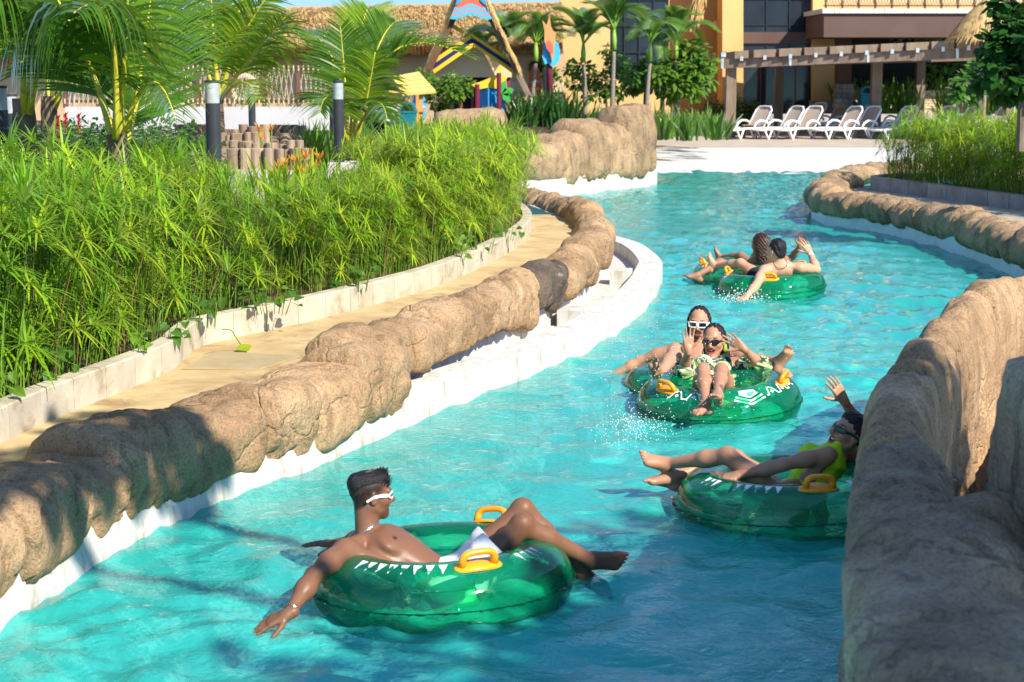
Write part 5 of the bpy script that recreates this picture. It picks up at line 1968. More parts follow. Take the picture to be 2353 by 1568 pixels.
# hanging thatch corner seen under the upper roof
th_ = thing('thatch_corner', 'ragged thatch eave corner hanging over the recessed wall', 'thatch')
a, b = gy(1612, -30, BY - 3.5), gy(1598, 40, BY - 3.5)
mb = MB()
rr = random.Random(77)
for i in range(260):
    p = a.lerp(b, rr.random()) + Vector((rr.gauss(0, .09), rr.uniform(-.3, .3), 0))
    ribbon(mb, p, (rr.uniform(-.4, .05), rr.uniform(-.1, .1), -1), rr.uniform(.3, .6), .05, .1, seg=2, side=Vector((.8, .5, 0)))
mb.build('straw', M['straw'], th_)['kind'] = 'stuff'
mb = MB()
mb.tube([a, a.lerp(b, .5), b], [.22, .18, .10], 8)
mb.build('thatch_core', M['thatch'], th_)

# raised bed of cream brick behind the loungers
bb = thing('brick_bed', 'raised planting bed of cream bricks behind the loungers', 'planter')
wallq(bb, 'core', M['brick'], 1962, 2420, 208, 262, 59.5, .4)
for r_ in range(7):
    x = 1962 + (r_ % 2) * 9
    while x < 2253:
        wallq(bb, 'brick', M['brick'], x + .6, x + 17.4, 208 + r_ * 6 + .5, 213.5 + r_ * 6, 59.47, .05)
        x += 18

# thatch parasol
tp = thing('thatch_parasol', 'round thatch parasol beside the balcony', 'parasol')
ap, PY = gy(2270, -8, 52), 52.0
rad = 78 / FOC * PY
hgt = ap.z - gy(2270, 84, PY).z
mb = MB()
mb.lathe([(.02, 0), (rad * .45, -hgt * .36), (rad, -hgt), (rad * .9, -hgt * 1.02), (.02, -hgt * .5)], ap, 24)
mb.build('canopy', M['thatch'], tp, smooth=True)
st = MB()
rr = random.Random(5)
for i in range(1500):
    a, t = rr.random() * 6.283, rr.random() ** .6
    rr0 = rad * t
    z = -hgt * (t * .8 if t < .45 else .36 + (t - .45) * 1.16)
    p = ap + Vector((rr0 * math.cos(a), rr0 * math.sin(a), z + .03))
    d = Vector((math.cos(a), math.sin(a), -.95))
    ribbon(st, p, d, rr.uniform(.25, .5), .045, .8, seg=2)
st.build('straw', M['straw'], tp)['kind'] = 'stuff'
mb = MB()
mb.tube([ap - Vector((0, 0, hgt * .4)), (ap.x, ap.y, .25)], .09, 10)
mb.build('pole', M['wood_grey'], tp)

# ---- pergola
pg = thing('pergola', 'weathered timber pergola over the sun loungers', 'pergola')
PGY = 55.0
for (x0, x1, y0, y1, Y) in [(1670, 1693, 152, 308, PGY), (2006, 2029, 140, 300, PGY), (1783, 1802, 154, 290, PGY + 4), (2108, 2128, 140, 290, PGY + 4), (2318, 2346, 130, 300, PGY - .5)]:
    w = (x1 - x0) / FOC * Y
    a = gy((x0 + x1) / 2, y0, Y)
    b = gy((x0 + x1) / 2, y1, Y)
    mb = MB()
    mb.box((a.x - w / 2, Y, b.z - .3), (a.x + w / 2, Y + w, a.z))
    bevel(mb.build('post', M['wood_grey'], pg), .012)
a, b = gy(1657, 147, PGY - .05), gy(2420, 114, PGY - 3.0)
mb = MB()
mb.bar(a, b, .12, .30)
mb.build('beam', M['wood_grey'], pg)
a2, b2 = gy(1660, 148, PGY + 4), gy(2420, 124, PGY + 2)
mb = MB()
mb.bar(a2, b2, .12, .28)
mb.build('beam', M['wood_grey'], pg)
for k in range(13):
    x = 1688 + k * 58.5
    if k == 0:
        x0, x1 = 1688, 1720
    else:
        x0, x1 = x - 27 + 12, x + 27 + 10
    yc = 127 - (x - 1688) * .047
    Yk = PGY - .25 - 2.9 * (x - 1657) / 760
    p0, p1 = gy(x0, yc, Yk), gy(x1, yc - 2, Yk - .1)
    mb = MB()
    hgt = 17.5 / FOC * Yk
    mb.prism([p0 - Vector((0, 0, hgt / 2)), p1 - Vector((0, 0, hgt / 2)), p1 + Vector((0, 0, hgt / 2)), p0 + Vector((0, 0, hgt / 2))], (.25, 4.6, 0))
    bevel(mb.build('joist', M['wood_grey'], pg), .01)
    mb = MB()
    c = gy((x0 + x1) / 2, yc + 9, Yk - .05)
    mb.box((c.x - .05, c.y - .02, c.z - .06), (c.x + .05, c.y + .0, c.z + .08))
    mb.build('bracket', M['steel'], pg)
for x in (1660, 1816, 1995, 2200):
    y = 147 - (x - 1657) * .0432
    Yk = PGY - .13 - 2.95 * (x - 1657) / 763
    wallq(pg, 'strap', M['steel'], x - 3, x + 3, y - 12, y + 11, Yk - .03, .015)
mb = MB()
c = gy(1662, 127, PGY - .1)
mb.box((c.x - .10, c.y - .06, c.z - .10), (c.x + .10, c.y + .06, c.z + .11))
fl = mb.build('floodlight', M['bollard'], label='small black floodlight on the left end of the pergola beam', cat='lamp')
mb = MB()
mb.box((c.x - .075, c.y - .068, c.z - .06), (c.x + .075, c.y - .062, c.z + .09))
mb.build('lens', M['acrylic'], fl)

# ---- sun loungers
def make_lounger():
    root = thing('sun_lounger', 'x', 'lounger', 'sun loungers under the pergola')
    mb = MB()
    for sy in (-.32, .32):
        mb.tube([(-.98, sy, .30), (-.5, sy, .34), (.1, sy, .33), (.32, sy, .33)], .035, 8)
    mb.tube([(-.98, -.32, .30), (-1.0, 0, .29), (-.98, .32, .30)], .035, 8)
    mb.build('frame', M['white_plastic'], root, smooth=True)
    for sx in (-1, 1):
        for sy in (-.32, .32):
            mb = MB()
            x = -.80 if sx < 0 else .12
            mb.tube([(x - .16, sy, .32), (x, sy * 1.02, .0), (x + .16 + (.06 if sx > 0 else 0), sy, .33)], .032, 8)
            mb.build('leg', M['white_plastic'], root, smooth=True)
    mb = MB()
    mb.grid([[(x, y, z) for y in (-.29, 0, .29)] for x, z in ((-.97, .32), (-.5, .355), (.1, .345), (.30, .345))])
    mb.build('seat', M['sling'], root, smooth=True)
    bk = MB()
    B0, B1 = Vector((.26, 0, .34)), Vector((.72, 0, .98))
    rows = []
    for t in (0, .25, .5, .75, .9, 1.0):
        w = .29 if t < .9 else .27 - .06 * (t - .9) * 10
        p = B0.lerp(B1, t)
        rows.append([p + Vector((0, y, 0)) + Vector((.05, 0, -.03)) * (1 - abs(y) / .29) * .4 for y in (-w, 0, w)])
    bk.grid(rows)
    b = bk.build('backrest', M['sling'], root, smooth=True)
    fr = MB()
    fr.tube([B0 + Vector((0, -.31, 0)), B0.lerp(B1, .86) + Vector((0, -.31, 0)), B1 + Vector((0, -.22, .02)), B1 + Vector((0, 0, .03)), B1 + Vector((0, .22, .02)), B0.lerp(B1, .86) + Vector((0, .31, 0)), B0 + Vector((0, .31, 0))], .028, 8)
    fr.build('backrest_frame', M['white_plastic'], b, smooth=True)
    for sy in (-.36, .36):
        mb = MB()
        mb.tube([(-.22, sy, .36), (-.12, sy, .50), (.05, sy, .575), (.25, sy, .56), (.42, sy, .50), (.46, sy, .42)], .036, 8)
        mb.build('armrest', M['white_plastic'], root, smooth=True)
    return root


LG = make_lounger()
front = [(1676, 306), (1748, 306), (1795, 306), (1885, 303), (1928, 303), (2016, 298), (2110, 290), (2165, 288), (2240, 286)]
back = [(1810, 282), (1866, 280), (1900, 280), (2020, 274), (2200, 272), (2300, 270)]
labs = ['first sun lounger from the left, beside the pergola post', 'second sun lounger from the left, small table at its head', 'third sun lounger from the left in the front row', 'fourth front sun lounger, half its back in shade',
        'fifth front sun lounger, just left of the middle post', 'sun lounger just right of the middle pergola post', 'sun lounger showing its back above the right sedges', 'second lounger back above the right sedges', 'third lounger back above the right sedges',
        'shaded lounger behind the second front lounger', 'shaded lounger behind the third front lounger', 'shaded lounger behind the fourth front lounger', 'shaded lounger behind the middle post', 'shaded lounger behind the right sedges', 'shaded lounger at the far right behind the sedges']
for i, (x, y) in enumerate(front + back):
    o = LG if i == 0 else copy_tree(LG)
    Y = 53.6 if i < len(front) else 58.0
    if i >= len(front):
        y = 292
    z0 = .215 if Y < 54 else .24
    g = gy(x, 300, Y)
    # the foot end stands at the picture point, the head end swings to the back right
    o.location = (g.x + .72, Y + .62, z0)
    o.rotation_euler = (0, 0, R(38 + random.Random(i).uniform(-5, 5)))
    o.scale = (1.03, 1.03, 1.0)
    o['label'] = labs[i]
mb = MB()
c = gy(1722, 300, 54.5)
tbl = thing('side_table', 'small grey side table between the first two loungers', 'table', None, (c.x, 54.5, .22))
mb.box((-.24, -.24, .40), (.24, .24, .43))
mb.build('top', M['wood_grey'], tbl)
for sx in (-1, 1):
    for sy in (-1, 1):
        mb = MB()
        mb.box((sx * .2 - .02, sy * .2 - .02, 0), (sx * .2 + .02, sy * .2 + .02, .40))
        mb.build('leg', M['wood_grey'], tbl)

# ---- boulder edging of the border by the deck
EL = Line([(p.x, p.y) for p in [gz(x, y, .2) for x, y in [(1500, 318), (1560, 314), (1620, 310), (1668, 305), (1690, 303)]]])
ed = thing('rock_edging', 'row of brown rocks edging the border by the deck', 'edging')
q = 0.0
k = 0
while q < EL.len - .2:
    ln = rsz.uniform(.45, .8)
    boulder(EL, q, q + ln, [(0, .1), (-.12, .25), (-.10, .48), (.05, .60), (.25, .58), (.38, .4), (.35, .15)], M['rock_grey'] if k % 2 else M['rock'], ed, amp=.06, nseg=10, nprof=20, seed=500 + k * 3, end=.25)
    q += ln
    k += 1
mb = MB()
mb.prism([(-1.4, 37.5, .1), (2.7, 37, .1), (3.8, 46, .1), (4.6, 54.4, .1), (7.3, 59.0, .1), (7.9, 62, .1), (-1.4, 62, .1)], (0, 0, .5))
mb.build('border_soil', M['soil'], kind='structure')
# ================================================================== people
class Body:
    """continuous surface grown from tapered limbs and ellipsoids that melt into each other"""
    def __init__(s):
        s.ops = []

    def cone(s, a, b, ra, rb=None, k=0.02):
        s.ops.append(('c', Vector(a), Vector(b), ra, ra if rb is None else rb, k))

    def ell(s, c, r, axes=None, k=0.02, cut=False):
        ax = axes or (Vector((1, 0, 0)), Vector((0, 1, 0)), Vector((0, 0, 1)))
        s.ops.append(('e', Vector(c), tuple(r), tuple(Vector(a).normalized() for a in ax), k, cut))

    def mesh(s, name, mats, h=0.006, paint=(), pad=0.03, warp=None, clip=None):
        lo = Vector((1e9,) * 3)
        hi = Vector((-1e9,) * 3)
        bbs = []
        for o in s.ops:
            if o[0] == 'c':
                r = max(o[3], o[4]) + o[5] + 2.5 * h
                mn = [min(o[1][i], o[2][i]) - r for i in range(3)]
                mx = [max(o[1][i], o[2][i]) + r for i in range(3)]
            else:
                r = max(o[2]) + o[4] + 2.5 * h
                mn = [o[1][i] - r for i in range(3)]
                mx = [o[1][i] + r for i in range(3)]
            bbs.append((mn, mx))
            if not (o[0] == 'e' and o[5]):
                for i in range(3):
                    lo[i] = min(lo[i], mn[i])
                    hi[i] = max(hi[i], mx[i])
        org = np.array([lo[i] - h for i in range(3)])
        dim = [int((hi[i] - lo[i]) / h) + 4 for i in range(3)]
        F = np.full(dim, 0.05, np.float32)
        ax = [np.float32(org[i]) + np.arange(dim[i], dtype=np.float32) * np.float32(h) for i in range(3)]
        for o, (mn, mx) in zip(s.ops, bbs):
            sl = []
            for i in range(3):
                a = max(0, int((mn[i] - org[i]) / h))
                b = min(dim[i], int((mx[i] - org[i]) / h) + 2)
                sl.append(slice(a, b))
            if any(q.stop <= q.start for q in sl):
                continue
            X = ax[0][sl[0]][:, None, None]
            Y = ax[1][sl[1]][None, :, None]
            Z = ax[2][sl[2]][None, None, :]
            if o[0] == 'c':
                _, a, b, ra, rb, k = o
                d = b - a
                L2 = max(d.length_squared, 1e-10)
                px, py, pz = X - a.x, Y - a.y, Z - a.z
                t = np.clip((px * d.x + py * d.y + pz * d.z) / L2, 0, 1)
                D = np.sqrt((px - t * d.x) ** 2 + (py - t * d.y) ** 2 + (pz - t * d.z) ** 2) - (ra + (rb - ra) * t)
                cut = False
            else:
                _, c, r, A, k, cut = o
                px, py, pz = X - c.x, Y - c.y, Z - c.z
                q = [(px * a.x + py * a.y + pz * a.z) for a in A]
                k0 = np.sqrt(sum((q[i] / r[i]) ** 2 for i in range(3)))
                k1 = np.sqrt(sum((q[i] / (r[i] * r[i])) ** 2 for i in range(3))) + 1e-6
                D = k0 * (k0 - 1) / k1
            sub = F[sl[0], sl[1], sl[2]]
            if cut:
                D = -D
                hh = np.clip(0.5 - 0.5 * (sub - D) / k, 0, 1)
                F[sl[0], sl[1], sl[2]] = sub * (1 - hh) + D * hh + k * hh * (1 - hh)
            else:
                hh = np.clip(0.5 + 0.5 * (sub - D) / k, 0, 1)
                F[sl[0], sl[1], sl[2]] = sub * (1 - hh) + D * hh - k * hh * (1 - hh)
        if warp is not None:
            F += warp(ax[0][:, None, None], ax[1][None, :, None], ax[2][None, None, :])
        if clip is not None:
            F = np.maximum(F, clip(ax[0][:, None, None], ax[1][None, :, None], ax[2][None, None, :]))
        V, Q = surface_nets(F, org, h)
        me = np_mesh(name, V, Q, mats, True)
        if True:
            # natural colouring of the skin itself: lips, areolae, cropped hair, beard
            col = np.zeros((len(V), 4), np.float32)
            for (c, r, A, rgb) in paint:
                P = V - np.array(c)
                d = 0
                for i in range(3):
                    d = d + (P @ np.array(A[i]) / r[i]) ** 2
                w = np.clip((1.18 - np.sqrt(d)) / .36, 0, 1)[:, None]
                w = w * w * (3 - 2 * w)
                tgt = np.array([*(rgb or (0, 0, 0)), 1.0 if rgb else 0.0], np.float32)
                if rgb is None:
                    col[:, 3:] *= (1 - w)
                else:
                    col[:, :3] = np.where(col[:, 3:] > .01, col[:, :3] * (1 - w) + tgt[:3] * w, tgt[:3] * (w > 0))
                    col[:, 3:] = np.maximum(col[:, 3:], w)
            at = me.attributes.new('paint', 'FLOAT_COLOR', 'POINT')
            at.data.foreach_set('color', col.ravel())
        return me


def surface_nets(F, org, h):
    I = F < 0
    c = np.zeros([d - 1 for d in F.shape], np.int8)
    for a in (0, 1):
        for b in (0, 1):
            for d in (0, 1):
                c += I[a:a + c.shape[0], b:b + c.shape[1], d:d + c.shape[2]]
    cells = np.argwhere((c > 0) & (c < 8))
    idx = np.full(c.shape, -1, np.int32)
    idx[tuple(cells.T)] = np.arange(len(cells))
    corner = [(a, b, d) for a in (0, 1) for b in (0, 1) for d in (0, 1)]
    val = {q: F[cells[:, 0] + q[0], cells[:, 1] + q[1], cells[:, 2] + q[2]] for q in corner}
    acc = np.zeros((len(cells), 3))
    cnt = np.zeros(len(cells))
    for q in corner:
        for axn in range(3):
            if q[axn] == 0:
                w = list(q)
                w[axn] = 1
                w = tuple(w)
                f0, f1 = val[q], val[w]
                m = (f0 < 0) != (f1 < 0)
                t = np.where(m, f0 / np.where(m, f0 - f1, 1), 0)
                p = np.tile(np.array(q, float), (len(cells), 1))
                p[:, axn] += t
                acc[m] += p[m]
                cnt[m] += 1
    V = org + (cells + acc / np.maximum(cnt, 1)[:, None]) * h
    quads = []
    for axn in range(3):
        o = [i for i in range(3) if i != axn]
        sa = [slice(None)] * 3
        sb = [slice(None)] * 3
        sa[axn] = slice(0, -1)
        sb[axn] = slice(1, None)
        A, B = I[tuple(sa)], I[tuple(sb)]
        e = np.argwhere(A != B)
        ok = np.ones(len(e), bool)
        for j in o:
            ok &= (e[:, j] > 0) & (e[:, j] < F.shape[j] - 1)
        e = e[ok]
        sgn = A[tuple(e.T)]
        cc = []
        for (u, v) in ((1, 1), (0, 1), (0, 0), (1, 0)):
            q = e.copy()
            q[:, o[0]] -= u
            q[:, o[1]] -= v
            cc.append(idx[tuple(q.T)])
        Q = np.stack(cc, 1)
        fl = sgn if axn != 1 else ~sgn
        Q[~fl] = Q[~fl][:, ::-1]
        quads.append(Q[(Q >= 0).all(1)])
    return V, np.concatenate(quads)


def J(par, px, py, ln, sg=-1):
    """joint on the sight line through (px, py), a bone's length away from its parent; sg -1 the nearer of the two"""
    d = ray(px, py).normalized()
    w = EYE - par
    b = w.dot(d)
    c = w.length_squared - ln * ln
    disc = b * b - c
    if disc < 0:
        p = EYE + d * (-b)
        return par + (p - par).normalized() * ln
    return EYE + d * (-b + sg * math.sqrt(disc))


def skin(name, c, dark):
    m = pmat(name, c, dark, 3.0, 0.5, 0.12, 160, 0.004, spec=0.32, sss=0.10, lo=0.25, hi=0.75)
    nt = m.node_tree
    N, L = nt.nodes, nt.links
    p = next(n for n in N if n.type == 'BSDF_PRINCIPLED')
    src = p.inputs['Base Color'].links[0].from_socket
    at = N.new('ShaderNodeAttribute')
    at.attribute_name = 'paint'
    nz = _noise(N, L, _coords(N, L), 140, 3, .7)
    f = _math(N, L, 'MULTIPLY', at.outputs['Alpha'], _math(N, L, 'ADD', _math(N, L, 'MULTIPLY', nz, .5), .72))
    # wet skin: patches with more shine
    L.new(_ramp(N, L, _noise(N, L, _coords(N, L), 16, 4, .6), [(.38, (.30, .30, .30)), (.62, (.58, .58, .58))]), p.inputs['Roughness'])
    f2 = N.new('ShaderNodeClamp')
    L.new(f, f2.inputs[0])
    L.new(_mix(N, L, f2.outputs[0], src, at.outputs['Color']), p.inputs['Base Color'])
    return m


def hand(B, w, d, palm, thumb, s=1.0, curl=0.25, spread=0.12, tcurl=0.2, k=0.010):
    """palm and five jointed fingers; d to the fingertips, palm is the palm's normal, thumb the thumb side"""
    d = Vector(d).normalized()
    palm = Vector(palm)
    palm = (palm - d * palm.dot(d)).normalized()
    th = d.cross(palm)
    if th.dot(Vector(thumb)) < 0:
        th = -th
    B.cone(w - d * 0.02 * s, w + d * 0.02 * s, 0.026 * s, 0.025 * s, 0.015)
    spec = [(0.032, 0.088, (0.040, 0.026, 0.021), 0.0088), (0.011, 0.094, (0.045, 0.029, 0.022), 0.0090), (-0.011, 0.089, (0.041, 0.027, 0.021), 0.0085), (-0.031, 0.078, (0.032, 0.021, 0.018), 0.0076)]
    for i, (off, kn, segs, r) in enumerate(spec):
        kk = w + d * kn * s + th * off * s
        B.cone(w + th * off * 0.55 * s + d * 0.012 * s, kk, 0.0165 * s, 0.0125 * s, 0.012)
        dv = (d + th * (off / 0.032) * spread).normalized()
        p = kk
        rr_ = r * s
        for j, L in enumerate(segs):
            ang = curl * (0.55, 1.0, 0.75)[j] * (1 + 0.22 * i)
            dv = (dv * math.cos(ang) + palm * math.sin(ang)).normalized()
            q = p + dv * L * s
            B.cone(p, q, rr_, rr_ * 0.9, 0.0045)
            rr_ *= 0.9
            p = q
    b0 = w + d * 0.022 * s + th * 0.020 * s + palm * 0.006 * s
    dv = (d * 0.62 + th * 0.78 + palm * 0.22).normalized()
    p = b0
    for j, (L, r) in enumerate(((0.044, 0.0145), (0.032, 0.0108), (0.026, 0.0098))):
        q = p + dv * L * s
        B.cone(p, q, r * s, r * 0.86 * s, 0.008 if j == 0 else 0.005)
        p = q
        dv = (dv + d * 0.30 + palm * tcurl).normalized()


def foot(B, an, toe, up, right, s=1.0, k=0.012):
    """heel, arch, ball and five toes; up is the instep's normal"""
    t = Vector(toe).normalized()
    up = Vector(up)
    up = (up - t * up.dot(t)).normalized()
    big = up.cross(t) if right else t.cross(up)
    heel = an - up * 0.048 * s - t * 0.045 * s
    B.ell(heel, (0.034 * s, 0.030 * s, 0.030 * s), (t, big, up), 0.02)
    B.cone(an, heel + t * .02 * s, 0.036 * s, 0.028 * s, 0.02)
    ball = an + t * 0.115 * s - up * 0.052 * s
    for off, r1 in ((0.022, 0.021), (0.0, 0.019), (-0.024, 0.017)):
        B.cone(an + big * off * .5 * s - up * 0.012 * s + t * .01 * s, ball + big * off * s, 0.031 * s, r1 * s, 0.02)
    B.cone(heel, ball - big * 0.024 * s, 0.024 * s, 0.018 * s, 0.02)
    for off, st, L, r in ((0.032, 0.0, 0.052, 0.0125), (0.011, 0.004, 0.045, 0.0088), (-0.006, 0.0, 0.040, 0.0082), (-0.021, -0.008, 0.034, 0.0078), (-0.035, -0.020, 0.028, 0.0074)):
        a = ball + big * off * s + t * st * s
        m = a + t * L * 0.55 * s + up * 0.007 * s
        B.cone(a, m, r * 1.05 * s, r * s, 0.008)
        B.cone(m, m + t * L * 0.45 * s - up * 0.010 * s, r * s, r * 0.85 * s, 0.004)


def limb(B, a, b, c, r, bulge1, bulge2, back):
    """two-bone limb with muscle bellies; back points to the calf or triceps side"""
    ra, rm, rk, rc, re = r
    B.cone(a, a.lerp(b, .5), ra, rm, 0.03)
    B.cone(a.lerp(b, .5), b, rm, rk, 0.03)
    B.cone(b, b.lerp(c, .35), rk * .96, rc, 0.03)
    B.cone(b.lerp(c, .35), c, rc, re, 0.03)
    d1, d2 = (b - a).normalized(), (c - b).normalized()
    if bulge1:
        x = Vector(back) - d1 * Vector(back).dot(d1)
        if x.length > 1e-3:
            x.normalize()
            y = d1.cross(x)
            B.ell(a.lerp(b, .48) - x * bulge1 * .5, (rm * .9 + bulge1 * .5, rm * .95, (b - a).length * .33), (x, y, d1), 0.03)
    if bulge2:
        x = Vector(back) - d2 * Vector(back).dot(d2)
        if x.length > 1e-3:
            x.normalize()
            y = d2.cross(x)
            B.ell(b.lerp(c, .30) + x * bulge2, (rc * .78, rc * .95, (c - b).length * .24), (x, y, d2), 0.03)


def torso(B, Pv, Nk, sl, sr, hl, hr, fwd, fem=False, s=1.0):
    up = (Nk - Pv).normalized()
    lat = (sr - sl)
    lat = (lat - up * lat.dot(up)).normalized()
    fw = Vector(fwd)
    fw = (fw - up * fw.dot(up))
    fw = (fw - lat * fw.dot(lat)).normalized()
    hat = (hr - hl).normalized()
    L = (Nk - Pv).length
    A = (lat, fw, up)
    w = 0.88 if fem else 1.0
    B.ell(Pv, (0.155 * s, 0.105 * s, 0.115 * s), (hat, fw, up), 0.05)
    B.ell(Pv + up * L * .30, ((0.112 if fem else 0.132) * s, 0.088 * s, 0.12 * s), A, 0.06)
    B.ell(Pv + up * L * .62, (0.145 * w * s, 0.108 * w * s, 0.155 * s), A, 0.06)
    B.ell(Pv + up * L * .82 - fw * .008, (0.140 * w * s, 0.085 * w * s, 0.09 * s), A, 0.05)
    for sh in (sl, sr):
        B.cone(Nk - up * 0.03, sh, 0.036 * w * s, 0.048 * w * s, 0.025)
        B.cone(Pv + up * L * .55 + (sh - Nk) * .62, sh - up * .03, 0.046 * w * s, 0.048 * w * s, 0.03)
    for sg in (-1, 1):
        if fem:
            B.ell(Pv + up * L * .66 + lat * sg * 0.070 * s + fw * 0.085 * s, (0.058 * s, 0.055 * s, 0.058 * s), A, 0.03)
        else:
            B.ell(Pv + up * L * .74 + lat * sg * 0.070 * s + fw * 0.050 * s, (0.084 * s, 0.034 * s, 0.066 * s), A, 0.03)
            B.ell(Pv + up * L * .66 + lat * sg * 0.085 * s - fw * 0.07 * s, (0.06 * s, 0.04 * s, 0.11 * s), A, 0.03)
    for hp in (hl, hr):
        B.ell(hp - fw * 0.055 * s, (0.088 * s, 0.075 * s, 0.09 * s), (hat, fw, up), 0.05)
    return up, lat, fw


class Head:
    def __init__(s, c, f, u, sc=1.0):
        s.c = Vector(c)
        s.f = Vector(f).normalized()
        u = Vector(u)
        s.u = (u - s.f * u.dot(s.f)).normalized()
        s.r = s.f.cross(s.u)
        s.s = sc
        s.A = (s.f, s.r, s.u)

    def __call__(s, f, r, u):
        return s.c + (s.f * f + s.r * r + s.u * u) * s.s

    def build(s, B, fem=False, smile=0.5):
        k, H = s.s, s
        e = lambda c, r, kk=0.02, cut=False: B.ell(H(*c), tuple(q * k for q in r), s.A, kk * k, cut)
        e((-.012, 0, .035), (.098, .076, .090))
        e((.028, 0, -.018), (.064, .064, .088), .03)
        e((.045, 0, -.072), (.040, .036 if fem else .042, .040), .03)
        e((.072, 0, -.098), (.018, .020, .016), .02)
        for g in (-1, 1):
            B.cone(H(-.004, g * .056, -.052), H(.060, g * .018, -.098), .017 * k, .014 * k, .022 * k)
            e((.056, g * .044, -.024), (.026, .024, .022), .022)
            e((.078, g * .034, .026), (.014, .026, .011), .02)
            e((.086, g * .032, .002), (.012, .020, .012), .014, True)
            e((-.008, g * .077, -.006), (.020, .0085, .033), .008)
            e((-.004, g * .087, -.002), (.010, .007, .019), .006, True)
            e((.094, g * .012, -.036), (.012, .009, .009), .008)
        B.cone(H(.086, 0, .018), H(.112, 0, -.026), .0095 * k, .0125 * k, .014 * k)
        B.cone(H(.112, 0, -.027), H(.098, 0, -.036), .0115 * k, .009 * k, .01 * k)
        wd = .026 + .008 * smile
        for q in range(4):
            a0, a1 = -1 + q * .5, -.5 + q * .5
            fz = lambda a: .090 - .014 * a * a
            B.cone(H(fz(a0), a0 * wd, -.057 + .013 * smile * a0 * a0), H(fz(a1), a1 * wd, -.057 + .013 * smile * a1 * a1), .0055 * k, .0055 * k, .006 * k)
            B.cone(H(fz(a0) - .003, a0 * wd * .95, -.071 - .010 * smile + .026 * smile * a0 * a0), H(fz(a1) - .003, a1 * wd * .95, -.071 - .010 * smile + .026 * smile * a1 * a1), .0062 * k, .0062 * k, .006 * k)
        if smile > .2:
            for a in (-.55, -.28, 0, .28, .55):
                e((.096 - .014 * a * a, a * wd, -.064 - .004 * smile + .019 * smile * a * a), (.022, wd * .30, (.003 + .0075 * smile) * (1 - .9 * a * a)), .003, True)

    def paints(s, smile, lip=(.26, .085, .07), brow=True):
        k = s.s
        R_ = lambda a: tuple(q * k for q in a)
        A = [tuple(a) for a in s.A]
        wd = .026 + .008 * smile
        out = [(tuple(s(.088, 0, -.066)), R_((.03, wd + .002, .012 + .008 * smile)), A, lip),
               (tuple(s(.074, 0, -.064 - .003 * smile)), R_((.0125, wd * .86, .004 + .008 * smile)), A, (.05, .008, .008))]
        if brow:
            for g in (-1, 1):
                out.append((tuple(s(.088, g * .036, .033)), R_((.02, .022, .0045)), A, (.02, .013, .01)))
        return out

    def teeth(s, parent, smile):
        mb = MB()
        wd = (.026 + .008 * smile) * .80
        rows = []
        for z in (-.0565, -.0565 - .0055 - .0035 * smile):
            rows.append([s(.0855 - .014 * (a / 5) ** 2, a / 5 * wd, z + .013 * smile * (a / 5) ** 2) for a in range(-5, 6)])
        rows.append([s(.074 - .014 * (a / 5) ** 2, a / 5 * wd, -.063 - .0035 * smile + .013 * smile * (a / 5) ** 2) for a in range(-5, 6)])
        mb.grid(rows)
        mb.build('teeth', M['teeth'], parent)

    def glasses(s, parent, frame, lens, style):
        """style: 'box' thick rectangles, 'slim' narrow rectangles, 'wrap' sports wrap"""
        mb, lb = MB(), MB()
        hw, hh, th = {'box': (.032, .020, .0075), 'slim': (.029, .0135, .005), 'wrap': (.034, .0135, .0065)}[style]
        cen = .036 if style != 'wrap' else .037
        zc = .004
        fr = .108 if style != 'wrap' else .104
        back = .30 if style != 'wrap' else .55
        for g in (-1, 1):
            def pt(a, b, out=0.0):
                x = a * hw + g * cen
                return s(fr + out - back * max(0, abs(x) - .012) * (abs(x) / .07), x, zc + b * hh)
            ring = []
            n = 24
            for i in range(n):
                an = 2 * math.pi * i / n
                ca, sa = math.cos(an), math.sin(an)
                q = (abs(ca) ** 5 + abs(sa) ** 5) ** (-1 / 5) if style != 'wrap' else (abs(ca) ** 2.6 + abs(sa) ** 2.6) ** (-1 / 2.6)
                ring.append((ca * q, sa * q))
            mb.tube([pt(a, b) for a, b in ring], th * s.s * .72, 6, closed=True)
            lb.add([pt(a, b, .001) for a, b in ring] + [pt(0, 0, .004)], [(i, (i + 1) % n, n) for i in range(n)])
            p0 = s(fr - back * .068 * .9 - .006, g * (cen + hw), zc + .004)
            hgt = .016 if style == 'box' else (.013 if style == 'slim' else .017)
            pts = [p0, s(.03, g * .079, zc + .006), s(-.012, g * .0845, .006), s(-.045, g * .080, -.014)]
            for i in range(3):
                mb.bar(pts[i], pts[i + 1], .0055 * s.s, hgt * s.s * (1, .85, .6)[i], up=s.u)
        mb.bar(s(fr + .001, -.012, zc + .003), s(fr + .001, .012, zc + .003), .006 * s.s, .007 * s.s, up=s.u)
        go = mb.build('sunglasses', frame, parent, smooth=False)
        lb.build('lens', lens, go, smooth=True)
        return go


def hairfield(s, freq=38, amp=0.004):
    """combed strands: ripples that run front to back over the skull"""
    c, f, r, u = s.c, s.f, s.r, s.u

    def w(X, Y, Z):
        px, py, pz = X - c.x, Y - c.y, Z - c.z
        a = px * r.x + py * r.y + pz * r.z
        b = px * u.x + py * u.y + pz * u.z
        d = px * f.x + py * f.y + pz * f.z
        an = np.arctan2(a, b + 0.12)
        return (amp * np.sin(an * freq + 9 * d + 2.0 * np.sin(d * 40)) + amp * .7 * np.sin(an * freq * 2.3 + 25 * d + 1) + amp * .5 * np.sin(a * 210 + b * 130)).astype(np.float32)
    return w


def strands(name, mat, parent, curves, r=0.004):
    mb = MB()
    for pts in curves:
        m = len(pts)
        mb.tube(pts, [r * (1 - .75 * (i / (m - 1)) ** 2) for i in range(m)], 4, False)
    return mb.build(name, mat, parent, smooth=True)


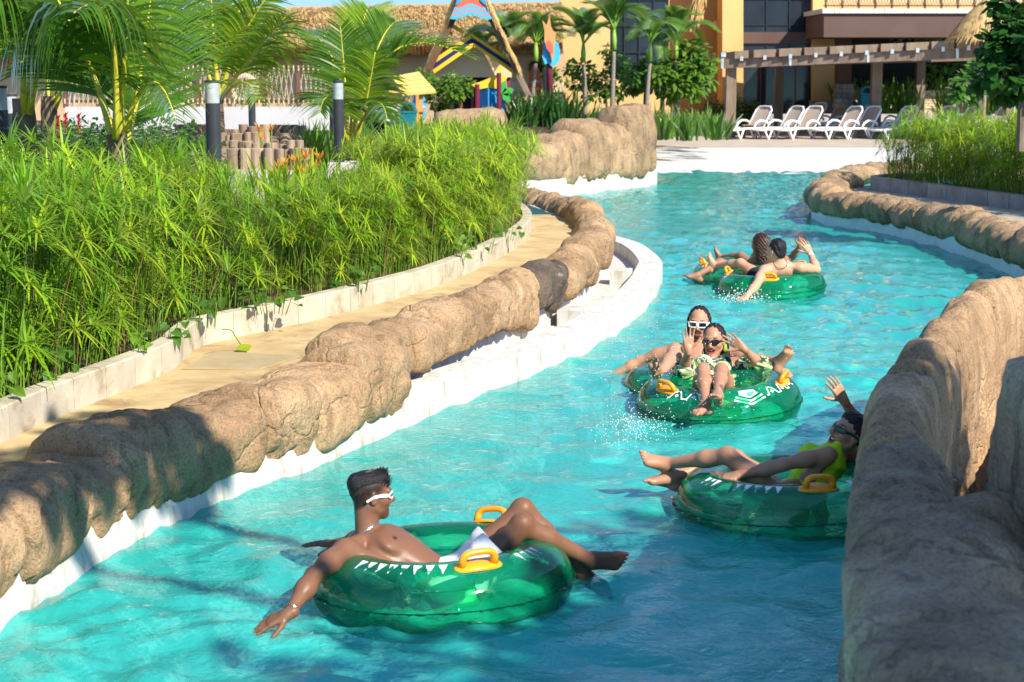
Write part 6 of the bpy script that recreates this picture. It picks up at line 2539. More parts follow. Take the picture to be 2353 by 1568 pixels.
M['teeth'] = pmat('teeth', (0.82, 0.78, 0.70), (0.75, 0.70, 0.62), 20, 0.3)
M['lip'] = pmat('lips', (0.30, 0.09, 0.07), (0.24, 0.07, 0.055), 30, 0.4)
M['mouth'] = pmat('mouth_inside', (0.10, 0.015, 0.015), (0.06, 0.01, 0.01), 20, 0.5)
M['hair'] = pmat('black_hair', (0.014, 0.012, 0.013), (0.006, 0.006, 0.007), 60, 0.5, 0.8, 110, spec=0.35)
M['hair_brown'] = pmat('dark_brown_hair', (0.055, 0.024, 0.014), (0.02, 0.009, 0.007), 50, 0.38, 0.3, 120, spec=0.5, stretch=(4, 4, .3))
M['stubble'] = pmat('cropped_hair', (0.075, 0.042, 0.027), (0.03, 0.017, 0.012), 120, 0.7)
M['beard'] = pmat('beard', (0.05, 0.028, 0.02), (0.02, 0.012, 0.01), 150, 0.7)
M['black_plastic'] = pmat('black_plastic', (0.012, 0.012, 0.013), (0.01, 0.01, 0.01), 5, 0.2, spec=0.5)
M['lens_dark'] = pmat('dark_lens', (0.008, 0.012, 0.025), (0.006, 0.009, 0.02), 5, 0.05, spec=0.9)
M['lens_green'] = pmat('green_lens', (0.02, 0.05, 0.012), (0.01, 0.03, 0.008), 5, 0.05, spec=0.9)
M['green_frame'] = pmat('dark_green_frame', (0.008, 0.06, 0.045), (0.006, 0.04, 0.03), 5, 0.2, spec=0.6)
M['silver'] = pmat('silver', (0.75, 0.75, 0.74), (0.6, 0.6, 0.6), 30, 0.25, metal=1.0)
M['white_cloth'] = pmat('white_cloth', (0.86, 0.85, 0.83), (0.80, 0.79, 0.77), 6, 0.85, 0.3, 25, 0.02)
M['black_cloth'] = pmat('black_cloth', (0.02, 0.02, 0.024), (0.012, 0.012, 0.015), 6, 0.85, 0.3, 25)
M['neon'] = pmat('neon_yellow_cloth', (0.56, 0.86, 0.02), (0.44, 0.72, 0.015), 5, 0.8, 0.25, 22, 0.02)
M['red_cloth'] = pmat('red_print_cloth', (0.70, 0.03, 0.03), (0.55, 0.02, 0.02), 20, 0.8, c3=(0.8, 0.75, 0.7), s3=2.0)
M['tropic'] = pmat('tropical_print', (0.40, 0.55, 0.22), (0.02, 0.05, 0.035), 13, 0.8, 0.2, 25, c3=(0.72, 0.76, 0.66), s3=1.3, lo=0.47, hi=0.53, detail=3)
M['limegreen'] = pmat('lime_plastic', (0.30, 0.75, 0.03), (0.26, 0.66, 0.025), 5, 0.3)
M['nipple'] = pmat('areola', (0.06, 0.028, 0.02), (0.045, 0.02, 0.015), 20, 0.5)
M['ink'] = pmat('tattoo_ink', (0.10, 0.075, 0.065), (0.20, 0.11, 0.075), 60, 0.5, lo=0.45, hi=0.5)
M['gold'] = pmat('gold', (0.65, 0.45, 0.15), (0.55, 0.36, 0.1), 20, 0.3, metal=1.0)

SK = {'man_dark': skin('skin_deep_brown', (0.20, 0.098, 0.056), (0.155, 0.072, 0.04)),
      'woman_brown': skin('skin_brown', (0.46, 0.245, 0.15), (0.38, 0.19, 0.115)),
      'woman_tan': skin('skin_tan', (0.44, 0.235, 0.145), (0.37, 0.185, 0.11)),
      'man_tan': skin('skin_warm_tan', (0.47, 0.26, 0.165), (0.40, 0.205, 0.125)),
      'woman_back': skin('skin_golden_brown', (0.34, 0.175, 0.105), (0.28, 0.135, 0.08)),
      'man_back': skin('skin_light_tan', (0.56, 0.325, 0.205), (0.49, 0.27, 0.165))}
UP = Vector((0, 0, 1))


def chain(name, mat, parent, c, ax_a, ax_b, ra, rb, th=0.004, drop=0.0, n=44, beads=True):
    """necklace or bracelet: ring of small links"""
    mb = MB()
    pts = []
    for i in range(n):
        a = 2 * math.pi * i / n
        pts.append(Vector(c) + ax_a * math.cos(a) * ra + ax_b * math.sin(a) * rb)
    if beads:
        for i in range(n):
            q = pts[i].lerp(pts[(i + 1) % n], .82)
            mb.tube([pts[i], q], th, 5)
    else:
        mb.tube(pts, th, 6, closed=True)
    return mb.build(name, mat, parent)


# ------------------------------------------------------------------ front man in white shorts
def front_man():
    root = thing('person', 'shirtless man in white shorts and white sunglasses reclining in the nearest green tube', 'person')
    P = gy(1046, 1350, 7.62)
    N = gy(836, 1226, 7.66)
    sR, sL = gy(792, 1266, 7.47), gy(884, 1246, 7.84)
    lat = (sR - sL).normalized()
    up0 = (N - P).normalized()
    fwd = (-lat).cross(up0)
    hR, hL = P + Vector((0.0, -.09, 0)), P + Vector((0.02, .09, 0))
    B = Body()
    up, la, fw = torso(B, P, N, sL, sR, hL, hR, fwd, s=0.96)
    eR = J(sR, 722, 1322, .29, -1)
    wR = J(eR, 664, 1410, .25, -1)
    limb(B, sR, eR, wR, (.053, .043, .036, .039, .025), .014, .006, (0, .3, -1))
    tip = gy(572, 1449, wR.y - .03)
    hand(B, wR, tip - wR, (0.15, 0.25, -1), (.3, -1, -.3), 1.0, curl=0.16, spread=0.20, tcurl=0.0)
    eL = gy(835, 1236, 8.03)
    wL = gy(783, 1250, 8.12)
    limb(B, sL, eL, wL, (.056, .045, .040, .040, .027), 0.01, 0, (0, 0, -1))
    hand(B, wL, (-1, .1, .02), (0, 0, -1), (0, -1, 0), 1.0, curl=0.1, spread=0.1)
    kR = J(hR, 1200, 1206, .44, -1)
    aR = J(kR, 1358, 1288, .42, 1)
    limb(B, hR, kR, aR, (.082, .068, .050, .047, .032), .012, .014, (0, -.4, -1))
    B.ell(kR + Vector((.0, -.01, .018)), (.040, .038, .036), k=.025)
    foot(B, aR, (1, -.05, -.02), (-.15, -1, .25), True, 1.02)
    kL = J(hL, 1206, 1164, .45, 1)
    aL = J(kL, 1338, 1318, .43, 1)
    limb(B, hL, kL, aL, (.082, .068, .050, .047, .032), .012, .014, (0, .4, -1))
    foot(B, aL, (1, -.15, -.32), (.1, -.6, 1), False, 1.0)
    H = Head(gy(852, 1138, 7.70), (.90, .36, -.02), (-.02, .02, 1), .96)
    H.build(B, smile=.7)
    B.cone(H(-.028, 0, -.04), N - up * .02, .053, .056, .02)
    for g in (-1, 1):
        B.cone(H(-.02, g * .05, -.05), N + fw * .035 + la * g * .018, .015, .011, .015)
    npl = [(tuple(P + up * (N - P).length * .725 + la * g * .085 + fw * .088), (.013, .03, .011), [tuple(la), tuple(fw), tuple(up)], (.05, .022, .016)) for g in (-1, 1)]
    A_ = [tuple(a) for a in H.A]
    crop = [(tuple(H(-.030, 0, .050)), (.088, .11, .058), A_, (.022, .013, .010)), (tuple(H(-.075, 0, .0)), (.052, .085, .062), A_, (.03, .017, .012)),
            (tuple(H(.055, 0, -.080)), (.055, .06, .030), A_, (.095, .047, .03)), (tuple(H(-.004, 0, -.01)), (.020, .12, .03), A_, None)]
    me = B.mesh('body', [SK['man_dark']], .0056, crop + H.paints(.7) + npl)
    link('body', me, root)
    H.teeth(root, .7)
    Hb = Body()
    Hb.ell(H(-.014, 0, .068), (.094, .069, .054), H.A, .02)
    Hb.ell(H(.048, .004, .092), (.034, .050, .022), H.A, .02)
    Hb.ell(H(-.080, 0, .055), (.032, .052, .050), H.A, .02)
    link('hair', Hb.mesh('hair', [M['hair']], .005, warp=hairfield(H, 40, .0012)), root)
    rr = random.Random(4)
    cur = []
    for i in range(620):
        a = rr.uniform(-1.15, 1.15)
        f0 = rr.uniform(-.09, .08)
        p = H(f0, a * .055,   .112 - .05 * a * a - .9 * max(0, -f0) ** 1.6 * 3)
        d = (H.f * rr.uniform(-.2, .6) + H.r * rr.uniform(-.6, .6) + H.u * rr.uniform(.4, 1.2)).normalized()
        L = rr.uniform(.010, .024) * (1.25 if f0 > .03 else 1)
        cur.append([p, p + d * L * .6, p + d * L + H.f * L * .1 - H.u * L * .1])
    strands('hair_tuft', M['hair'], root, cur, .0028)
    H.glasses(root, M['white_plastic'], M['lens_dark'], 'wrap')
    chain('necklace', M['silver'], root, N + up * .012 + fw * .012, la, (fw * .8 + up * -.45).normalized(), .078, .082, .0042, n=52)
    wd = (wR - eR).normalized()
    x = wd.orthogonal().normalized()
    chain('bracelet', M['silver'], root, wR - wd * .022, x, wd.cross(x), .034, .034, .0028, beads=False, n=24)
    S = Body()
    S.ell(P + up * .03, (.175, .128, .13), (Vector((hR - hL).normalized()), fw, up), .03)
    for hp, kn in ((hR, kR), (hL, kL)):
        S.cone(hp, hp.lerp(kn, .58), .108, .100, .04)
        S.cone(hp.lerp(kn, .5), hp.lerp(kn, .66), .100, .098, .02)
    kk = [(hp.lerp(kn, .66), (kn - hp).normalized()) for hp, kn in ((hR, kR), (hL, kL))]

    def folds(X, Y, Z):
        return (.0022 * np.sin(X * 60 + 12 * np.sin(Z * 14) + Y * 30) + .0015 * np.sin(Z * 80 - X * 50)).astype(np.float32)

    def clip(X, Y, Z):
        o = None
        for c, d in kk:
            v = (X - c.x) * d.x + (Y - c.y) * d.y + (Z - c.z) * d.z
            o = v if o is None else np.maximum(o, v)
        top = (X - P.x) * up.x + (Y - P.y) * up.y + (Z - P.z) * up.z - .17
        return np.maximum(o, top)
    link('shorts', S.mesh('shorts', [M['white_cloth']], .006, warp=folds, clip=clip), root)
    return root


# ------------------------------------------------------------------ woman in the neon top
def side_woman():
    root = thing('person', 'woman in a neon yellow top and green sunglasses waving beside the rock wall', 'person')
    P = gy(1812, 1158, 9.05)
    N = gy(1926, 1034, 9.17)
    sL, sR = gy(1900, 1046, 8.99), gy(1952, 1040, 9.33)
    up0 = (N - P).normalized()
    lat = (sR - sL).normalized()
    fwd = (-lat).cross(up0)
    hL, hR = P + Vector((-.02, -.085, 0)), P + Vector((0, .085, 0))
    B = Body()
    up, la, fw = torso(B, P, N, sL, sR, hL, hR, fwd, fem=True, s=.94)
    eL = J(sL, 1800, 1068, .26, -1)
    wL = J(eL, 1696, 1092, .245, -1)
    limb(B, sL, eL, wL, (.046, .037, .033, .034, .023), .008, .004, (0, .2, -1))
    hand(B, wL, gy(1632, 1108, wL.y - .03) - wL, (.1, .35, -1), (0, -1, .2), .92, curl=.26, spread=.10, tcurl=.2)
    wR = gy(1938, 918, 9.36)
    eR = gy(1978, 985, 9.52)
    limb(B, sR, eR, wR, (.046, .037, .033, .034, .023), .008, .004, (0, 1, 0))
    hand(B, wR, gy(1910, 868, 9.30) - wR, (-.5, .75, -.1), (-.8, -.4, .2), .95, curl=.16, spread=.14, tcurl=.3)
    kL = J(hL, 1672, 1046, .43, -1)
    aL = J(kL, 1535, 1066, .40, 1)
    limb(B, hL, kL, aL, (.078, .063, .045, .044, .029), .01, .013, (0, -.2, -1))
    foot(B, aL, gy(1478, 1036, aL.y - .06) - aL, (.45, -.75, .75), False, .95)
    kR = J(hR, 1690, 1052, .43, 1)
    aR = J(kR, 1544, 1096, .41, -1)
    limb(B, hR, kR, aR, (.078, .063, .045, .044, .029), .01, .013, (0, .2, -1))
    foot(B, aR, gy(1470, 1080, aR.y - .03) - aR, (.35, .1, 1), True, .95)
    H = Head(gy(1949, 999, 9.14), (-.80, -.30, .45), (.50, .10, .86), .96)
    H.build(B, fem=True, smile=1.0)
    B.cone(H(-.03, 0, -.05), N - up * .02, .043, .046, .025)
    me = B.mesh('body', [SK['woman_brown']], .006, H.paints(1.0, (.30, .07, .07)))
    link('body', me, root)
    H.teeth(root, 1.0)
    Hb = Body()
    Hb.ell(H(-.030, 0, .045), (.094, .083, .091), H.A, .02)
    Hb.ell(H(.035, 0, .088), (.040, .058, .034), H.A, .03)
    Hb.ell(H(-.13, 0, .03), (.05, .045, .045), H.A, .02)
    cl = H(.050, 0, .03)
    fv, uv = H.f, H.u

    def clip(X, Y, Z):
        a = (X - cl.x) * fv.x + (Y - cl.y) * fv.y + (Z - cl.z) * fv.z
        b = (X - cl.x) * uv.x + (Y - cl.y) * uv.y + (Z - cl.z) * uv.z
        return (a - .55 * b - .012).astype(np.float32)
    link('hair', Hb.mesh('hair', [M['hair']], .005, warp=hairfield(H, 44, .0018), clip=clip), root)
    H.glasses(root, M['green_frame'], M['lens_green'], 'wrap')
    T = Body()
    L = (N - P).length
    T.ell(P + up * L * .30, (.122, .098, .13), (la, fw, up), .05)
    T.ell(P + up * L * .62, (.138, .108, .16), (la, fw, up), .05)
    for g in (-1, 1):
        T.ell(P + up * L * .66 + la * g * .068 + fw * .085, (.063, .060, .063), (la, fw, up), .03)
        T.cone(P + up * L * .75 + la * g * .075 + fw * .055, N + la * g * .085 - up * .01, .030, .028, .03)
        T.cone(N + la * g * .085 - up * .01, P + up * L * .75 + la * g * .075 - fw * .06, .028, .034, .03)
    T.ell(P + up * L * .80 - fw * .02, (.095, .082, .07), (la, fw, up), .03)
    T.ell(P, (.165, .115, .12), (la, fw, up), .04)
    T.ell(N + fw * .05 - up * .0, (.062, .07, .045), (la, fw, up), .01, True)

    def wr(X, Y, Z):
        return (.0025 * np.sin(X * 60 + Z * 90) + .002 * np.sin(Y * 80 - X * 70)).astype(np.float32)
    link('top', T.mesh('top', [M['neon']], .0062, warp=wr), root)
    return root


# ------------------------------------------------------------------ woman with raised hands in the middle
def mid_woman():
    root = thing('person', 'woman in a tropical print swimsuit and black sunglasses raising both hands', 'person')
    P = gy(1640, 906, 11.97)
    N = gy(1637, 831, 12.36)
    sR, sL = gy(1597, 838, 12.34), gy(1686, 836, 12.34)
    fwd = Vector((-.05, -.7, .7))
    hR, hL = P + Vector((-.085, 0, 0)), P + Vector((.085, 0, 0))
    B = Body()
    up, la, fw = torso(B, P, N, sL, sR, hL, hR, fwd, fem=True, s=.95)
    eR = J(sR, 1572, 850, .26, -1)
    wR = J(eR, 1582, 806, .235, -1)
    limb(B, sR, eR, wR, (.046, .037, .033, .034, .023), .008, .004, (0, 1, -.4))
    hand(B, wR, gy(1581, 757, wR.y + .02) - wR, (.1, -1, -.15), (1, 0, 0), .94, curl=.06, spread=.22, tcurl=.05)
    eL = J(sL, 1750, 842, .26, -1)
    wL = J(eL, 1708, 801, .235, -1)
    limb(B, sL, eL, wL, (.046, .037, .033, .034, .023), .008, .004, (0, 1, -.4))
    hand(B, wL, gy(1666, 768, wL.y + .02) - wL, (-.15, -1, -.2), (-.5, 0, -1), .94, curl=.06, spread=.22, tcurl=.05)
    kR, kL = J(hR, 1616, 850, .42, -1), J(hL, 1658, 850, .42, -1)
    aR, aL = J(kR, 1622, 930, .40, -1), J(kL, 1649, 908, .40, -1)
    for hp, kn, an in ((hR, kR, aR), (hL, kL, aL)):
        limb(B, hp, kn, an, (.078, .063, .045, .044, .029), .01, .014, (0, .4, -1))
    foot(B, aR, (-.62, -.78, .05), (.1, .1, 1), True, .92)
    foot(B, aL, (-.22, -.82, .46), (0, .45, .9), False, .92)
    H = Head(gy(1640, 784, 12.36), (-.36, -.92, .02), (-.03, .05, 1), .97)
    H.build(B, fem=True, smile=1.0)
    B.cone(H(-.03, 0, -.05), N - up * .02, .043, .046, .025)
    ink = [(tuple(aL.lerp(kL, .25) + Vector((.02, -.03, 0))), (.022, .03, .06), [(1, 0, 0), (0, 1, 0), (0, 0, 1)], (.17, .10, .07))]
    me = B.mesh('body', [SK['woman_tan']], .006, H.paints(1.0, (.30, .05, .06)) + ink)
    link('body', me, root)
    H.teeth(root, 1.0)
    Hb = Body()
    Hb.ell(H(-.026, 0, .044), (.090, .083, .090), H.A, .02)
    Hb.ell(H(-.065, -.055, -.055), (.050, .045, .085), H.A, .04)
    Hb.ell(H(-.075, .035, -.045), (.050, .045, .085), H.A, .04)
    Hb.ell(H(-.055, -.075, -.135), (.036, .036, .045), H.A, .04)
    cl = H(.046, 0, .055)
    fv, uv = H.f, H.u

    def clip(X, Y, Z):
        a = (X - cl.x) * fv.x + (Y - cl.y) * fv.y + (Z - cl.z) * fv.z
        b = (X - cl.x) * uv.x + (Y - cl.y) * uv.y + (Z - cl.z) * uv.z
        return (a - np.clip(.6 * b, -.05, .05) - .0).astype(np.float32)
    link('hair', Hb.mesh('hair', [M['hair']], .005, warp=hairfield(H, 44, .0018), clip=clip), root)
    rr = random.Random(8)
    cur = []
    for i in range(60):
        g = rr.choice((-1, -1, 1))
        p = H(rr.uniform(-.09, -.02), g * rr.uniform(.05, .085), rr.uniform(-.10, -.02))
        L = rr.uniform(.05, .11)
        cur.append([p, p - UP * L * .5 + H.r * g * .012, p - UP * L + H.r * g * rr.uniform(-.005, .02) + H.f * rr.uniform(-.01, .01)])
    strands('hair_tips', M['hair'], root, cur, .004)
    H.glasses(root, M['black_plastic'], M['lens_dark'], 'slim')
    mb = MB()
    ec = H(-.004, -.088, -.05)
    mb.lathe([(.001, .03), (.008, .024), (.013, .006), (.0145, -.012), (.010, -.026), (.001, -.032)], ec, 12)
    mb.build('earring', M['limegreen'], root, smooth=True)
    T = Body()
    L = (N - P).length
    A = (la, fw, up)
    T.ell(P + up * L * .28, (.118, .095, .13), A, .05)
    T.ell(P, (.163, .112, .12), A, .04)
    for g in (-1, 1):
        T.ell(P + up * L * .64 + la * g * .070 + fw * .085, (.066, .064, .066), A, .03)
        T.cone(P + up * L * .74 + la * g * .075 + fw * .11, N + la * g * .062 + fw * .02 + up * .0, .017, .012, .02)
    T.ell(P + up * L * .5, (.132, .10, .09), A, .05)
    link('swimsuit', T.mesh('swimsuit', [M['tropic']], .0062), root)
    C = Body()
    for sh, el, wr_ in ((sR, eR, wR), (sL, eL, wL)):
        C.cone(sh.lerp(el, .38), el, .055, .062, .03)
        C.cone(el, el.lerp(wr_, .22), .060, .050, .03)
        C.cone(el, el - UP * .09 + Vector((0, .05, 0)), .050, .030, .05)
        C.cone(sh.lerp(el, .5), P + up * L * .45 + (sh - N) * .85 - fw * .02, .045, .055, .05)

    def wr2(X, Y, Z):
        return (.005 * np.sin(X * 55 + 12 * np.sin(Z * 20)) + .004 * np.sin(Z * 80 + Y * 40)).astype(np.float32)
    link('kimono', C.mesh('kimono', [M['tropic']], .0065, warp=wr2), root)
    return root


# ------------------------------------------------------------------ man behind her
def mid_man():
    root = thing('person', 'bearded man in white square sunglasses lounging behind the woman with raised hands', 'person')
    P = gy(1612, 868, 13.05)
    N = gy(1607, 795, 13.30)
    sR, sL = gy(1552, 803, 13.28), gy(1668, 812, 13.30)
    B = Body()
    hR, hL = P + Vector((-.09, 0, 0)), P + Vector((.09, 0, 0))
    up, la, fw = torso(B, P, N, sL, sR, hL, hR, (-.05, -.75, .65), s=.98)
    eR = J(sR, 1472, 828, .30, 1)
    wR = J(eR, 1404, 866, .26, -1)
    limb(B, sR, eR, wR, (.054, .043, .036, .039, .026), .012, .006, (0, .3, -1))
    hand(B, wR, (-.75, -.25, -.42), (-.2, .1, -1), (.2, -1, 0), 1.0, curl=.3, spread=.1)
    eL = J(sL, 1742, 826, .30, -1)
    wL = J(eL, 1806, 858, .26, 1)
    limb(B, sL, eL, wL, (.054, .043, .036, .039, .026), .012, .006, (0, .3, -1))
    hand(B, wL, (.5, -.35, -.4), (-.2, .2, -1), (-.6, -.6, 0), 1.0, curl=.35, spread=.06)
    kR = J(hR, 1549, 812, .45, -1)
    aR = J(kR, 1515, 864, .42, -1)
    limb(B, hR, kR, aR, (.082, .069, .050, .049, .033), .012, .014, (0, .3, -1))
    foot(B, aR, (-.30, -.28, .93), (.2, .9, .3), True, 1.04)
    kL = J(hL, 1724, 826, .45, -1)
    aL = J(kL, 1786, 832, .42, -1)
    limb(B, hL, kL, aL, (.082, .069, .050, .049, .033), .012, .014, (0, .3, -1))
    foot(B, aL, (.42, -.25, .85), (-.3, .9, .3), False, 1.04)
    H = Head(gy(1606, 743, 13.24), (-.20, -.97, -.02), (.02, .02, 1), 1.02)
    H.build(B, smile=.8)
    B.cone(H(-.03, 0, -.05), N - up * .02, .053, .056, .025)
    A_ = [tuple(a) for a in H.A]
    brd = [(tuple(H(.07, 0, -.098)), (.042, .036, .020), A_, (.035, .02, .014)), (tuple(H(.098, 0, -.047)), (.016, .030, .0065), A_, (.035, .02, .014)),
           (tuple(H(.045, .05, -.088)), (.04, .014, .016), A_, (.035, .02, .014)), (tuple(H(.045, -.05, -.088)), (.04, .014, .016), A_, (.035, .02, .014))]
    me = B.mesh('body', [SK['man_tan']], .0062, brd + H.paints(.8))
    link('body', me, root)
    H.teeth(root, .8)
    Hb = Body()
    Hb.ell(H(-.026, 0, .046), (.093, .085, .092), H.A, .02)
    for g in (-1, 1):
        Hb.ell(H(-.030, g * .074, -.035), (.045, .022, .075), H.A, .04)
    Hb.ell(H(-.09, 0, -.05), (.035, .06, .09), H.A, .04)
    cl = H(.060, 0, .060)
    fv, uv, rv = H.f, H.u, H.r

    def clip(X, Y, Z):
        a = (X - cl.x) * fv.x + (Y - cl.y) * fv.y + (Z - cl.z) * fv.z
        b = (X - cl.x) * uv.x + (Y - cl.y) * uv.y + (Z - cl.z) * uv.z
        return (a - np.clip(.7 * b, -.06, .05)).astype(np.float32)
    link('hair', Hb.mesh('hair', [M['hair']], .0055, warp=hairfield(H, 44, .0016), clip=clip), root)
    H.glasses(root, M['white_plastic'], M['lens_dark'], 'box')
    chain('necklace', M['silver'], root, N + up * .015 + fw * .01, la, (fw * .8 - up * .5).normalized(), .078, .082, .004)
    S = Body()
    S.ell(P, (.170, .122, .12), (la, fw, up), .03)
    for hp, kn in ((hR, kR), (hL, kL)):
        S.cone(hp, hp.lerp(kn, .45), .102, .090, .04)
    link('shorts', S.mesh('shorts', [M['black_cloth']], .008), root)
    return root


# ------------------------------------------------------------------ the far couple, seen from behind
def back_man():
    root = thing('person', 'shirtless man seen from behind, one arm raised, white wristband', 'person')
    P = gy(1777, 652, 18.32)
    N = gy(1792, 606, 18.04)
    sL, sR = gy(1757, 622, 18.02), gy(1838, 615, 18.06)
    B = Body()
    hL, hR = P + Vector((-.09, .02, 0)), P + Vector((.09, .04, 0))
    up, la, fw = torso(B, P, N, sL, sR, hL, hR, (-.25, .75, .6), s=1.0)
    eL = J(sL, 1738, 655, .30, -1)
    wL = J(eL, 1717, 680, .26, -1)
    limb(B, sL, eL, wL, (.060, .048, .041, .041, .027), .012, .006, (0, -.3, -1))
    hand(B, wL, (-.6, -.4, -.3), (0, .2, -1), (1, 0, 0), 1.0, curl=.2, spread=.12)
    eR = J(sR, 1876, 620, .29, 1)
    wR = J(eR, 1862, 583, .25, 1)
    limb(B, sR, eR, wR, (.060, .048, .041, .041, .027), .012, .006, (1, 0, -.3))
    hand(B, wR, gy(1848, 556, wR.y) - wR, (-.3, .9, 0), (-1, 0, .3), 1.05, curl=.3, spread=.25)
    kL = J(hL, 1702, 605, .45, 1)
    aL = J(kL, 1645, 612, .42, 1)
    limb(B, hL, kL, aL, (.082, .069, .050, .049, .033), .012, .014, (0, 0, -1))
    foot(B, aL, (-.15, .25, 1), (.75, -.2, .3), False, 1.0)
    kR = J(hR, 1800, 612, .45, 1)
    aR = kR + Vector((-.15, .38, -.1))
    limb(B, hR, kR, aR, (.082, .069, .050, .049, .033), .012, .014, (0, 0, -1))
    foot(B, aR, (-.1, .6, .7), (0, -.5, .6), True, 1.0)
    H = Head(gy(1783, 577, 18.06), (-.62, .75, .05), (0, .02, 1), 1.02)
    H.build(B, smile=0)
    B.cone(H(-.03, 0, -.05), N - up * .02, .053, .056, .025)
    link('body', B.mesh('body', [SK['man_back']], .0075), root)
    Hb = Body()
    Hb.ell(H(-.022, 0, .048), (.098, .085, .090), H.A, .02)
    Hb.ell(H(-.07, 0, -.02), (.045, .062, .055), H.A, .03)
    cl = H(.05, 0, .06)
    fv = H.f
    link('hair', Hb.mesh('hair', [M['hair']], .007, warp=hairfield(H, 26, .004), clip=lambda X, Y, Z: ((X - cl.x) * fv.x + (Y - cl.y) * fv.y + (Z - cl.z) * fv.z).astype(np.float32)), root)
    wd = (wR - eR).normalized()
    mb = MB()
    mb.tube([wR - wd * .035, wR - wd * .012], [.034, .033], 14)
    mb.build('wristband', M['white_cloth'], root, smooth=True)
    chain('necklace', M['black_plastic'], root, N + up * .02, la, fw, .074, .078, .003, beads=False, n=24)
    S = Body()
    S.ell(P, (.170, .122, .12), (la, fw, up), .03)
    for hp, kn in ((hR, kR), (hL, kL)):
        S.cone(hp, hp.lerp(kn, .42), .102, .088, .04)
    link('shorts', S.mesh('shorts', [M['black_cloth']], .009), root)
    return root


def back_woman():
    root = thing('person', 'woman with long brown hair seen from behind in a red swimsuit', 'person')
    P = gy(1738, 632, 19.35)
    N = gy(1751, 593, 19.12)
    sL, sR = gy(1727, 603, 19.2), gy(1782, 602, 19.12)
    B = Body()
    hL, hR = P + Vector((-.08, -.03, 0)), P + Vector((.05, .07, 0))
    up, la, fw = torso(B, P, N, sL, sR, hL, hR, (-.5, .65, .55), fem=True, s=.95)
    eR = J(sR, 1820, 592, .27, 1)
    wR = J(eR, 1838, 566, .24, -1)
    limb(B, sR, eR, wR, (.046, .037, .033, .034, .023), .008, .004, (0, 0, -1))
    hand(B, wR, (.15, -.2, 1), (0, -1, 0), (-1, 0, 0), .94, curl=.2, spread=.2)
    eL = J(sL, 1712, 625, .27, 1)
    wL = J(eL, 1690, 632, .24, 1)
    limb(B, sL, eL, wL, (.046, .037, .033, .034, .023), .008, .004, (0, 0, -1))
    hand(B, wL, (-.8, .2, -.3), (0, 0, -1), (0, 1, 0), .94, curl=.3)
    kR = J(hR, 1703, 588, .42, 1)
    aR = J(kR, 1657, 592, .40, 1)
    limb(B, hR, kR, aR, (.078, .063, .045, .044, .029), .01, .014, (0, 0, -1))
    foot(B, aR, (-.2, .2, 1), (.8, -.1, .2), True, .92)
    kL = J(hL, 1655, 603, .42, -1)
    aL = J(kL, 1604, 632, .40, -1)
    limb(B, hL, kL, aL, (.078, .063, .045, .044, .029), .01, .014, (0, 0, -1))
    foot(B, aL, (-1, 0, .28), (.3, .1, 1), False, .92)
    H = Head(gy(1746, 563, 19.12), (-.6, .78, .0), (0, .02, 1), .97)
    H.build(B, fem=True, smile=0)
    B.cone(H(-.03, 0, -.05), N - up * .02, .043, .046, .025)
    link('body', B.mesh('body', [SK['woman_back']], .0085), root)
    Hb = Body()
    Hb.ell(H(-.018, 0, .045), (.098, .086, .092), H.A, .02)
    Hb.cone(H(-.06, 0, 0), H(-.10, 0, -.24), .088, .075, .04)
    Hb.cone(H(-.05, .06, -.02), H(-.08, .05, -.22), .05, .04, .04)
    Hb.cone(H(-.05, -.06, -.02), H(-.08, -.05, -.22), .05, .04, .04)
    link('hair', Hb.mesh('hair', [M['hair_brown']], .007, warp=hairfield(H, 40, .005)), root)
    rr = random.Random(12)
    cur = []
    for i in range(170):
        a = rr.uniform(-1.5, 1.5)
        p = H(-.02 - .088 * math.cos(a), .092 * math.sin(a), .03)
        L = rr.uniform(.26, .34)
        cur.append([p, H(-.045 - .092 * math.cos(a), .100 * math.sin(a), -.08), H(-.075 - .09 * math.cos(a), .085 * math.sin(a) + rr.uniform(-.02, .02), .03 - L)])
    strands('hair_strands', M['hair_brown'], root, cur, .0055)
    T = Body()
    L = (N - P).length
    A = (la, fw, up)
    T.ell(P, (.163, .112, .12), A, .04)
    T.ell(P + up * L * .28, (.118, .095, .13), A, .05)
    T.ell(P + up * L * .55, (.136, .104, .09), A, .05)
    for g in (-1, 1):
        T.cone(P + up * L * .62 + la * g * .06 - fw * .09, N + la * g * .07 - fw * .02, .014, .012, .01)
    link('swimsuit', T.mesh('swimsuit', [M['red_cloth']], .009), root)
    return root


# ------------------------------------------------------------------ swim tubes
M['vinyl'] = vinyl_mat('green_vinyl', (0.50, 1.0, 0.74), (0.0, 0.80, 0.35), 0.23)
M['vinyl_dark'] = vinyl_mat('dark_green_vinyl', (0.03, 0.38, 0.25), (0.0, 0.16, 0.085), 0.40)
M['seam'] = vinyl_mat('seam_vinyl', (0.02, 0.30, 0.14), (0.0, 0.14, 0.05), 0.65, 0.15)
M['handle'] = pmat('orange_handle', (0.90, 0.36, 0.015), (0.82, 0.30, 0.01), 5, 0.35, spec=0.5)
M['print'] = pmat('white_print', (0.85, 0.86, 0.85), (0.80, 0.82, 0.80), 5, 0.4)


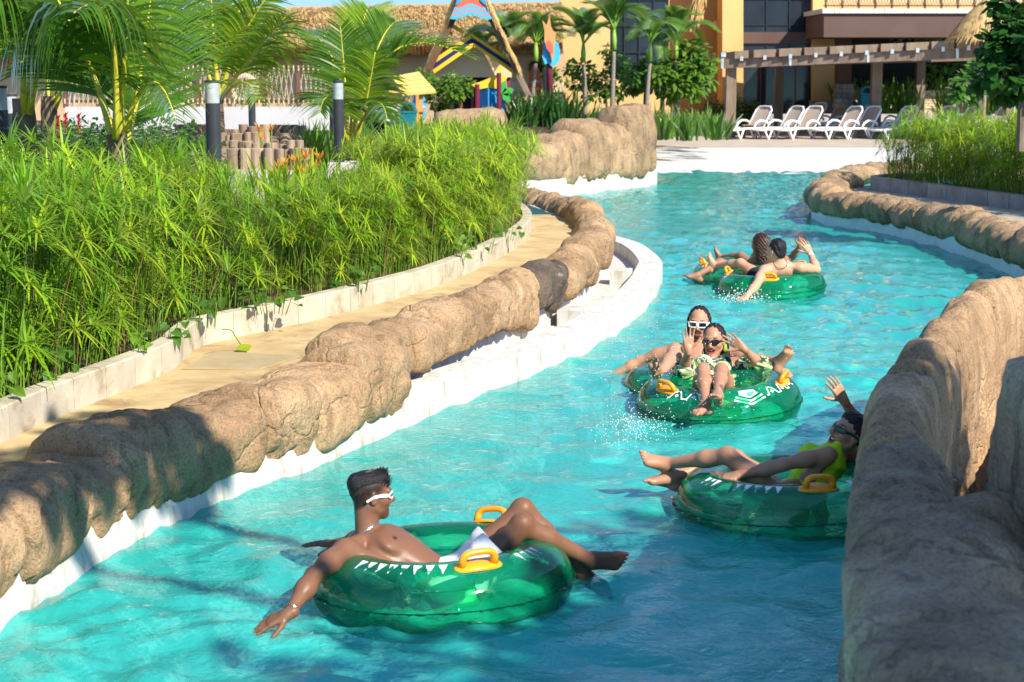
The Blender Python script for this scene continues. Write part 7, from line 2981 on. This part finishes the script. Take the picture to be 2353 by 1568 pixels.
class Ring:
    def __init__(s, c, R0=.415, r=.190, tilt=(0, 0, 0), rz=0.0, sq=.95):
        s.M = Matrix.Translation(c) @ Matrix.Rotation(tilt[0], 4, 'X') @ Matrix.Rotation(tilt[1], 4, 'Y') @ Matrix.Rotation(rz, 4, 'Z')
        s.R, s.r, s.sq = R0, r, sq

    def p(s, th, ph, out=0.0, world=False):
        rr = s.r + out
        # soft creases where the vinyl is pulled at the seams
        rr -= .0016 * math.sin(th * 9) * max(0, math.cos(ph)) + .0012 * math.sin(th * 31 + ph * 3)
        v = Vector(((s.R + rr * math.cos(ph)) * math.cos(th), (s.R + rr * math.cos(ph)) * math.sin(th), rr * s.sq * math.sin(ph)))
        return s.M @ v if world else v


def swim_ring(root, ring, prints, handles, n=72, m=28, darkspan=()):
    """one inflated ring in its own frame: body, welded seam, printed marks, grab handles"""
    mb = MB()
    rows = []
    for i in range(n):
        rows.append([ring.p(2 * math.pi * i / n, 2 * math.pi * j / m) for j in range(m)])
    rows.append(rows[0])
    vs = [p for row in rows[:-1] for p in row]
    fs, mi = [], []
    for i in range(n):
        for j in range(m):
            a, b = i, (i + 1) % n
            fs.append((a * m + j, b * m + j, b * m + (j + 1) % m, a * m + (j + 1) % m))
            th = math.degrees(2 * math.pi * (i + .5) / n)
            mi.append(1 if any(lo <= th <= hi for lo, hi in darkspan) else 0)
    mb.add(vs, fs)
    mb.m = mi
    body = mb.build('ring', [M['vinyl'], M['vinyl_dark']], root, smooth=True)
    body.matrix_local = root.matrix_world.inverted() @ ring.M
    # seams round the outside and the inside
    for ph, nm in ((0.0, 'seam'), (math.pi, 'seam')):
        sb = MB()
        k = 220
        w = .011 if ph == 0 else .02
        rows = []
        for i in range(k + 1):
            th = 2 * math.pi * i / k
            wob = .004 * math.sin(i * 2.1) + .003 * math.sin(i * .7)
            o = ring.p(th, ph, .0005)
            q = ring.p(th, ph, w)
            rows.append([o + Vector((0, 0, .0025)), q + Vector((0, 0, wob)), o - Vector((0, 0, .0025))])
        sb.grid(rows)
        sb.build(nm, M['seam'], body)
    # printed marks lie on the vinyl as thin film
    for poly in prints:
        pb = MB()
        vs = [ring.p(th, ph, .0022) for th, ph in poly]
        pb.add(vs, [tuple(range(len(vs)))])
        pb.build('print_mark', M['print'], body)
    for (th, ph) in handles:
        hb = MB()
        e = .001
        c = ring.p(th, ph)
        t = (ring.p(th + .01, ph) - ring.p(th - .01, ph)).normalized()
        nrm = (ring.p(th, ph, .1) - c).normalized()
        x = t.cross(nrm)
        # oval base plate
        rows = []
        for (sc_, hgt) in ((1.0, .000), (1.0, .006), (.86, .013), (.0, .015)):
            rows.append([c + t * math.cos(a) * .118 * sc_ + x * math.sin(a) * .046 * sc_ + nrm * (hgt - .003 - 1.1 * (math.cos(a) * .105 * sc_) ** 2 - .0 * hgt) for a in [2 * math.pi * i / 20 for i in range(20)]])
        hb.grid(rows, closed_u=True)
        pts = []
        for i in range(15):
            a = math.pi * i / 14
            ca = math.cos(a)
            sa = math.sin(a)
            pts.append(c + t * (.076 * math.copysign(abs(ca) ** .6, ca)) + nrm * (.000 + .066 * sa ** .5))
        hb.tube(pts, [.019 - .004 * math.sin(math.pi * i / 14) for i in range(15)], 8)
        hb.build('handle', M['handle'], body, smooth=True)
    return body


def swim_tube(label, rings, loc):
    root = thing('swim_tube', label, 'swim tube', 'green inflatable swim tubes', loc)
    bpy.context.view_layer.update()
    for ring, prints, handles, dark in rings:
        swim_ring(root, ring, prints, handles, darkspan=dark)
    return root


def teeth_prints(a0, a1, n, ph0=1.40, ph1=1.02):
    out = []
    st = (a1 - a0) / n
    for i in range(n):
        t = a0 + st * i
        out.append([(R(t), ph0), (R(t + st * .72), ph0), (R(t + st * .30), ph1)])
    return out


def zigzag(a0, a1, ph, n=3):
    """tribal band: stepped lines with diamonds"""
    out = []
    st = (a1 - a0) / n
    for i in range(n):
        t = a0 + st * i
        c = t + st * .5
        out.append([(R(c - st * .12), ph), (R(c), ph + .09), (R(c + st * .12), ph), (R(c), ph - .09)])
        for sg in (1, -1):
            pts = [(c - sg * st * .48, ph - .16), (c - sg * st * .34, ph - .16), (c - sg * st * .2, ph + .10), (c - sg * st * .02, ph + .24)]
            w = .055
            poly = [(R(a), b) for a, b in pts] + [(R(a - sg * st * .05), b + w) for a, b in reversed(pts)]
            out.append(poly)
    return out


def shield(a, ph):
    """five-sided badge with two chevrons"""
    o = [[(R(a - 7), ph + .30), (R(a + 7), ph + .30), (R(a + 8), ph + .05), (R(a), ph - .12), (R(a - 8), ph + .05)]]
    for d in (.10, .24):
        o.append([(R(a - 10 - d * 10), ph + .10 - d), (R(a), ph - .12 - d), (R(a), ph - .19 - d), (R(a - 10.5 - d * 10), ph + .03 - d)])
        o.append([(R(a + 10 + d * 10), ph + .10 - d), (R(a), ph - .12 - d), (R(a), ph - .19 - d), (R(a + 10.5 + d * 10), ph + .03 - d)])
    return o


c1 = gy(1018, 1372, 7.62)
T1 = Vector((c1.x, c1.y, .055))
swim_tube('green transparent swim tube nearest the camera carrying the man in white shorts', [
    (Ring(T1, .420, .188, (R(-3), R(-2.5), 0)), teeth_prints(222, 278, 8) + teeth_prints(318, 338, 4), [(R(292), 1.25), (R(62), 1.25)], [])], T1)
T2 = Vector((1.50, 9.08, .055))
swim_tube('green transparent swim tube of the woman in the neon top', [
    (Ring(T2, .420, .188, (R(-2), R(-2.0), 0)), teeth_prints(228, 262, 5) + teeth_prints(305, 335, 4) + teeth_prints(200, 216, 3), [(R(283), 1.25)], [])], T2)
T3a, T3b = Vector((1.474, 11.90, .06)), Vector((1.44, 12.90, -.045))
swim_tube('green double swim tube of the couple facing the camera', [
    (Ring(T3a, .400, .185, (R(2), R(-3), 0)), shield(288, .95) + zigzag(303, 345, .95) + zigzag(222, 252, .95, 2), [(R(215), 1.2), (R(338), 1.2)], []),
    (Ring(T3b, .400, .185, (0, 0, 0)), [], [(R(112), 1.2)], [])], T3a)
T4a, T4b = Vector((2.83, 18.38, .05)), Vector((2.66, 19.42, .05))
swim_tube('green double swim tube of the couple seen from behind', [
    (Ring(T4a, .400, .185, (0, R(-3), 0)), zigzag(120, 190, .95, 4), [(R(258), 1.1), (R(160), 1.2), (R(40), 1.2)], []),
    (Ring(T4b, .400, .185, (0, R(-2), 0)), zigzag(170, 250, .95, 4), [(R(190), 1.2)], [])], T4a)

front_man()
side_woman()
mid_woman()
mid_man()
back_man()
back_woman()
for (t, r0) in ((T1, .56), (T2, .56), (T3a, .55), (T3b, .55), (T4a, .55), (T4b, .55)):
    RIPPLES.append((t.x, t.y, r0, .010, .16))
RIPPLES += [(gz(1380, 888).x, gz(1380, 888).y, .05, .012, .12), (gz(1705, 690).x, gz(1705, 690).y, .1, .02, .2)]
# ================================================================== spray
def spray():
    """drops thrown up round the couple in the middle and the far man's trailing hand"""
    rr = random.Random(31)
    mb = MB()
    ico = [(0, 0, 1), (.894, 0, .447), (.276, .851, .447), (-.724, .526, .447), (-.724, -.526, .447), (.276, -.851, .447), (.724, .526, -.447), (-.276, .851, -.447), (-.894, 0, -.447), (-.276, -.851, -.447), (.724, -.526, -.447), (0, 0, -1)]
    fc = [(0, 1, 2), (0, 2, 3), (0, 3, 4), (0, 4, 5), (0, 5, 1), (1, 6, 2), (2, 7, 3), (3, 8, 4), (4, 9, 5), (5, 10, 1), (6, 7, 2), (7, 8, 3), (8, 9, 4), (9, 10, 5), (10, 6, 1), (11, 7, 6), (11, 8, 7), (11, 9, 8), (11, 10, 9), (11, 6, 10)]

    def drop(p, r):
        mb.add([p + Vector(v) * r for v in ico], fc)
    for i in range(420):
        px, py = rr.gauss(1580, 90), rr.gauss(880, 75)
        Y = rr.uniform(10.6, 12.2)
        p = gy(px, py, Y)
        if p.z > .03:
            drop(p, rr.uniform(.0015, .0038))
    for i in range(420):
        p = gz(rr.gauss(1470, 45), rr.gauss(990, 22), 0.0) + Vector((0, 0, abs(rr.gauss(.02, .035))))
        drop(p, rr.uniform(.0015, .0045))
    for i in range(380):
        p = gz(rr.gauss(1712, 34), rr.gauss(690, 5), 0.0) + Vector((0, 0, abs(rr.gauss(.02, .06))))
        drop(p, rr.uniform(.002, .007))
    o = mb.build('water_spray', M['spray'], kind='stuff', smooth=True, label='white water drops thrown up round the swimmers', cat='spray')


M['spray'] = pmat('water_drops', (0.85, 0.9, 0.9), (0.75, 0.85, 0.86), 5, 0.1, spec=0.8)
spray()
build_water()
